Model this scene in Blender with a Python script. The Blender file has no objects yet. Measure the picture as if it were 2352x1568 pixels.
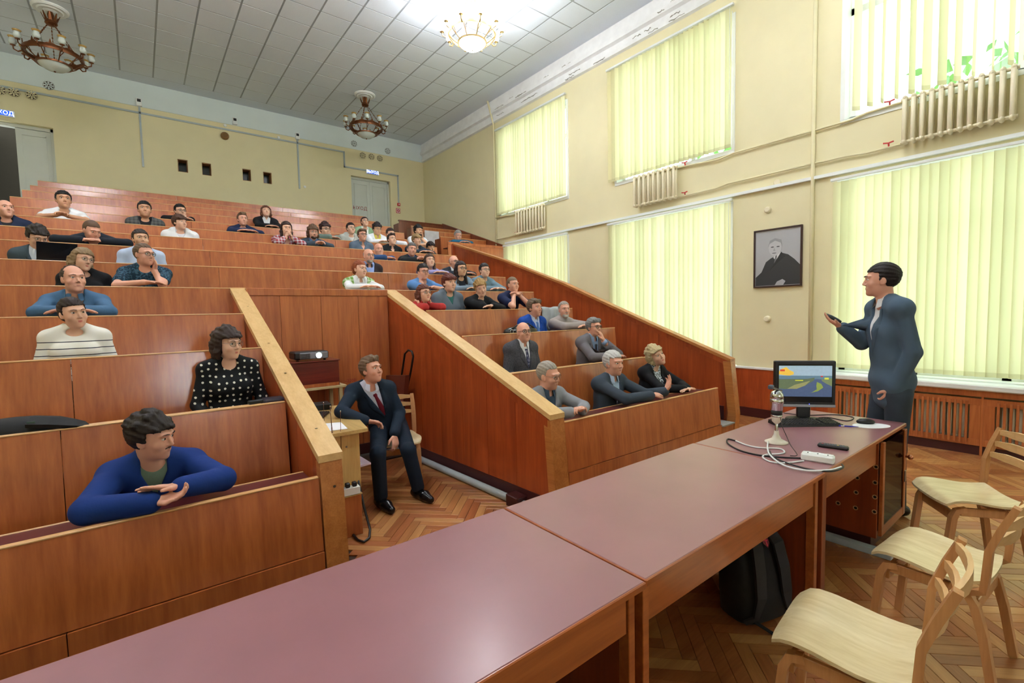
import bpy, bmesh, math, random
import numpy as np
from mathutils import Vector, Matrix

# ------------------------------------------------------------------ camera, light, exposure
SC = bpy.context.scene
COL = SC.collection
FPX, CX, CY, CAMH = 1085.0, 1176.0, 784.0, 1.60
YAW, PITCH, ROLL = (math.radians(a) for a in (38.19, 3.51, 1.245))
def _rot(a, b, c):
    f = np.array([math.sin(a)*math.cos(b), math.cos(a)*math.cos(b), -math.sin(b)])
    r = np.array([math.cos(a), -math.sin(a), 0.0]); d = np.cross(f, r)
    return np.array([math.cos(c)*r+math.sin(c)*d, -math.sin(c)*r+math.cos(c)*d, f])
RC = _rot(YAW, PITCH, ROLL)
cam_d = bpy.data.cameras.new('camera'); cam_d.sensor_width = 36.0; cam_d.lens = FPX/2352.0*36.0
cam_d.clip_start = 0.05; cam_d.clip_end = 200
cam = bpy.data.objects.new('camera', cam_d); COL.objects.link(cam)
mm = Matrix.Identity(4)
for i in range(3):
    mm[i][0] = RC[0][i]; mm[i][1] = -RC[1][i]; mm[i][2] = -RC[2][i]
mm[2][3] = CAMH
cam.matrix_world = mm
SC.camera = cam
def ray(x, y): return RC.T @ np.array([x-CX, y-CY, FPX])
def at_z(x, y, z): v = ray(x, y); t = (z-CAMH)/v[2]; return np.array([0, 0, CAMH])+t*v
def at_x(x, y, X): v = ray(x, y); t = X/v[0]; return np.array([0, 0, CAMH])+t*v
def at_y(x, y, Y): v = ray(x, y); t = Y/v[1]; return np.array([0, 0, CAMH])+t*v

world = bpy.data.worlds.new('overcast sky'); SC.world = world; world.use_nodes = True
wb = world.node_tree.nodes['Background']
wb.inputs[0].default_value = (0.97, 1.0, 0.97, 1); wb.inputs[1].default_value = 1.75
SC.view_settings.view_transform = 'Standard'; SC.view_settings.look = 'None'
SC.view_settings.gamma = 1.0; SC.view_settings.use_curve_mapping = False
SC.view_settings.exposure = 1.3
LAMP = 37.0            # emission of the lit glass shades
XW, YB, ZC = 7.01, 13.09, 6.69          # window wall, back wall, ceiling
XL, YF = -3.35, -4.2                    # left wall and front wall, both out of the picture
WIN = [('u', 6.97, 9.22, 3.94, 5.86), ('u', 3.56, 5.70, 3.92, 5.86), ('u', -0.10, 2.14, 3.89, 5.86), ('u', -3.5, -1.3, 3.89, 5.86),
       ('l', 6.99, 9.02, 0.76, 3.17), ('l', 3.58, 5.78, 0.76, 3.17), ('l', -0.10, 2.20, 0.76, 3.15), ('l', -3.5, -1.3, 0.76, 3.15)]
for k, (kind, y0, y1, z0, z1) in enumerate(WIN):          # sky portals in the window openings
    ld = bpy.data.lights.new('window_portal', 'AREA'); ld.shape = 'RECTANGLE'; ld.size = z1-z0; ld.size_y = y1-y0
    ld.cycles.is_portal = True
    lo = bpy.data.objects.new('window_portal', ld); COL.objects.link(lo)
    lo.location = (XW+0.30, (y0+y1)/2, (z0+z1)/2); lo.rotation_euler = (0, math.radians(90), 0)

# ------------------------------------------------------------------ helpers
random.seed(7)
def lin(r, g, b):
    f = lambda c: ((c/255.0)/12.92 if c <= 10 else (((c/255.0)+0.055)/1.055)**2.4)
    return (f(r), f(g), f(b), 1.0)
MATS = {}
def _new(name):
    m = bpy.data.materials.new(name); m.use_nodes = True
    nt = m.node_tree; b = nt.nodes['Principled BSDF']
    MATS[name] = m
    return m, nt, b
def N(nt, t, **kw):
    n = nt.nodes.new(t)
    for k, v in kw.items(): setattr(n, k, v)
    return n
def plain(name, col, rough=0.55, metal=0.0, var=0.12, scale=18.0, bump=0.0, emit=None, spec=None, coat=0.0, bd=0.004):
    if name in MATS: return MATS[name]
    m, nt, b = _new(name)
    c = lin(*col)
    tc = N(nt, 'ShaderNodeTexCoord'); no = N(nt, 'ShaderNodeTexNoise'); no.inputs['Scale'].default_value = scale; no.inputs['Detail'].default_value = 4
    nt.links.new(tc.outputs['Object'], no.inputs['Vector'])
    mx = N(nt, 'ShaderNodeMix', data_type='RGBA')
    mx.inputs[6].default_value = tuple(x*(1-var) for x in c[:3])+(1,); mx.inputs[7].default_value = tuple(min(1, x*(1+var*0.6)) for x in c[:3])+(1,)
    nt.links.new(no.outputs['Fac'], mx.inputs[0]); nt.links.new(mx.outputs[2], b.inputs['Base Color'])
    b.inputs['Roughness'].default_value = rough; b.inputs['Metallic'].default_value = metal
    if coat: b.inputs['Coat Weight'].default_value = coat; b.inputs['Coat Roughness'].default_value = 0.2
    if spec is not None: b.inputs['Specular IOR Level'].default_value = spec
    if bump:
        bp = N(nt, 'ShaderNodeBump'); bp.inputs['Strength'].default_value = bump; bp.inputs['Distance'].default_value = bd
        nt.links.new(no.outputs['Fac'], bp.inputs['Height']); nt.links.new(bp.outputs['Normal'], b.inputs['Normal'])
    if emit:
        b.inputs['Emission Color'].default_value = lin(*emit[0]); b.inputs['Emission Strength'].default_value = emit[1]
    return m
def wood(name, c1, c2, axis='Z', scale=9.0, rough=0.3, coat=0.35, stretch=14.0, wear=0.0):
    """streaked veneer: noise stretched along the grain axis"""
    if name in MATS: return MATS[name]
    m, nt, b = _new(name)
    tc = N(nt, 'ShaderNodeTexCoord'); oi = N(nt, 'ShaderNodeObjectInfo')
    ad = N(nt, 'ShaderNodeVectorMath', operation='ADD'); ml = N(nt, 'ShaderNodeMath', operation='MULTIPLY'); ml.inputs[1].default_value = 37.0
    nt.links.new(oi.outputs['Random'], ml.inputs[0]); nt.links.new(tc.outputs['Object'], ad.inputs[0]); nt.links.new(ml.outputs[0], ad.inputs[1])
    mp = N(nt, 'ShaderNodeMapping'); s = [scale]*3; s['XYZ'.index(axis)] = scale/stretch; mp.inputs['Scale'].default_value = s
    nt.links.new(ad.outputs[0], mp.inputs['Vector'])
    n1 = N(nt, 'ShaderNodeTexNoise'); n1.inputs['Scale'].default_value = 1.6; n1.inputs['Detail'].default_value = 5; n1.inputs['Roughness'].default_value = 0.62; n1.inputs['Distortion'].default_value = 0.6
    n2 = N(nt, 'ShaderNodeTexNoise'); n2.inputs['Scale'].default_value = 9.0; n2.inputs['Detail'].default_value = 3
    nt.links.new(mp.outputs[0], n1.inputs['Vector']); nt.links.new(mp.outputs[0], n2.inputs['Vector'])
    a = N(nt, 'ShaderNodeMix', data_type='FLOAT'); a.inputs[0].default_value = 0.3
    nt.links.new(n1.outputs['Fac'], a.inputs[2]); nt.links.new(n2.outputs['Fac'], a.inputs[3])
    cr = N(nt, 'ShaderNodeValToRGB'); cr.color_ramp.elements[0].position = 0.36; cr.color_ramp.elements[1].position = 0.66
    cr.color_ramp.elements[0].color = lin(*c1); cr.color_ramp.elements[1].color = lin(*c2)
    nt.links.new(a.outputs[0], cr.inputs['Fac'])
    out = cr.outputs['Color']
    if wear:
        n3 = N(nt, 'ShaderNodeTexNoise'); n3.inputs['Scale'].default_value = 2.3; n3.inputs['Detail'].default_value = 6
        nt.links.new(ad.outputs[0], n3.inputs['Vector'])
        c3 = N(nt, 'ShaderNodeValToRGB'); c3.color_ramp.elements[0].position = 0.56; c3.color_ramp.elements[1].position = 0.72
        mx = N(nt, 'ShaderNodeMix', data_type='RGBA'); mx.inputs[7].default_value = tuple(min(1, x*1.7+0.03) for x in lin(*c2)[:3])+(1,)
        w = N(nt, 'ShaderNodeMath', operation='MULTIPLY'); w.inputs[1].default_value = wear
        nt.links.new(n3.outputs['Fac'], c3.inputs['Fac']); nt.links.new(c3.outputs['Color'], w.inputs[0]); nt.links.new(w.outputs[0], mx.inputs[0])
        nt.links.new(out, mx.inputs[6]); out = mx.outputs[2]
    nt.links.new(out, b.inputs['Base Color'])
    b.inputs['Roughness'].default_value = rough
    if coat: b.inputs['Coat Weight'].default_value = coat; b.inputs['Coat Roughness'].default_value = 0.17
    bp = N(nt, 'ShaderNodeBump'); bp.inputs['Strength'].default_value = 0.12; bp.inputs['Distance'].default_value = 0.003
    nt.links.new(a.outputs[0], bp.inputs['Height']); nt.links.new(bp.outputs['Normal'], b.inputs['Normal'])
    return m
def glow(name, col, strength):
    if name in MATS: return MATS[name]
    m, nt, b = _new(name); nt.nodes.remove(b)
    e = N(nt, 'ShaderNodeEmission'); e.inputs[0].default_value = lin(*col); e.inputs[1].default_value = strength
    nt.links.new(e.outputs[0], nt.nodes['Material Output'].inputs[0]); return m
def clear_glass(name, tint=(235, 245, 240), amount=0.12):
    if name in MATS: return MATS[name]
    m, nt, b = _new(name); nt.nodes.remove(b)
    t = N(nt, 'ShaderNodeBsdfTransparent'); t.inputs[0].default_value = lin(*tint)
    g = N(nt, 'ShaderNodeBsdfGlossy'); g.inputs['Roughness'].default_value = 0.05
    mx = N(nt, 'ShaderNodeMixShader'); mx.inputs[0].default_value = amount
    nt.links.new(t.outputs[0], mx.inputs[1]); nt.links.new(g.outputs[0], mx.inputs[2]); nt.links.new(mx.outputs[0], nt.nodes['Material Output'].inputs[0]); return m
def fabric_through(name, col, share=0.5):
    """cloth that lets part of the daylight through"""
    if name in MATS: return MATS[name]
    m, nt, b = _new(name); nt.nodes.remove(b)
    d = N(nt, 'ShaderNodeBsdfDiffuse'); t = N(nt, 'ShaderNodeBsdfTranslucent')
    oi = N(nt, 'ShaderNodeObjectInfo'); mc = N(nt, 'ShaderNodeMix', data_type='RGBA'); c = lin(*col)
    mc.inputs[6].default_value = tuple(x*0.80 for x in c[:2])+(c[2]*0.74, 1); mc.inputs[7].default_value = tuple(min(1, x*1.08) for x in c[:3])+(1,)
    nt.links.new(oi.outputs['Random'], mc.inputs[0]); nt.links.new(mc.outputs[2], d.inputs[0]); nt.links.new(mc.outputs[2], t.inputs[0])
    mx = N(nt, 'ShaderNodeMixShader'); mx.inputs[0].default_value = share
    nt.links.new(d.outputs[0], mx.inputs[1]); nt.links.new(t.outputs[0], mx.inputs[2]); nt.links.new(mx.outputs[0], nt.nodes['Material Output'].inputs[0]); return m

class MB:
    def __init__(self): self.v = []; self.f = []; self.m = []
    def add(self, vs, fs, mat=0, M=None):
        o = len(self.v)
        if M is not None: vs = [tuple(M @ Vector(p)) for p in vs]
        self.v += [tuple(map(float, p)) for p in vs]; self.f += [tuple(i+o for i in q) for q in fs]; self.m += [mat]*len(fs)
        return self
    def hexa(self, p, mat=0, M=None):          # p: 4 bottom, 4 top
        return self.add(p, [(3, 2, 1, 0), (4, 5, 6, 7), (0, 1, 5, 4), (1, 2, 6, 5), (2, 3, 7, 6), (3, 0, 4, 7)], mat, M)
    def box(self, x0, y0, z0, x1, y1, z1, mat=0, M=None):
        return self.hexa([(x0, y0, z0), (x1, y0, z0), (x1, y1, z0), (x0, y1, z0), (x0, y0, z1), (x1, y0, z1), (x1, y1, z1), (x0, y1, z1)], mat, M)
    def cbox(self, x0, y0, z0, x1, y1, z1, c=0.004, mat=0, M=None):   # chamfered box
        cx, cy, cz = (x0+x1)/2, (y0+y1)/2, (z0+z1)/2; h = (abs(x1-x0)/2, abs(y1-y0)/2, abs(z1-z0)/2)
        c = min(c, min(h)*0.9); vs = []; ix = {}
        for sx in (-1, 1):
            for sy in (-1, 1):
                for sz in (-1, 1):
                    s = (sx, sy, sz)
                    for a in range(3):
                        p = [s[k]*(h[k]-(0 if k == a else c)) for k in range(3)]
                        ix[s, a] = len(vs); vs.append((cx+p[0], cy+p[1], cz+p[2]))
        fs = []
        for a in range(3):
            b, d = (a+1) % 3, (a+2) % 3
            for s in (-1, 1):
                q = []
                for (u, w) in ((-1, -1), (1, -1), (1, 1), (-1, 1)):
                    t = [0]*3; t[a] = s; t[b] = u; t[d] = w; q.append(ix[tuple(t), a])
                fs.append(tuple(q if s > 0 else q[::-1]))
            for u in (-1, 1):
                for w in (-1, 1):
                    t0 = [0]*3; t0[b] = u; t0[d] = w; t1 = list(t0); t0[a] = -1; t1[a] = 1
                    q = [ix[tuple(t0), b], ix[tuple(t1), b], ix[tuple(t1), d], ix[tuple(t0), d]]
                    fs.append(tuple(q if u*w < 0 else q[::-1]))
        for sx in (-1, 1):
            for sy in (-1, 1):
                for sz in (-1, 1):
                    q = [ix[(sx, sy, sz), k] for k in range(3)]; fs.append(tuple(q if sx*sy*sz > 0 else q[::-1]))
        return self.add(vs, fs, mat, M)
    def tube(self, pts, r, seg=8, mat=0, closed=False, flat=None, M=None):
        P = [np.array(p, float) for p in pts]; n = len(P)
        rs = list(r) if hasattr(r, '__len__') else [r]*n
        vs = []; up = None
        for i in range(n):
            if closed: t = P[(i+1) % n]-P[i-1]
            else: t = P[min(i+1, n-1)]-P[max(i-1, 0)]
            t = t/(np.linalg.norm(t)+1e-9)
            if up is None:
                a = np.array([0, 0, 1.0]) if abs(t[2]) < 0.9 else np.array([1.0, 0, 0])
                up = np.cross(np.cross(t, a), t)
            up = up-t*np.dot(up, t); up = up/(np.linalg.norm(up)+1e-9); sd = np.cross(t, up)
            k2 = flat if flat else 1.0
            for k in range(seg):
                a = 2*math.pi*(k+0.5)/seg
                vs.append(P[i]+rs[i]*(math.cos(a)*sd+k2*math.sin(a)*up))
        fs = []
        for i in range(n if closed else n-1):
            j = (i+1) % n
            for k in range(seg): fs.append((i*seg+k, i*seg+(k+1) % seg, j*seg+(k+1) % seg, j*seg+k))
        if not closed: fs += [tuple(range(seg))[::-1], tuple((n-1)*seg+k for k in range(seg))]
        return self.add(vs, fs, mat, M)
    def bar(self, pts, w, h, up=(0, 0, 1), mat=0, M=None):        # rectangular section swept along points
        P = [np.array(p, float) for p in pts]; n = len(P); vs = []; U = np.array(up, float)
        ws = list(w) if hasattr(w, '__len__') else [w]*n; hs = list(h) if hasattr(h, '__len__') else [h]*n
        for i in range(n):
            t = P[min(i+1, n-1)]-P[max(i-1, 0)]; t = t/(np.linalg.norm(t)+1e-9)
            sd = np.cross(t, U); sd = sd/(np.linalg.norm(sd)+1e-9); u = np.cross(sd, t)
            for a, b in ((-1, -1), (1, -1), (1, 1), (-1, 1)): vs.append(P[i]+sd*a*ws[i]/2+u*b*hs[i]/2)
        fs = [(3, 2, 1, 0), tuple((n-1)*4+k for k in range(4))]
        for i in range(n-1):
            for k in range(4): fs.append((i*4+k, i*4+(k+1) % 4, i*4+4+(k+1) % 4, i*4+4+k))
        return self.add(vs, fs, mat, M)
    def lathe(self, prof, seg=16, c=(0, 0, 0), mat=0, M=None, closed=False):
        vs = []; n = len(prof)
        for (r, z) in prof:
            for k in range(seg):
                a = 2*math.pi*k/seg; vs.append((c[0]+r*math.cos(a), c[1]+r*math.sin(a), c[2]+z))
        fs = []
        for i in range(n if closed else n-1):
            j = (i+1) % n
            for k in range(seg): fs.append((i*seg+k, i*seg+(k+1) % seg, j*seg+(k+1) % seg, j*seg+k))
        if not closed:
            if prof[0][0] > 1e-6: fs.append(tuple(range(seg))[::-1])
            if prof[-1][0] > 1e-6: fs.append(tuple((n-1)*seg+k for k in range(seg)))
        return self.add(vs, fs, mat, M)
    def ell(self, c, r, nu=12, nv=8, mat=0, M=None):
        vs = [(c[0], c[1], c[2]-r[2])]; fs = []
        for j in range(1, nv):
            b = -math.pi/2+math.pi*j/nv
            for k in range(nu): a = 2*math.pi*k/nu; vs.append((c[0]+r[0]*math.cos(a)*math.cos(b), c[1]+r[1]*math.sin(a)*math.cos(b), c[2]+r[2]*math.sin(b)))
        vs.append((c[0], c[1], c[2]+r[2])); L = len(vs)-1
        for k in range(nu):
            fs.append((0, 1+(k+1) % nu, 1+k)); fs.append((L, L-nu+k, L-nu+(k+1) % nu))
        for j in range(nv-2):
            for k in range(nu): a = 1+j*nu; fs.append((a+k, a+(k+1) % nu, a+nu+(k+1) % nu, a+nu+k))
        return self.add(vs, fs, mat, M)
    def prism(self, poly, axis, a, b, mat=0, M=None):     # polygon in the two other axes, extruded from a to b
        def mk(p, t):
            return {'X': (t, p[0], p[1]), 'Y': (p[0], t, p[1]), 'Z': (p[0], p[1], t)}[axis]
        n = len(poly); vs = [mk(p, a) for p in poly]+[mk(p, b) for p in poly]
        fs = [tuple(range(n))[::-1], tuple(range(n, 2*n))]+[(k, (k+1) % n, n+(k+1) % n, n+k) for k in range(n)]
        return self.add(vs, fs, mat, M)
    def mesh(self, name, mats, smooth=False, fix=True):
        me = bpy.data.meshes.new(name); me.from_pydata(self.v, [], self.f)
        for m in (mats if isinstance(mats, (list, tuple)) else [mats]): me.materials.append(m)
        if any(self.m): me.polygons.foreach_set('material_index', self.m)
        if fix:
            bm = bmesh.new(); bm.from_mesh(me); bmesh.ops.recalc_face_normals(bm, faces=bm.faces); bm.to_mesh(me); bm.free()
        if smooth:
            me.polygons.foreach_set('use_smooth', [True]*len(me.polygons))
            if smooth is not True: me.set_sharp_from_angle(angle=math.radians(smooth))
        me.update(); return me
    def build(self, name, mats, parent=None, smooth=False, fix=True):
        if parent is not None and parent.get('_w'):          # shapes given in room coordinates
            l = parent.location; self.v = [(p[0]-l[0], p[1]-l[1], p[2]-l[2]) for p in self.v]
        o = bpy.data.objects.new(name, self.mesh(name, mats, smooth, fix)); COL.objects.link(o)
        if parent is not None:
            pp = parent
            if parent.type == 'MESH' and parent.parent is not None and parent.parent.get('_w'):
                l = parent.parent.location; o.data.transform(Matrix.Translation((-l[0], -l[1], -l[2])))
            o.parent = pp
        return o
def tag(o, label=None, cat=None, group=None, kind=None):
    if label: o['label'] = label
    if cat: o['category'] = cat
    if group: o['group'] = group
    if kind: o['kind'] = kind
    return o
def thing(name, label, cat, loc=(0, 0, 0), rz=0.0, group=None, world=False, kind=None):
    o = bpy.data.objects.new(name, None); COL.objects.link(o); o.empty_display_size = 0.1
    o.location = loc; o.rotation_euler = (0, 0, rz)
    if world: o['_w'] = 1
    return tag(o, label, cat, group, kind)
def struct(name, mb, mats, smooth=False, label=None): return tag(mb.build(name, mats, None, smooth), label=label, kind='structure')
def inst(mesh, name, parent=None, loc=(0, 0, 0), rot=(0, 0, 0), scale=(1, 1, 1)):
    o = bpy.data.objects.new(name, mesh); COL.objects.link(o); o.parent = parent; o.location = loc; o.rotation_euler = rot; o.scale = scale
    return o
def copy_tree(o, parent=None):
    c = o.copy(); COL.objects.link(c); c.parent = parent
    for ch in [q for q in bpy.data.objects if q.parent == o]: copy_tree(ch, c)
    return c
FONT = None
def text_mesh(name, body, size, mat, parent, M, depth=0.002):
    """flat lettering turned into a mesh"""
    cu = bpy.data.curves.new(name, 'FONT'); cu.body = body; cu.size = size; cu.extrude = depth; cu.align_x = 'CENTER'; cu.align_y = 'CENTER'
    to = bpy.data.objects.new(name, cu); COL.objects.link(to)
    dg = bpy.context.evaluated_depsgraph_get(); me = bpy.data.meshes.new_from_object(to.evaluated_get(dg))
    bpy.data.objects.remove(to); bpy.data.curves.remove(cu)
    me.transform(M); me.materials.clear(); me.materials.append(mat)
    if parent is not None and parent.get('_w'): l = parent.location; me.transform(Matrix.Translation((-l[0], -l[1], -l[2])))
    o = bpy.data.objects.new(name, me); COL.objects.link(o); o.parent = parent
    return o

# ------------------------------------------------------------------ materials of the room
m_wall = plain('yellow wall paint', (230, 221, 180), 0.75, var=0.06, scale=3, bump=0.05)
m_band = plain('white upper wall paint', (218, 230, 230), 0.8, var=0.05, scale=3)
m_cornice = plain('flaking white cornice paint', (236, 238, 238), 0.8, var=0.14, scale=7, bump=0.3)
m_tile = plain('white ceiling tile', (222, 231, 243), 0.9, var=0.04, scale=40, bump=0.1)
m_grid = plain('grey ceiling grid', (160, 168, 178), 0.6)
m_panel = wood('lacquered veneer', (162, 82, 36), (200, 114, 56), 'Z', 7, 0.5, 1.0)
m_board = wood('dark lacquered boarding', (146, 56, 22), (182, 82, 34), 'Z', 6, 0.42, 0.6, wear=0.25)
m_rail = wood('pale oak rail', (204, 162, 104), (224, 186, 128), 'Y', 9, 0.42, 0.2, 20)
m_railw = wood('brown oak rail', (168, 100, 48), (200, 132, 70), 'Y', 12, 0.38, 0.3)
m_edge = wood('pale edge strip', (204, 150, 92), (232, 186, 130), 'X', 10, 0.4, 0.2)
m_desk = plain('maroon desk laminate', (92, 34, 34), 0.35, var=0.15, scale=8)
m_dark = wood('dark brown panel', (112, 50, 26), (140, 66, 34), 'Z', 7, 0.32, 0.4)
m_skirt = plain('dark red skirting paint', (66, 26, 26), 0.4, var=0.12, scale=10)
m_white = plain('white gloss paint', (236, 240, 238), 0.35, var=0.03)
m_door = plain('pale grey door paint', (206, 212, 204), 0.45, var=0.05, scale=4)
m_cream = plain('cream radiator paint', (238, 228, 196), 0.4, var=0.06)
m_black = plain('black plastic', (18, 18, 20), 0.4, var=0.2)
m_metal = plain('grey steel', (150, 152, 156), 0.3, 1.0)
m_chrome = plain('chrome', (215, 218, 222), 0.12, 1.0, var=0.02)
m_bronze = plain('aged bronze', (122, 76, 48), 0.38, 0.85, var=0.3, scale=30)
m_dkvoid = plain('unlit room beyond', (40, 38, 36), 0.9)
m_tread = plain('brown linoleum', (110, 72, 48), 0.6)
m_grey = plain('grey linoleum', (150, 150, 146), 0.6)
m_pipe = plain('grey blue pipe paint', (176, 188, 192), 0.45)
m_slat = fabric_through('pale yellow blind cloth', (246, 241, 204), 0.5)
m_slat2 = fabric_through('blind weight pocket', (226, 220, 180), 0.4)
m_glass = clear_glass('window glass')
m_red = plain('red paint', (196, 30, 34), 0.4)
m_textred = plain('dark red lettering', (150, 36, 36), 0.6)
m_textwhite = plain('white lettering', (245, 247, 250), 0.5, emit=((235, 242, 255), 1.2))
m_signblue = plain('blue sign face', (46, 92, 200), 0.4, emit=((40, 90, 215), 0.5))
m_paper = plain('white paper', (238, 240, 242), 0.7, var=0.03)
m_table = plain('worn maroon laminate', (150, 100, 106), 0.36, var=0.22, scale=3.2, coat=0.3)
m_twood = wood('table frame wood', (150, 74, 32), (182, 100, 48), 'X', 8, 0.35, 0.3)
m_tpanel = wood('table side wood', (118, 48, 20), (150, 68, 30), 'Z', 6, 0.38, 0.2)
m_screen = wood('radiator screen wood', (160, 84, 38), (192, 112, 58), 'Z', 8, 0.4, 0.2)

# ------------------------------------------------------------------ room shell
struct('wall_back', MB().box(XL, YB, 0, -1.68-0.55, YB+0.3, ZC).box(-2.23, YB, 5.43, -1.13, YB+0.3, ZC).box(-1.13, YB, 0, 0.87, YB+0.3, ZC)
       .box(2.79, YB, 0, 4.79, YB+0.3, ZC).box(4.79, YB, 5.46, 5.93, YB+0.3, ZC).box(5.93, YB, 0, XW+0.3, YB+0.3, ZC)
       .box(0.87, YB, 0, 2.79, YB+0.3, 4.92).box(0.87, YB, 5.20, 2.79, YB+0.3, ZC)
       .box(1.06, YB, 4.92, 1.33, YB+0.3, 5.20).box(1.51, YB, 4.92, 2.15, YB+0.3, 5.20).box(2.33, YB, 4.92, 2.60, YB+0.3, 5.20), m_wall)
struct('trim_1', MB().box(XL, YB-0.012, 6.18, XW, YB, ZC), m_band)
struct('wall_left', MB().box(XL-0.3, YF, 0, XL, YB+0.3, ZC), m_wall)
struct('wall_front', MB().box(XL-0.3, YF-0.3, 0, XW+0.3, YF, ZC), m_wall)
ys = sorted({YF, YB}|{w[1] for w in WIN}|{w[2] for w in WIN}); zs = sorted({0, ZC}|{w[3] for w in WIN}|{w[4] for w in WIN})
wm = MB()
for y0, y1 in zip(ys, ys[1:]):
    run = None
    for z0, z1 in zip(zs, zs[1:]):
        cy, cz = (y0+y1)/2, (z0+z1)/2
        hole = any(w[1] < cy < w[2] and w[3] < cz < w[4] for w in WIN)
        if hole:
            if run: wm.box(XW, y0, run[0], XW+0.32, y1, run[1])
            run = None
        else: run = (run[0] if run else z0, z1)
    if run: wm.box(XW, y0, run[0], XW+0.32, y1, run[1])
struct('wall_right', wm, m_wall)
# cornice on the window wall, stepped profile
struct('trim_2', MB().prism([(XW, 6.17), (XW-0.05, 6.19), (XW-0.055, 6.25), (XW-0.025, 6.26), (XW-0.03, 6.36), (XW-0.085, 6.39), (XW-0.09, 6.47), (XW-0.06, 6.49), (XW-0.06, ZC), (XW, ZC)], 'Y', YF, YB-0.012), m_cornice)
for k in range(26):         # flaked and cracked patches along the cornice
    yy = random.uniform(3.2, 9.2); zz = random.choice([6.22, 6.30, 6.43, 6.5]); w = random.uniform(0.05, 0.35)
    pts = [(yy+w*t/6, zz+random.uniform(-0.012, 0.012)) for t in range(7)]
    xx = {6.22: XW-0.057, 6.30: XW-0.032, 6.43: XW-0.092, 6.5: XW-0.062}[zz]
    poly = pts+[(p[0], p[1]-random.uniform(0.004, 0.02)) for p in reversed(pts)]
    o = MB().prism(poly, 'X', xx, xx+0.006).build('paint_crack', plain('bare plaster', (150, 150, 140), 0.9, var=0.3), bpy.data.objects['trim_2'])
# ceiling: carrier plate and tiles
ceil = struct('ceiling', MB().box(XL-0.3, YF-0.3, ZC+0.004, XW+0.3, YB+0.3, ZC+0.2), m_grid)
TP = 0.538
tile_mesh = MB().cbox(-TP/2+0.014, -TP/2+0.011, 0, TP/2-0.014, TP/2-0.011, 0.0039, 0.001).mesh('ceiling_tile', m_tile)
tiles = []
x0 = -0.03-TP*6
for i in range(20):
    for j in range(33):
        cx, cy = x0+TP*(i+0.5), 12.67-TP*(j-0.5)
        if cx-TP/2 < XL or cx+TP/2 > XW-0.06 or cy+TP/2 > YB or cy-TP/2 < YF: continue
        v = RC @ (np.array([cx, cy, ZC])-np.array([0, 0, CAMH]))
        seen = v[2] > 0.2 and -150 < CX+FPX*v[0]/v[2] < 2500 and CY+FPX*v[1]/v[2] > -150
        tiles.append((0 if seen else 1, v[2], cx, cy))
tiles.sort(); rest = MB()
for k, (s, d, cx, cy) in enumerate(tiles):
    if k < 290: inst(tile_mesh, 'ceiling_tile', ceil, (cx, cy, ZC))
    else: rest.box(cx-TP/2+0.013, cy-TP/2+0.009, ZC, cx+TP/2-0.013, cy+TP/2-0.009, ZC+0.0039)
xe = max(t[2] for t in tiles)+TP/2
rest.box(xe+0.013, YF+0.1, ZC, XW-0.06, YB, ZC+0.0039)
yt = max(t[3] for t in tiles)+TP/2
rest.box(XL, yt+0.01, ZC, xe, YB, ZC+0.0039)
tag(rest.build('ceiling_tiles', m_tile, ceil), kind='stuff')

# floor: base and herringbone parquet
floor = struct('floor', MB().box(XL-0.3, YF-0.3, -0.2, XW+0.3, YB+0.3, -0.012), plain('dark floor joints', (64, 40, 24), 0.7))
m_parq = [wood('parquet oak %s' % n, c1, c2, 'X', 10, 0.32, 0.25, 12) for n, c1, c2 in
          (('light', (176, 122, 70), (206, 152, 94)), ('mid', (160, 102, 54), (190, 130, 76)), ('dark', (140, 80, 42), (172, 108, 60)), ('red', (150, 84, 46), (184, 116, 68)))]
PLk, PWk = 0.40, 0.066
plank_m = [MB().cbox(-PLk/2+0.001, -PWk/2+0.001, -0.012, PLk/2-0.001, PWk/2-0.001, 0.0, 0.0015).mesh('parquet_plank', m) for m in m_parq]
prest = MB(); pl = []
def planks(xa, xb, ya, yb):
    # herringbone along Y: columns of planks at +-45 degrees
    a = math.radians(45); st = PWk*math.sqrt(2); colw = PLk*math.cos(a)
    i = 0; x = xa
    while x < xb+colw:
        s = 1 if i % 2 == 0 else -1
        y = ya-PLk
        while y < yb+PLk:
            pl.append((x, y+(0 if s > 0 else PWk*0.7071), s*a)); y += st
        x += colw; i += 1
planks(0.9, 6.9, 0.0, 5.2)
pl2 = []
for (x, y, a) in pl:
    if not (0.95 < x < 6.85 and -0.1 < y < 5.1): continue
    if y > 2.55 and not (0.9 < x < 2.35 or x > 5.4): continue
    v = RC @ np.array([x, y, -CAMH])
    if v[2] < 0.15: continue
    u, w = CX+FPX*v[0]/v[2], CY+FPX*v[1]/v[2]
    seen = 700 < u < 2450 and w < 1640 and not (u < 1480 and y < 2.5 and x < 1.1)
    under_table = y > 0.95 and y < 2.5 and x < 3.6
    pl2.append((0 if seen and not under_table else 1, v[2], x, y, a))
pl2.sort()
for k, (s, d, x, y, a) in enumerate(pl2):
    q = random.random(); mi = 0 if q < 0.3 else 1 if q < 0.6 else 2 if q < 0.8 else 3
    if k < 295: inst(plank_m[mi], 'parquet_plank', floor, (x, y, random.uniform(-0.001, 0)), (0, 0, a))
    else:
        M = Matrix.Translation((x, y, 0)) @ Matrix.Rotation(a, 4, 'Z'); prest.box(-PLk/2+0.001, -PWk/2+0.001, -0.012, PLk/2-0.001, PWk/2-0.001, 0.0, mi, M)
tag(prest.build('parquet_planks', m_parq, floor, fix=False), kind='stuff')

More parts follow.
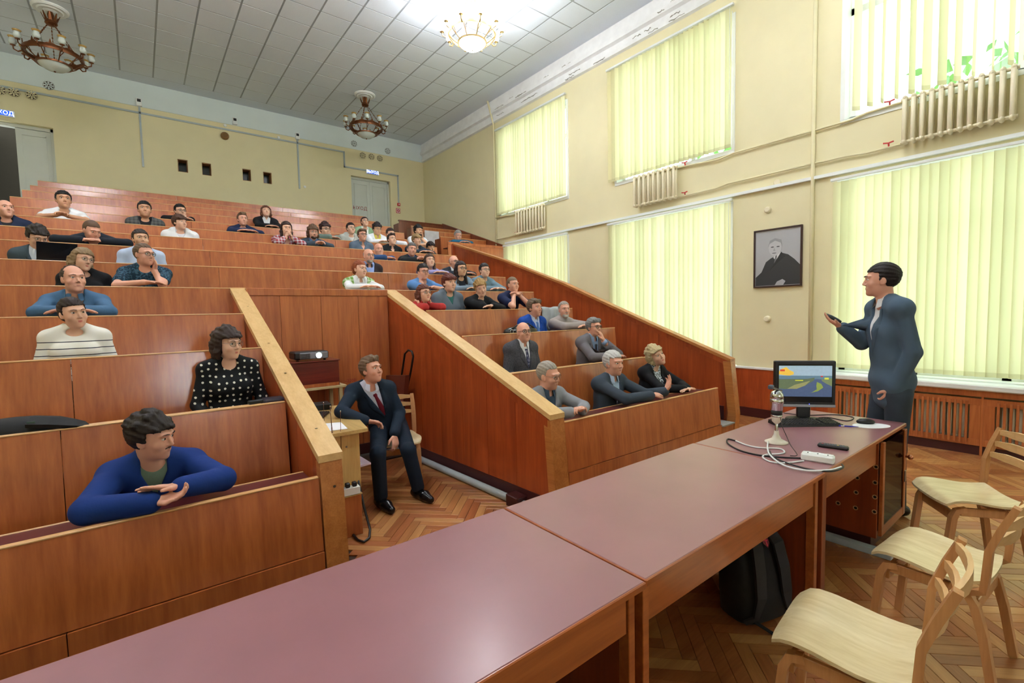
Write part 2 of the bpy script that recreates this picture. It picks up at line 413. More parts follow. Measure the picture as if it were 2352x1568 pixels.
# doors in the back wall
def door(n, x0, x1, z1, label, open_leaf=False):
    d = tag(MB().box(x0, YB+0.10, 3.30, x0+0.05, YB+0.22, z1).box(x1-0.05, YB+0.10, 3.30, x1, YB+0.22, z1).box(x0, YB+0.10, z1-0.06, x1, YB+0.22, z1).build('door_%d' % n, m_door), label, kind='structure')
    xm = (x0+x1)/2
    for a, b, s in ((x0+0.05, xm, -1), (xm, x1-0.05, 1)):
        if open_leaf and s < 0: continue
        l = MB().box(a+0.004, YB+0.13, 3.30, b-0.004, YB+0.17, z1-0.065).build('door_leaf', m_door, d)
        f = MB(); ia, ib, za, zb = a+0.07, b-0.07, 3.9, z1-0.16
        for q in ((ia, za, ib, za+0.02), (ia, zb-0.02, ib, zb), (ia, za, ia+0.02, zb), (ib-0.02, za, ib, zb)): f.box(q[0], YB+0.118, q[1], q[2], YB+0.13, q[3])
        f.build('moulding', m_door, l)
        if not open_leaf or s > 0: MB().tube([(xm+(0.03 if s > 0 else -0.03), YB+0.11, 4.02), (xm+(0.03 if s > 0 else -0.03), YB+0.11, 4.16)], 0.008, 6).build('door_handle', m_metal, l)
    return d
door(1, -2.23, -1.13, 5.43, 'pale grey double door with one leaf open on a dark room', True)
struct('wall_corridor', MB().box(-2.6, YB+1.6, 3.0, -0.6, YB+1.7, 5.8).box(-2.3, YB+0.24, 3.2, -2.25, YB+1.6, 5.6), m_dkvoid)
door(2, 4.79, 5.93, 5.46, 'closed pale grey double door marked in red letters')
m_void = m_dkvoid
t = thing('door_lettering', 'small red exit lettering stencilled on the closed grey door', 'lettering', (5.02, YB+0.128, 4.62))
text_mesh('letters', 'ВЫХОД', 0.13, m_textred, t, Matrix.Rotation(math.radians(90), 4, 'X'), 0.001)
for x, lab in ((-1.83, 'lit blue exit sign above the half open door'), (5.40, 'lit blue exit sign above the closed grey door')):
    t = thing('exit_sign', lab, 'sign', (x, YB-0.03, 5.56 if x < 0 else 5.63), group='exit signs on the back wall')
    MB().cbox(-0.185, -0.015, -0.06, 0.185, 0.03, 0.06, 0.004).build('sign_case', m_white, t)
    MB().box(-0.17, -0.018, -0.046, 0.17, -0.015, 0.046).build('sign_face', m_signblue, t)
    text_mesh('letters', 'ВЫХОД', 0.095, m_textwhite, t, Matrix.Translation((0, -0.0185, 0)) @ Matrix.Rotation(math.radians(90), 4, 'X'), 0.0008)
# projection ports
for k, x in enumerate((0.965, 1.42, 2.24, 2.695)):
    d = tag(MB().box(x-0.095, YB+0.02, 4.92, x-0.08, YB+0.29, 5.20).box(x+0.08, YB+0.02, 4.92, x+0.095, YB+0.29, 5.20).box(x-0.095, YB+0.02, 4.92, x+0.095, YB+0.29, 4.935).box(x-0.095, YB+0.02, 5.185, x+0.095, YB+0.29, 5.20)
            .build('window_%d' % (11+k), plain('brown port lining', (150, 108, 64), 0.6)), 'small square projection port in the back wall', kind='structure')
    MB().box(x-0.08, YB+0.25, 4.935, x+0.08, YB+0.26, 5.185).build('pane', plain('dark port glass', (58, 66, 62), 0.15), d)
# vents: round fretwork
def vent(p, on_band):
    t = thing('wall_vent', 'dark flower shaped fretwork vent %s' % ('in the white upper band' if on_band else 'in a row under the white band'), 'vent', (p[0], YB-0.014, p[2]), group='fretwork vents of the back wall, %s' % ('on the band' if on_band else 'below the band'))
    MB().lathe([(0.0, 0), (0.085, 0), (0.085, 0.004), (0, 0.004)], 20, M=Matrix.Rotation(math.radians(90), 4, 'X')).build('opening', plain('dark vent opening', (70, 52, 42), 0.8), t)
    g = MB()
    for k in range(8):
        a = math.pi*k/4
        g.bar([(0.02*math.cos(a), -0.008, 0.02*math.sin(a)), (0.088*math.cos(a), -0.008, 0.088*math.sin(a))], 0.012, 0.016, (0, 1, 0))
    for k in range(8):
        a = math.pi*(k+0.5)/4
        g.tube([(0.062*math.cos(a)+0.018*math.cos(b), -0.008, 0.062*math.sin(a)+0.018*math.sin(b)) for b in [2*math.pi*q/8 for q in range(8)]], 0.005, 4, closed=True)
    g.tube([(0.02*math.cos(b), -0.008, 0.02*math.sin(b)) for b in [2*math.pi*q/10 for q in range(10)]], 0.007, 4, closed=True)
    g.build('grille', m_wall if not on_band else m_band, t)
for px, py, b in ((0, 207, 0), (32, 212, 0), (73, 219, 0), (112, 197, 1), (833, 357, 0), (853, 360, 0), (872, 364, 0), (890, 347, 1), (813, 330, 1)): vent(at_y(px, py, YB), b)
# cable trunking, detectors
def duct(pts, label):
    g = MB()
    for a, b in zip(pts, pts[1:]):
        g.box(min(a[0], b[0])-0.018, YB-0.022, min(a[1], b[1])-0.018, max(a[0], b[0])+0.018, YB-0.001, max(a[1], b[1])+0.018)
    return tag(g.build('cable_trunking', m_pipe), label, 'trunking')
duct([(-3.2, 6.05), (4.62, 6.05), (4.62, 5.66), (6.17, 5.66), (6.17, 4.80)], 'long grey cable trunking running along the back wall to the fire alarm')
def duct_v(px, zt, zb, lab):
    x = at_y(px, 300, YB)[0]; duct([(x, zt), (x, zb)], lab); return x
xa = duct_v(323.5, 6.2, 4.93, 'vertical grey trunking dropping from a wall camera near the half open door')
xb = duct_v(681.5, 6.14, 4.92, 'vertical grey trunking dropping from a wall camera near the projection ports')
for x, z, lab in ((xa, 6.27, 'white wall camera unit above the longer blank wall'), (xb, 6.22, 'white wall camera unit right of the projection ports'), (at_y(539, 284, YB)[0], 6.28, 'small white wall camera above the round speaker')):
    t = thing('wall_camera', lab, 'camera', (x, YB-0.03, z))
    MB().cbox(-0.05, -0.04, -0.09, 0.05, 0.028, 0.07, 0.01).build('housing', m_white, t)
    MB().cbox(-0.032, -0.046, -0.01, 0.032, -0.038, 0.05, 0.003).build('lens_window', m_black, t)
p = at_y(516, 313, YB); t = thing('wall_speaker', 'brown round wall speaker below the trunking', 'speaker', (p[0], YB-0.01, p[2]))
MB().lathe([(0.0, -0.02), (0.085, -0.02), (0.085, 0.05), (0.06, 0.10), (0, 0.10)], 18, M=Matrix.Rotation(math.radians(90), 4, 'X')).build('housing', plain('brown speaker case', (150, 112, 66), 0.6), t, 40)
MB().lathe([(0.0, 0.10), (0.055, 0.10), (0.055, 0.106), (0, 0.106)], 18, M=Matrix.Rotation(math.radians(90), 4, 'X')).build('grille', plain('speaker cloth', (128, 98, 60), 0.9), t)
for px, py in ((517, 288), (640, 316), (700, 429)):
    p = at_y(px, py, YB); tag(MB().lathe([(0, 0), (0.035, 0), (0.03, 0.02), (0, 0.025)], 12, c=(0, 0, 0), M=Matrix.Translation((p[0], YB, p[2])) @ Matrix.Rotation(math.radians(90), 4, 'X')).build('smoke_detector', m_white, None, 40), 'small round white detector on the back wall', 'detector', 'round detectors on the back wall')
p = at_y(914.5, 484, YB)
t = thing('fire_alarm_sign', 'red and white square fire alarm sign right of the closed door', 'sign', (p[0], YB-0.006, p[2]))
MB().cbox(-0.065, -0.006, -0.07, 0.065, 0.005, 0.07, 0.002).build('plate', m_red, t)
MB().box(-0.05, -0.008, -0.055, 0.05, -0.006, 0.055).build('white_field', m_paper, t)
MB().lathe([(0.018, 0), (0.042, 0), (0.042, 0.003), (0.018, 0.003)], 18, closed=True, M=Matrix.Translation((0, -0.008, 0)) @ Matrix.Rotation(math.radians(90), 4, 'X')).build('ring', m_red, t)
p = at_y(915, 470, YB)
t = thing('fire_alarm_box', 'small red fire alarm call box above the alarm sign', 'alarm', (p[0], YB-0.02, p[2]))
MB().cbox(-0.04, -0.03, -0.04, 0.04, 0.019, 0.04, 0.004).build('case', m_red, t)
MB().box(-0.015, -0.033, -0.012, 0.02, -0.03, 0.014).build('call_panel', m_paper, t)

# ------------------------------------------------------------------ windows, blinds, radiators, pipes
for k, (kind, y0, y1, z0, z1) in enumerate(WIN):
    f = MB(); X0, X1 = XW+0.16, XW+0.22
    for a, b, c, d in ((y0, z0, y1, z0+0.07), (y0, z1-0.07, y1, z1), (y0, z0, y0+0.07, z1), (y1-0.07, z0, y1, z1)): f.box(X0, a, b, X1, c, d)
    w = tag(f.build('window_%d' % (k+1), m_white), 'tall white framed window behind vertical blinds', kind='structure')
    zt = z0+(z1-z0)*(0.68)
    MB().box(X0, y0, zt-0.04, X1, y1, zt+0.04).build('transom', m_white, w)
    for q in (1, 2):
        ym = y0+(y1-y0)*q/3.0; MB().box(X0, ym-0.035, z0, X1, ym+0.035, z1).build('mullion', m_white, w)
        pass
    for q in range(3):
        ya, yb_ = y0+(y1-y0)*q/3.0+0.035, y0+(y1-y0)*(q+1)/3.0-0.035
        for za, zb_ in ((z0+0.07, zt-0.04), (zt+0.04, z1-0.07)): MB().box(X0+0.028, ya, za, X0+0.032, yb_, zb_).build('pane', m_glass, w)
    r = MB()
    for a, b, c, d in ((y0-0.04, z0-0.05, y1+0.04, z0+0.004), (y0-0.045, z0, y0+0.004, z1), (y1-0.004, z0, y1+0.045, z1), (y0, z1-0.004, y1, z1+0.03)): r.box(XW-0.012, a, b, XW+0.16, c, d)
    r.build('reveal_trim', m_white, w)
    if kind == 'l': MB().cbox(XW-0.24, y0-0.12, z0-0.075, XW+0.1, y1+0.12, z0-0.012, 0.012).build('window_sill', m_white, w)
def slat_mesh(L, w=0.092):
    g = MB(); n = 4
    for s0, s1, mt in ((0, L-0.05, 0), (L-0.05, L, 1)):
        vs = []; fs = []
        for i in range(n+1):
            u = (i/n-0.5)*w; bow = 0.006*(1-(2*i/n-1)**2)
            vs += [(bow, u, -s0), (bow, u, -s1)]
        for i in range(n): fs.append((2*i, 2*i+1, 2*i+3, 2*i+2))
        g.add(vs, fs, mt)
    return g.mesh('slat', [m_slat, m_slat2], True, False)
def blind(label, y0, y1, ztop, zbot, ang, wide=0.084, x=XW-0.075):
    t = thing('vertical_blind', label, 'blind', (x, (y0+y1)/2, ztop), group='vertical blinds on the window wall')
    h = (y1-y0)/2
    MB().cbox(-0.025, -h-0.03, 0.0, 0.025, h+0.03, 0.035, 0.004).build('head_rail', m_white, t)
    me = slat_mesh(ztop-zbot-0.03, 0.089); n = int(round((y1-y0)/wide))
    for i in range(n):
        f = (i+0.5)/n; a = ang(f)
        inst(me, 'slat', t, (0, -h+f*2*h, -0.015), (0, random.uniform(-0.004, 0.004), a+random.uniform(-0.06, 0.06)))
    MB().tube([(-0.03, -h+0.01, 0.0), (-0.03, -h+0.012, -(ztop-zbot)*0.8)], 0.003, 5).build('pull_cord', m_white, t)
    return t
blind('closed pale yellow blind in the upper window nearest the back wall', 6.95, 9.27, 5.93, 3.93, lambda f: math.radians(22))
def ang2(f): return math.radians(30 if f > 0.45 else 30+45*(0.45-f)/0.45) if f > 0.13 else math.radians(14)
blind('half turned pale blind in the upper window between two radiators', 3.54, 5.83, 5.93, 3.93, ang2)
blind('wide open pale blind in the upper window over the standing lecturer', -0.12, 2.06, 5.93, 3.93, lambda f: math.radians(62+22*math.sin(f*17)), 0.125)
blind('closed pale blind in the upper window past the photograph edge', -3.52, -1.28, 5.93, 3.93, lambda f: math.radians(40))
blind('pale yellow blind in the lower window beside the upper seats', 6.95, 9.05, 3.17, 0.80, lambda f: math.radians(34))
blind('closed pale yellow blind in the lower window beside the bench side wall', 3.54, 5.84, 3.17, 0.80, lambda f: math.radians(20))
blind('long pale yellow blind in the lower window behind the standing lecturer', -0.12, 2.22, 3.15, 0.80, lambda f: math.radians(20))
blind('closed pale yellow blind in the lower window past the photograph edge', -3.52, -1.28, 3.15, 0.80, lambda f: math.radians(25))
tag(MB().box(XW-0.05, -1.3, 3.235, XW, 9.05, 3.275).build('blind_cable_strip', m_white), 'long white cable strip running above the lower blinds', 'cable strip')

def rad_section(h, d=0.10, w=0.07):
    g = MB()
    for sx in (-1, 1): g.cbox(sx*d*0.32-0.017, -0.021, 0.03, sx*d*0.32+0.017, 0.021, h-0.03, 0.01)
    g.cbox(-d/2, -0.022, h-0.055, d/2, 0.022, h, 0.016).cbox(-d/2, -0.022, 0, d/2, 0.022, 0.055, 0.016)
    g.tube([(0, -w/2, h-0.035), (0, w/2, h-0.035)], 0.018, 8).tube([(0, -w/2, 0.03), (0, w/2, 0.03)], 0.018, 8)
    return g
def radiator(label, y0, y1, z0, h, n, x=XW-0.10, group='cast iron radiators under the upper windows'):
    t = thing('radiator', label, 'radiator', (x, (y0+y1)/2, z0), group=group)
    sp = (y1-y0)/n; me = rad_section(h, 0.11, sp).mesh('radiator_section', m_cream, 50)
    for i in range(n): inst(me, 'radiator_section', t, (0, -(y1-y0)/2+sp*(i+0.5), 0))
    for s in (-1, 1): MB().tube([(0.02, s*(y1-y0)*0.36, h-0.03), (0.10, s*(y1-y0)*0.36, h-0.03)], 0.008, 6).build('wall_bracket', m_metal, t)
    return t
radiator('cream radiator of ten sections below the upper window nearest the back wall', 7.56, 8.55, 3.37, 0.54, 10)
radiator('cream radiator of nine sections below the upper window by the portrait', 4.40, 5.26, 3.38, 0.53, 9)
radiator('cream radiator of twelve sections below the open blind', 0.64, 1.56, 3.40, 0.53, 12)
def pipe(label, pts, r=0.018, mat=None, cat='pipe', valves=()):
    o = MB().tube(pts, r, 8).build('heating_pipe', mat or m_wall, None, True); tag(o, label, cat, None)
    for v in valves:
        g = MB().bar([(v[0]-0.02, v[1]-0.05, v[2]+0.05), (v[0]-0.02, v[1], v[2]+0.04), (v[0]-0.02, v[1]+0.05, v[2]+0.05)], 0.012, 0.014).tube([(v[0], v[1], v[2]), (v[0]-0.01, v[1], v[2]+0.045)], 0.009, 6)
        g.build('valve_handle', m_red, o)
    return o
xp = XW-0.035
pipe('cream riser pipe on the window wall between portrait and long blind', [(xp, 2.47, 0.0), (xp, 2.47, 6.17)], 0.024)
pipe('cream riser pipe beside the uppermost window near the corner', [(xp, 9.40, 2.6), (xp, 9.41, 6.15), (xp-0.09, 9.5, ZC)], 0.024)
pipe('upper feed pipe from the riser to the radiator by the portrait', [(xp, 2.47, 3.86), (xp, 3.5, 3.86), (xp, 3.75, 3.83), (xp, 4.45, 3.88)], 0.013, valves=[(xp, 4.30, 3.88)])
pipe('lower feed pipe from the riser to the radiator by the portrait', [(xp, 2.47, 3.44), (xp, 3.6, 3.44), (xp, 3.8, 3.41), (xp, 4.45, 3.41)], 0.013, valves=[(xp, 4.30, 3.41)])
pipe('upper feed pipe from the riser to the radiator below the open blind', [(xp, 2.47, 3.86), (xp, 2.05, 3.86), (xp, 1.9, 3.89), (xp, 1.5, 3.90)], 0.013, valves=[(xp, 1.68, 3.90)])
pipe('lower feed pipe from the riser to the radiator below the open blind', [(xp, 2.47, 3.44), (xp, 2.1, 3.44), (xp, 1.9, 3.42), (xp, 1.5, 3.43)], 0.013, valves=[(xp, 1.68, 3.43)])
pipe('upper feed pipe of the radiator nearest the back wall', [(xp, 9.40, 3.90), (xp, 9.0, 3.90), (xp, 8.8, 3.87), (xp, 8.5, 3.88)], 0.013, valves=[(xp, 8.6, 3.88)])
pipe('lower feed pipe of the radiator nearest the back wall', [(xp, 9.40, 3.38), (xp, 8.5, 3.40)], 0.013, valves=[(xp, 8.6, 3.40)])
# wainscot and radiator screens under the lower window
w = struct('trim_3', MB().box(XW-0.03, 2.24, 0.13, XW, 3.42, 0.71), m_board)
MB().cbox(XW-0.045, 2.24, 0.70, XW, 3.5, 0.735, 0.006).build('cap_moulding', m_white, w)
struct('baseboard_right', MB().box(XW-0.04, 2.2, 0, XW, 5.6, 0.13), m_skirt)
struct('trim_4', MB().box(XW-0.03, 3.42, 0.13, XW, 9.0, 0.71), m_board)
def screen(label, ya, yb):
    x = XW-0.19
    t = thing('radiator_screen', label, 'radiator screen', (x, (ya+yb)/2, 0.0), group='slatted wooden screens below the window sill')
    h = (yb-ya)/2; z0, z1 = 0.10, 0.60
    for nm, q in (('top_rail', (-h, z1-0.07, h, z1)), ('bottom_rail', (-h, z0, h, z0+0.07)), ('stile', (-h, z0+0.07, -h+0.085, z1-0.07)), ('stile', (h-0.085, z0+0.07, h, z1-0.07))):
        MB().cbox(0, q[0], q[1], 0.02, q[2], q[3], 0.002).build(nm, m_screen, t)
    n = 11
    me = MB().cbox(-0.014, -0.011, z0+0.02, 0.0, 0.011, z1-0.03, 0.002).mesh('slat', m_screen)
    for i in range(n): inst(me, 'slat', t, (0, -h+0.085+(i+0.5)*(2*h-0.17)/n, 0))
    radiator('cream radiator standing behind the slatted screen', ya+0.12, yb-0.12, 0.14, 0.42, 8, XW-0.08, 'radiators hidden behind the slatted screens')
screen('slatted wooden radiator screen next to the red wainscot', 1.49, 2.17)
screen('slatted wooden radiator screen behind the lecturer', 0.81, 1.47)
screen('slatted wooden radiator screen behind the empty chairs', 0.12, 0.79)
struct('trim_5', MB().box(XW-0.20, -0.1, 0.62, XW-0.16, 2.2, 0.70).box(XW-0.19, 0.79, 0, XW-0.15, 0.81, 0.62).box(XW-0.19, 1.47, 0, XW-0.15, 1.49, 0.62).box(XW-0.19, 2.17, 0, XW, 2.2, 0.62), m_screen)
struct('baseboard_window', MB().box(XW-0.17, -0.1, 0, XW-0.13, 2.2, 0.10), m_skirt)
# portrait
t = thing('framed_portrait', 'framed black and white portrait hanging on the window wall', 'picture', (XW-0.02, 2.90, 2.28))
g = MB()
for q in ((-0.315, -0.405, 0.315, -0.385), (-0.315, 0.385, 0.315, 0.405), (-0.315, -0.385, -0.295, 0.385), (0.295, -0.385, 0.315, 0.385)): g.cbox(-0.02, q[0], q[1], 0.018, q[2], q[3], 0.003)
g.build('frame', plain('dark brown frame', (58, 32, 26), 0.4), t)
gy = lambda v: plain('print grey %d' % v, (v, v+2, v+6), 0.35, var=0.05, scale=6)
pr = MB().box(0.0, -0.295, -0.385, 0.012, 0.295, 0.385).build('print', gy(176), t)
def flat(poly, d, mat, nm): MB().prism([(-y, z) for y, z in poly], 'X', -d, 0.0).build(nm, mat, pr)
def oval(cy, cz, ry, rz, n=20): return [(cy+ry*math.cos(2*math.pi*k/n), cz+rz*math.sin(2*math.pi*k/n)) for k in range(n)]
# picture coordinates: y to the right as seen from the room, z up
flat([(-0.29, -0.38), (-0.29, -0.26), (-0.21, -0.19), (-0.15, -0.05), (-0.08, 0.0), (-0.02, 0.02), (0.06, 0.06), (0.14, 0.03), (0.22, -0.04), (0.29, -0.12), (0.29, -0.38)], 0.0006, gy(52), 'suit')
flat([(-0.05, 0.0), (0.0, -0.06), (0.02, 0.0), (0.05, 0.07), (-0.02, 0.06)], 0.0010, gy(220), 'shirt')
flat([(-0.025, 0.03), (0.0, 0.035), (-0.02, -0.10), (-0.05, -0.13)], 0.0014, gy(110), 'tie')
flat([(0.05, 0.075), (0.11, 0.01), (0.02, -0.06), (-0.11, -0.19), (-0.03, -0.06)], 0.0016, gy(42), 'lapel')
flat(oval(-0.03, 0.14, 0.085, 0.115), 0.0020, gy(190), 'face')
flat([(-0.12, 0.16), (-0.10, 0.24), (-0.03, 0.27), (0.05, 0.24), (0.065, 0.14), (0.045, 0.20), (-0.03, 0.235), (-0.10, 0.20)], 0.0026, gy(150), 'hair')
for yy in (-0.065, 0.01): flat(oval(yy, 0.15, 0.022, 0.008, 10), 0.0026, gy(70), 'eye')
flat([(-0.04, 0.14), (-0.025, 0.095), (-0.055, 0.095)], 0.0024, gy(160), 'nose')
flat(oval(-0.04, 0.065, 0.03, 0.006, 10), 0.0026, gy(96), 'mouth')
flat([(-0.03, -0.38), (0.0, -0.33), (0.07, -0.30), (0.11, -0.33), (0.08, -0.38)], 0.0016, gy(170), 'hand')
for px, py, lab in ((1764, 482, 'round cream junction box above the portrait'), (1763, 732, 'small round cream socket below the portrait'), (1786, 420, 'round white junction box beside the cable strip')):
    p = at_x(px, py, XW); tag(MB().lathe([(0, 0), (0.045, 0), (0.042, 0.03), (0.03, 0.04), (0, 0.04)], 16, M=Matrix.Translation((XW, p[1], p[2])) @ Matrix.Rotation(math.radians(-90), 4, 'Y')).build('junction_box', m_cream, None, 40), lab, 'junction box')
# trees outside the windows
def tree(x, y, h, r, lab):
    t = thing('garden_tree', lab, 'tree', (x, y, -2.0), group='trees outside the windows')
    MB().tube([(0, 0, 0), (0.1, 0.05, h*0.5), (0.05, 0, h*0.8)], [0.2, 0.14, 0.06], 8).build('trunk', plain('tree bark', (90, 74, 58), 0.9), t, True)
    g = MB(); rr = random.Random(int(y*10)+3)
    for k in range(900):
        d = Vector((rr.gauss(0, 1), rr.gauss(0, 1), rr.gauss(0, 1))).normalized()*r*rr.uniform(0.4, 1)
        c = Vector((d.x, d.y*1.1, h*0.75+d.z*1.2)); s = rr.uniform(0.12, 0.25)
        a = Vector((rr.gauss(0, 1), rr.gauss(0, 1), rr.gauss(0, 1))).normalized()*s; b = Vector((rr.gauss(0, 1), rr.gauss(0, 1), rr.gauss(0, 1))).normalized()*s
        g.add([c, c+a, c+a+b, c+b], [(0, 1, 2, 3)])
    tag(g.build('foliage', fabric_through('summer leaves', (120, 170, 90), 0.4), t, fix=False), kind='stuff')
tree(12.5, 1.0, 7.5, 2.4, 'leafy green garden tree outside the long blind'); tree(14.0, 6.5, 8.0, 2.6, 'leafy green garden tree outside the middle windows')
# ------------------------------------------------------------------ raked seating
RY = [2.65, 3.335, 4.02, 4.71, 5.42, 6.12, 6.82, 7.52, 8.22, 8.92, 9.62, 10.32, 11.02, 11.72]
RM = [-.3285, -.1640, -.0555, .0095, .0562, .0942, .1220, .1422, .1585, .1713, .1850, .1963, .2041, .2122]
RZ = [CAMH+m*y for m, y in zip(RM, RY)]
LEAN = 0.09                                   # panels lean back going up
XLE, XRE = -1.33, [4.945, 4.91, 4.88, 4.80, 4.70, 4.71, 4.68, 4.66, 4.65, 4.65, 4.64, 4.66, 4.64, 4.63]
def XR(y): return 2.44-0.04*(y-2.65)          # left face of the right hand partition
LX0, LX1 = 0.73, 0.85                         # left hand partition
ORD = ['front', 'second', 'third', 'fourth', 'fifth', 'sixth', 'seventh', 'eighth', 'ninth', 'tenth', 'eleventh', 'twelfth', 'thirteenth', 'rearmost']
def tread(i): return max(0.0, RZ[i]-0.76)
def bench(i, xa, xb, label, joints=(), plinth=None, cat='bench', last=False):
    y, z = RY[i], RZ[i]; t = thing('lecture_bench', label, cat, (xa, y, tread(i)), world=True)
    H = 0.40 if i == 0 else 0.80
    xs = [xa]+[j for j in joints if xa+0.2 < j < xb-0.2]+[xb]
    for a, b in zip(xs, xs[1:]):
        if i == 4 and a > 0.7 and b < 2.8: continue          # the bay wall stands here
        a2 = a+(0.002 if a > xa else 0); b2 = b-(0.002 if b < xb else 0); yb_ = y-H*LEAN
        MB().hexa([(a2, yb_, z-H), (b2, yb_, z-H), (b2, yb_+0.024, z-H), (a2, yb_+0.024, z-H), (a2, y, z-0.008), (b2, y, z-0.008), (b2, y+0.024, z-0.008), (a2, y+0.024, z-0.008)]).build('front_panel', m_panel, t)
    MB().cbox(xa, y-0.003, z-0.010, xb, y+0.027, z, 0.003).build('edge_strip', m_edge, t)
    if i == 0:
        for a, b in ((xa, (xa+xb)/2-0.002), ((xa+xb)/2+0.002, xb)):
            MB().box(a, y-0.045, 0.0, b, y-0.02, z-H-0.006).build('plinth_board', m_panel, t)
    if not last:
        MB().cbox(xa+0.01, y+0.026, z-0.062, xb-0.01, y+0.27, z-0.040, 0.003).build('desktop', m_desk, t)
        MB().cbox(xa+0.01, y+0.266, z-0.064, xb-0.01, y+0.278, z-0.036, 0.003).build('desktop_edging', m_edge, t)
        MB().cbox(xa+0.06, y+0.36, z-0.355, xb-0.06, y+0.62, z-0.33, 0.006).build('seat', m_panel, t)
        n = max(2, int((xb-xa)/1.1))
        for k in range(n):
            bx = xa+(k+0.5)*(xb-xa)/n
            MB().box(bx-0.02, y+0.36, tread(i)+0.002, bx+0.02, y+0.58, z-0.356).build('seat_support', m_dark, t)
    return t
J = (0.72, 2.69)
for i in range(4):
    bench(i, XLE, LX0-0.008, '%s bench row left of the projector bay' % ORD[i], (-0.35,) if i > 0 else ())
    bench(i, XR(RY[i])+0.155, XRE[i], '%s bench row right of the projector bay' % ORD[i])
for i in range(4, 14):
    bench(i, XLE if i < 11 else (-1.33, -1.33, -1.29, -1.28, -1.263)[min(4, i-9)], XRE[i], ('%s bench row counted from the lecture table, full width' % ORD[i]) if i < 13 else 'rearmost full width bench back below the projection ports', J if i != 4 else (LX0, XR(5.42)+0.15), last=(i == 13))
# stepped floors under the rows
for i in range(14):
    y0 = RY[i]-0.04; y1 = RY[i+1]-0.09 if i < 13 else YB
    z1 = tread(i) if i < 13 else RZ[13]-0.70
    if z1 <= 0.02: continue
    zb = max(0.0, (tread(i-1) if i > 0 else 0)-0.05)
    g = MB()
    if i < 4: g.box(XLE-0.35, y0, zb, LX0-0.01, y1, z1).box(XR(RY[i])+0.15, y0, zb, 5.25, y1, z1)
    else: g.box(XLE-0.35, y0 if i > 4 else y0+0.07, zb, 5.25, y1, z1)
    if i > 9: g.box(5.25, max(y0, 9.15), zb, XW, y1, z1)
    struct('floor_tier_%d' % (i+1), g, m_tread)
# first step of the side aisle
struct('floor_step', MB().box(XRE[0]+0.005, 2.60, 0.0, 5.20, 2.9, 0.30), m_panel)
struct('floor_step_cover', MB().box(XRE[0]+0.005, 2.585, 0.30, 5.20, 2.9, 0.315), m_grey)

# ---- partitions of the projector bay
def boards_x(parent, x, th, y0, y1, n, top, bot, mat, name='board'):
    """vertical boards of a wall that runs along Y; top(y), x may be a function of y"""
    fx = x if callable(x) else (lambda y: x)
    for k in range(n):
        a = y0+(y1-y0)*k/n; b = y0+(y1-y0)*(k+1)/n; d = 0.0016
        xa, xb = fx(a), fx(b); bb = bot if not callable(bot) else None
        za, zb_ = (bot, bot) if bb is not None else (bot(a), bot(b))
        MB().hexa([(xa, a+d, za), (xa+th, a+d, za), (xb+th, b-d, zb_), (xb, b-d, zb_), (xa, a+d, top(a)), (xa+th, a+d, top(a)), (xb+th, b-d, top(b)), (xb, b-d, top(b))]).build(name, mat, parent)
def prail(y, z0=0.84, z1=1.905): return z0+(z1-z0)*(y-2.65)/(5.42-2.65)
# left partition
t = thing('bay_partition', 'left sloping partition of the projector bay with pale oak hand rail', 'partition', (LX0, 2.6, 0), world=True)
topL = lambda y: prail(y, 0.80, 1.862)
boards_x(t, LX1-0.03, 0.025, 2.67, 5.40, 6, topL, 0.10, m_board)
boards_x(t, LX0+0.005, 0.022, 2.67, 5.40, 6, topL, 0.0, m_board)
MB().box(LX1-0.012, 2.67, 0.0, LX1+0.008, 5.40, 0.10).build('skirting', m_skirt, t)
MB().hexa([(LX0, 2.575, 0), (LX1, 2.575, 0), (LX1, 2.66, 0), (LX0, 2.66, 0), (LX0, 2.65, 0.80), (LX1, 2.65, 0.80), (LX1, 2.72, 0.80), (LX0, 2.72, 0.80)]).build('end_post', m_railw, t)
def rail_bar(t, fx0, fx1, y0, z0, y1, z1, mat, h=0.035, name='hand_rail'):
    MB().hexa([(fx0(y0), y0, z0), (fx1(y0), y0, z0), (fx1(y1), y1, z1), (fx0(y1), y1, z1), (fx0(y0), y0, z0+h), (fx1(y0), y0, z0+h), (fx1(y1), y1, z1+h), (fx0(y1), y1, z1+h)]).build(name, mat, t)
c0 = lambda v: (lambda y: v)
rail_bar(t, c0(LX0-0.006), c0(LX1+0.006), 2.648, 0.802, 5.44, 1.868, m_rail, 0.04)
for y in (2.9, 3.6, 4.1, 4.9): MB().lathe([(0, 0), (0.008, 0), (0.008, 0.0015), (0, 0.0015)], 8, c=((LX0+LX1)/2, y, prail(y, 0.802, 1.868)+0.041)).build('screw_head', plain('rail screw', (90, 80, 70), 0.5, 0.6), t)
for z in (0.22, 0.66): MB().lathe([(0, 0), (0.008, 0), (0.008, 0.002), (0, 0.002)], 8, M=Matrix.Translation((LX0+0.07, 2.575+0.075*z/0.8, z)) @ Matrix.Rotation(math.radians(95), 4, 'X')).build('screw_head', plain('rail screw', (90, 80, 70), 0.5, 0.6), t)
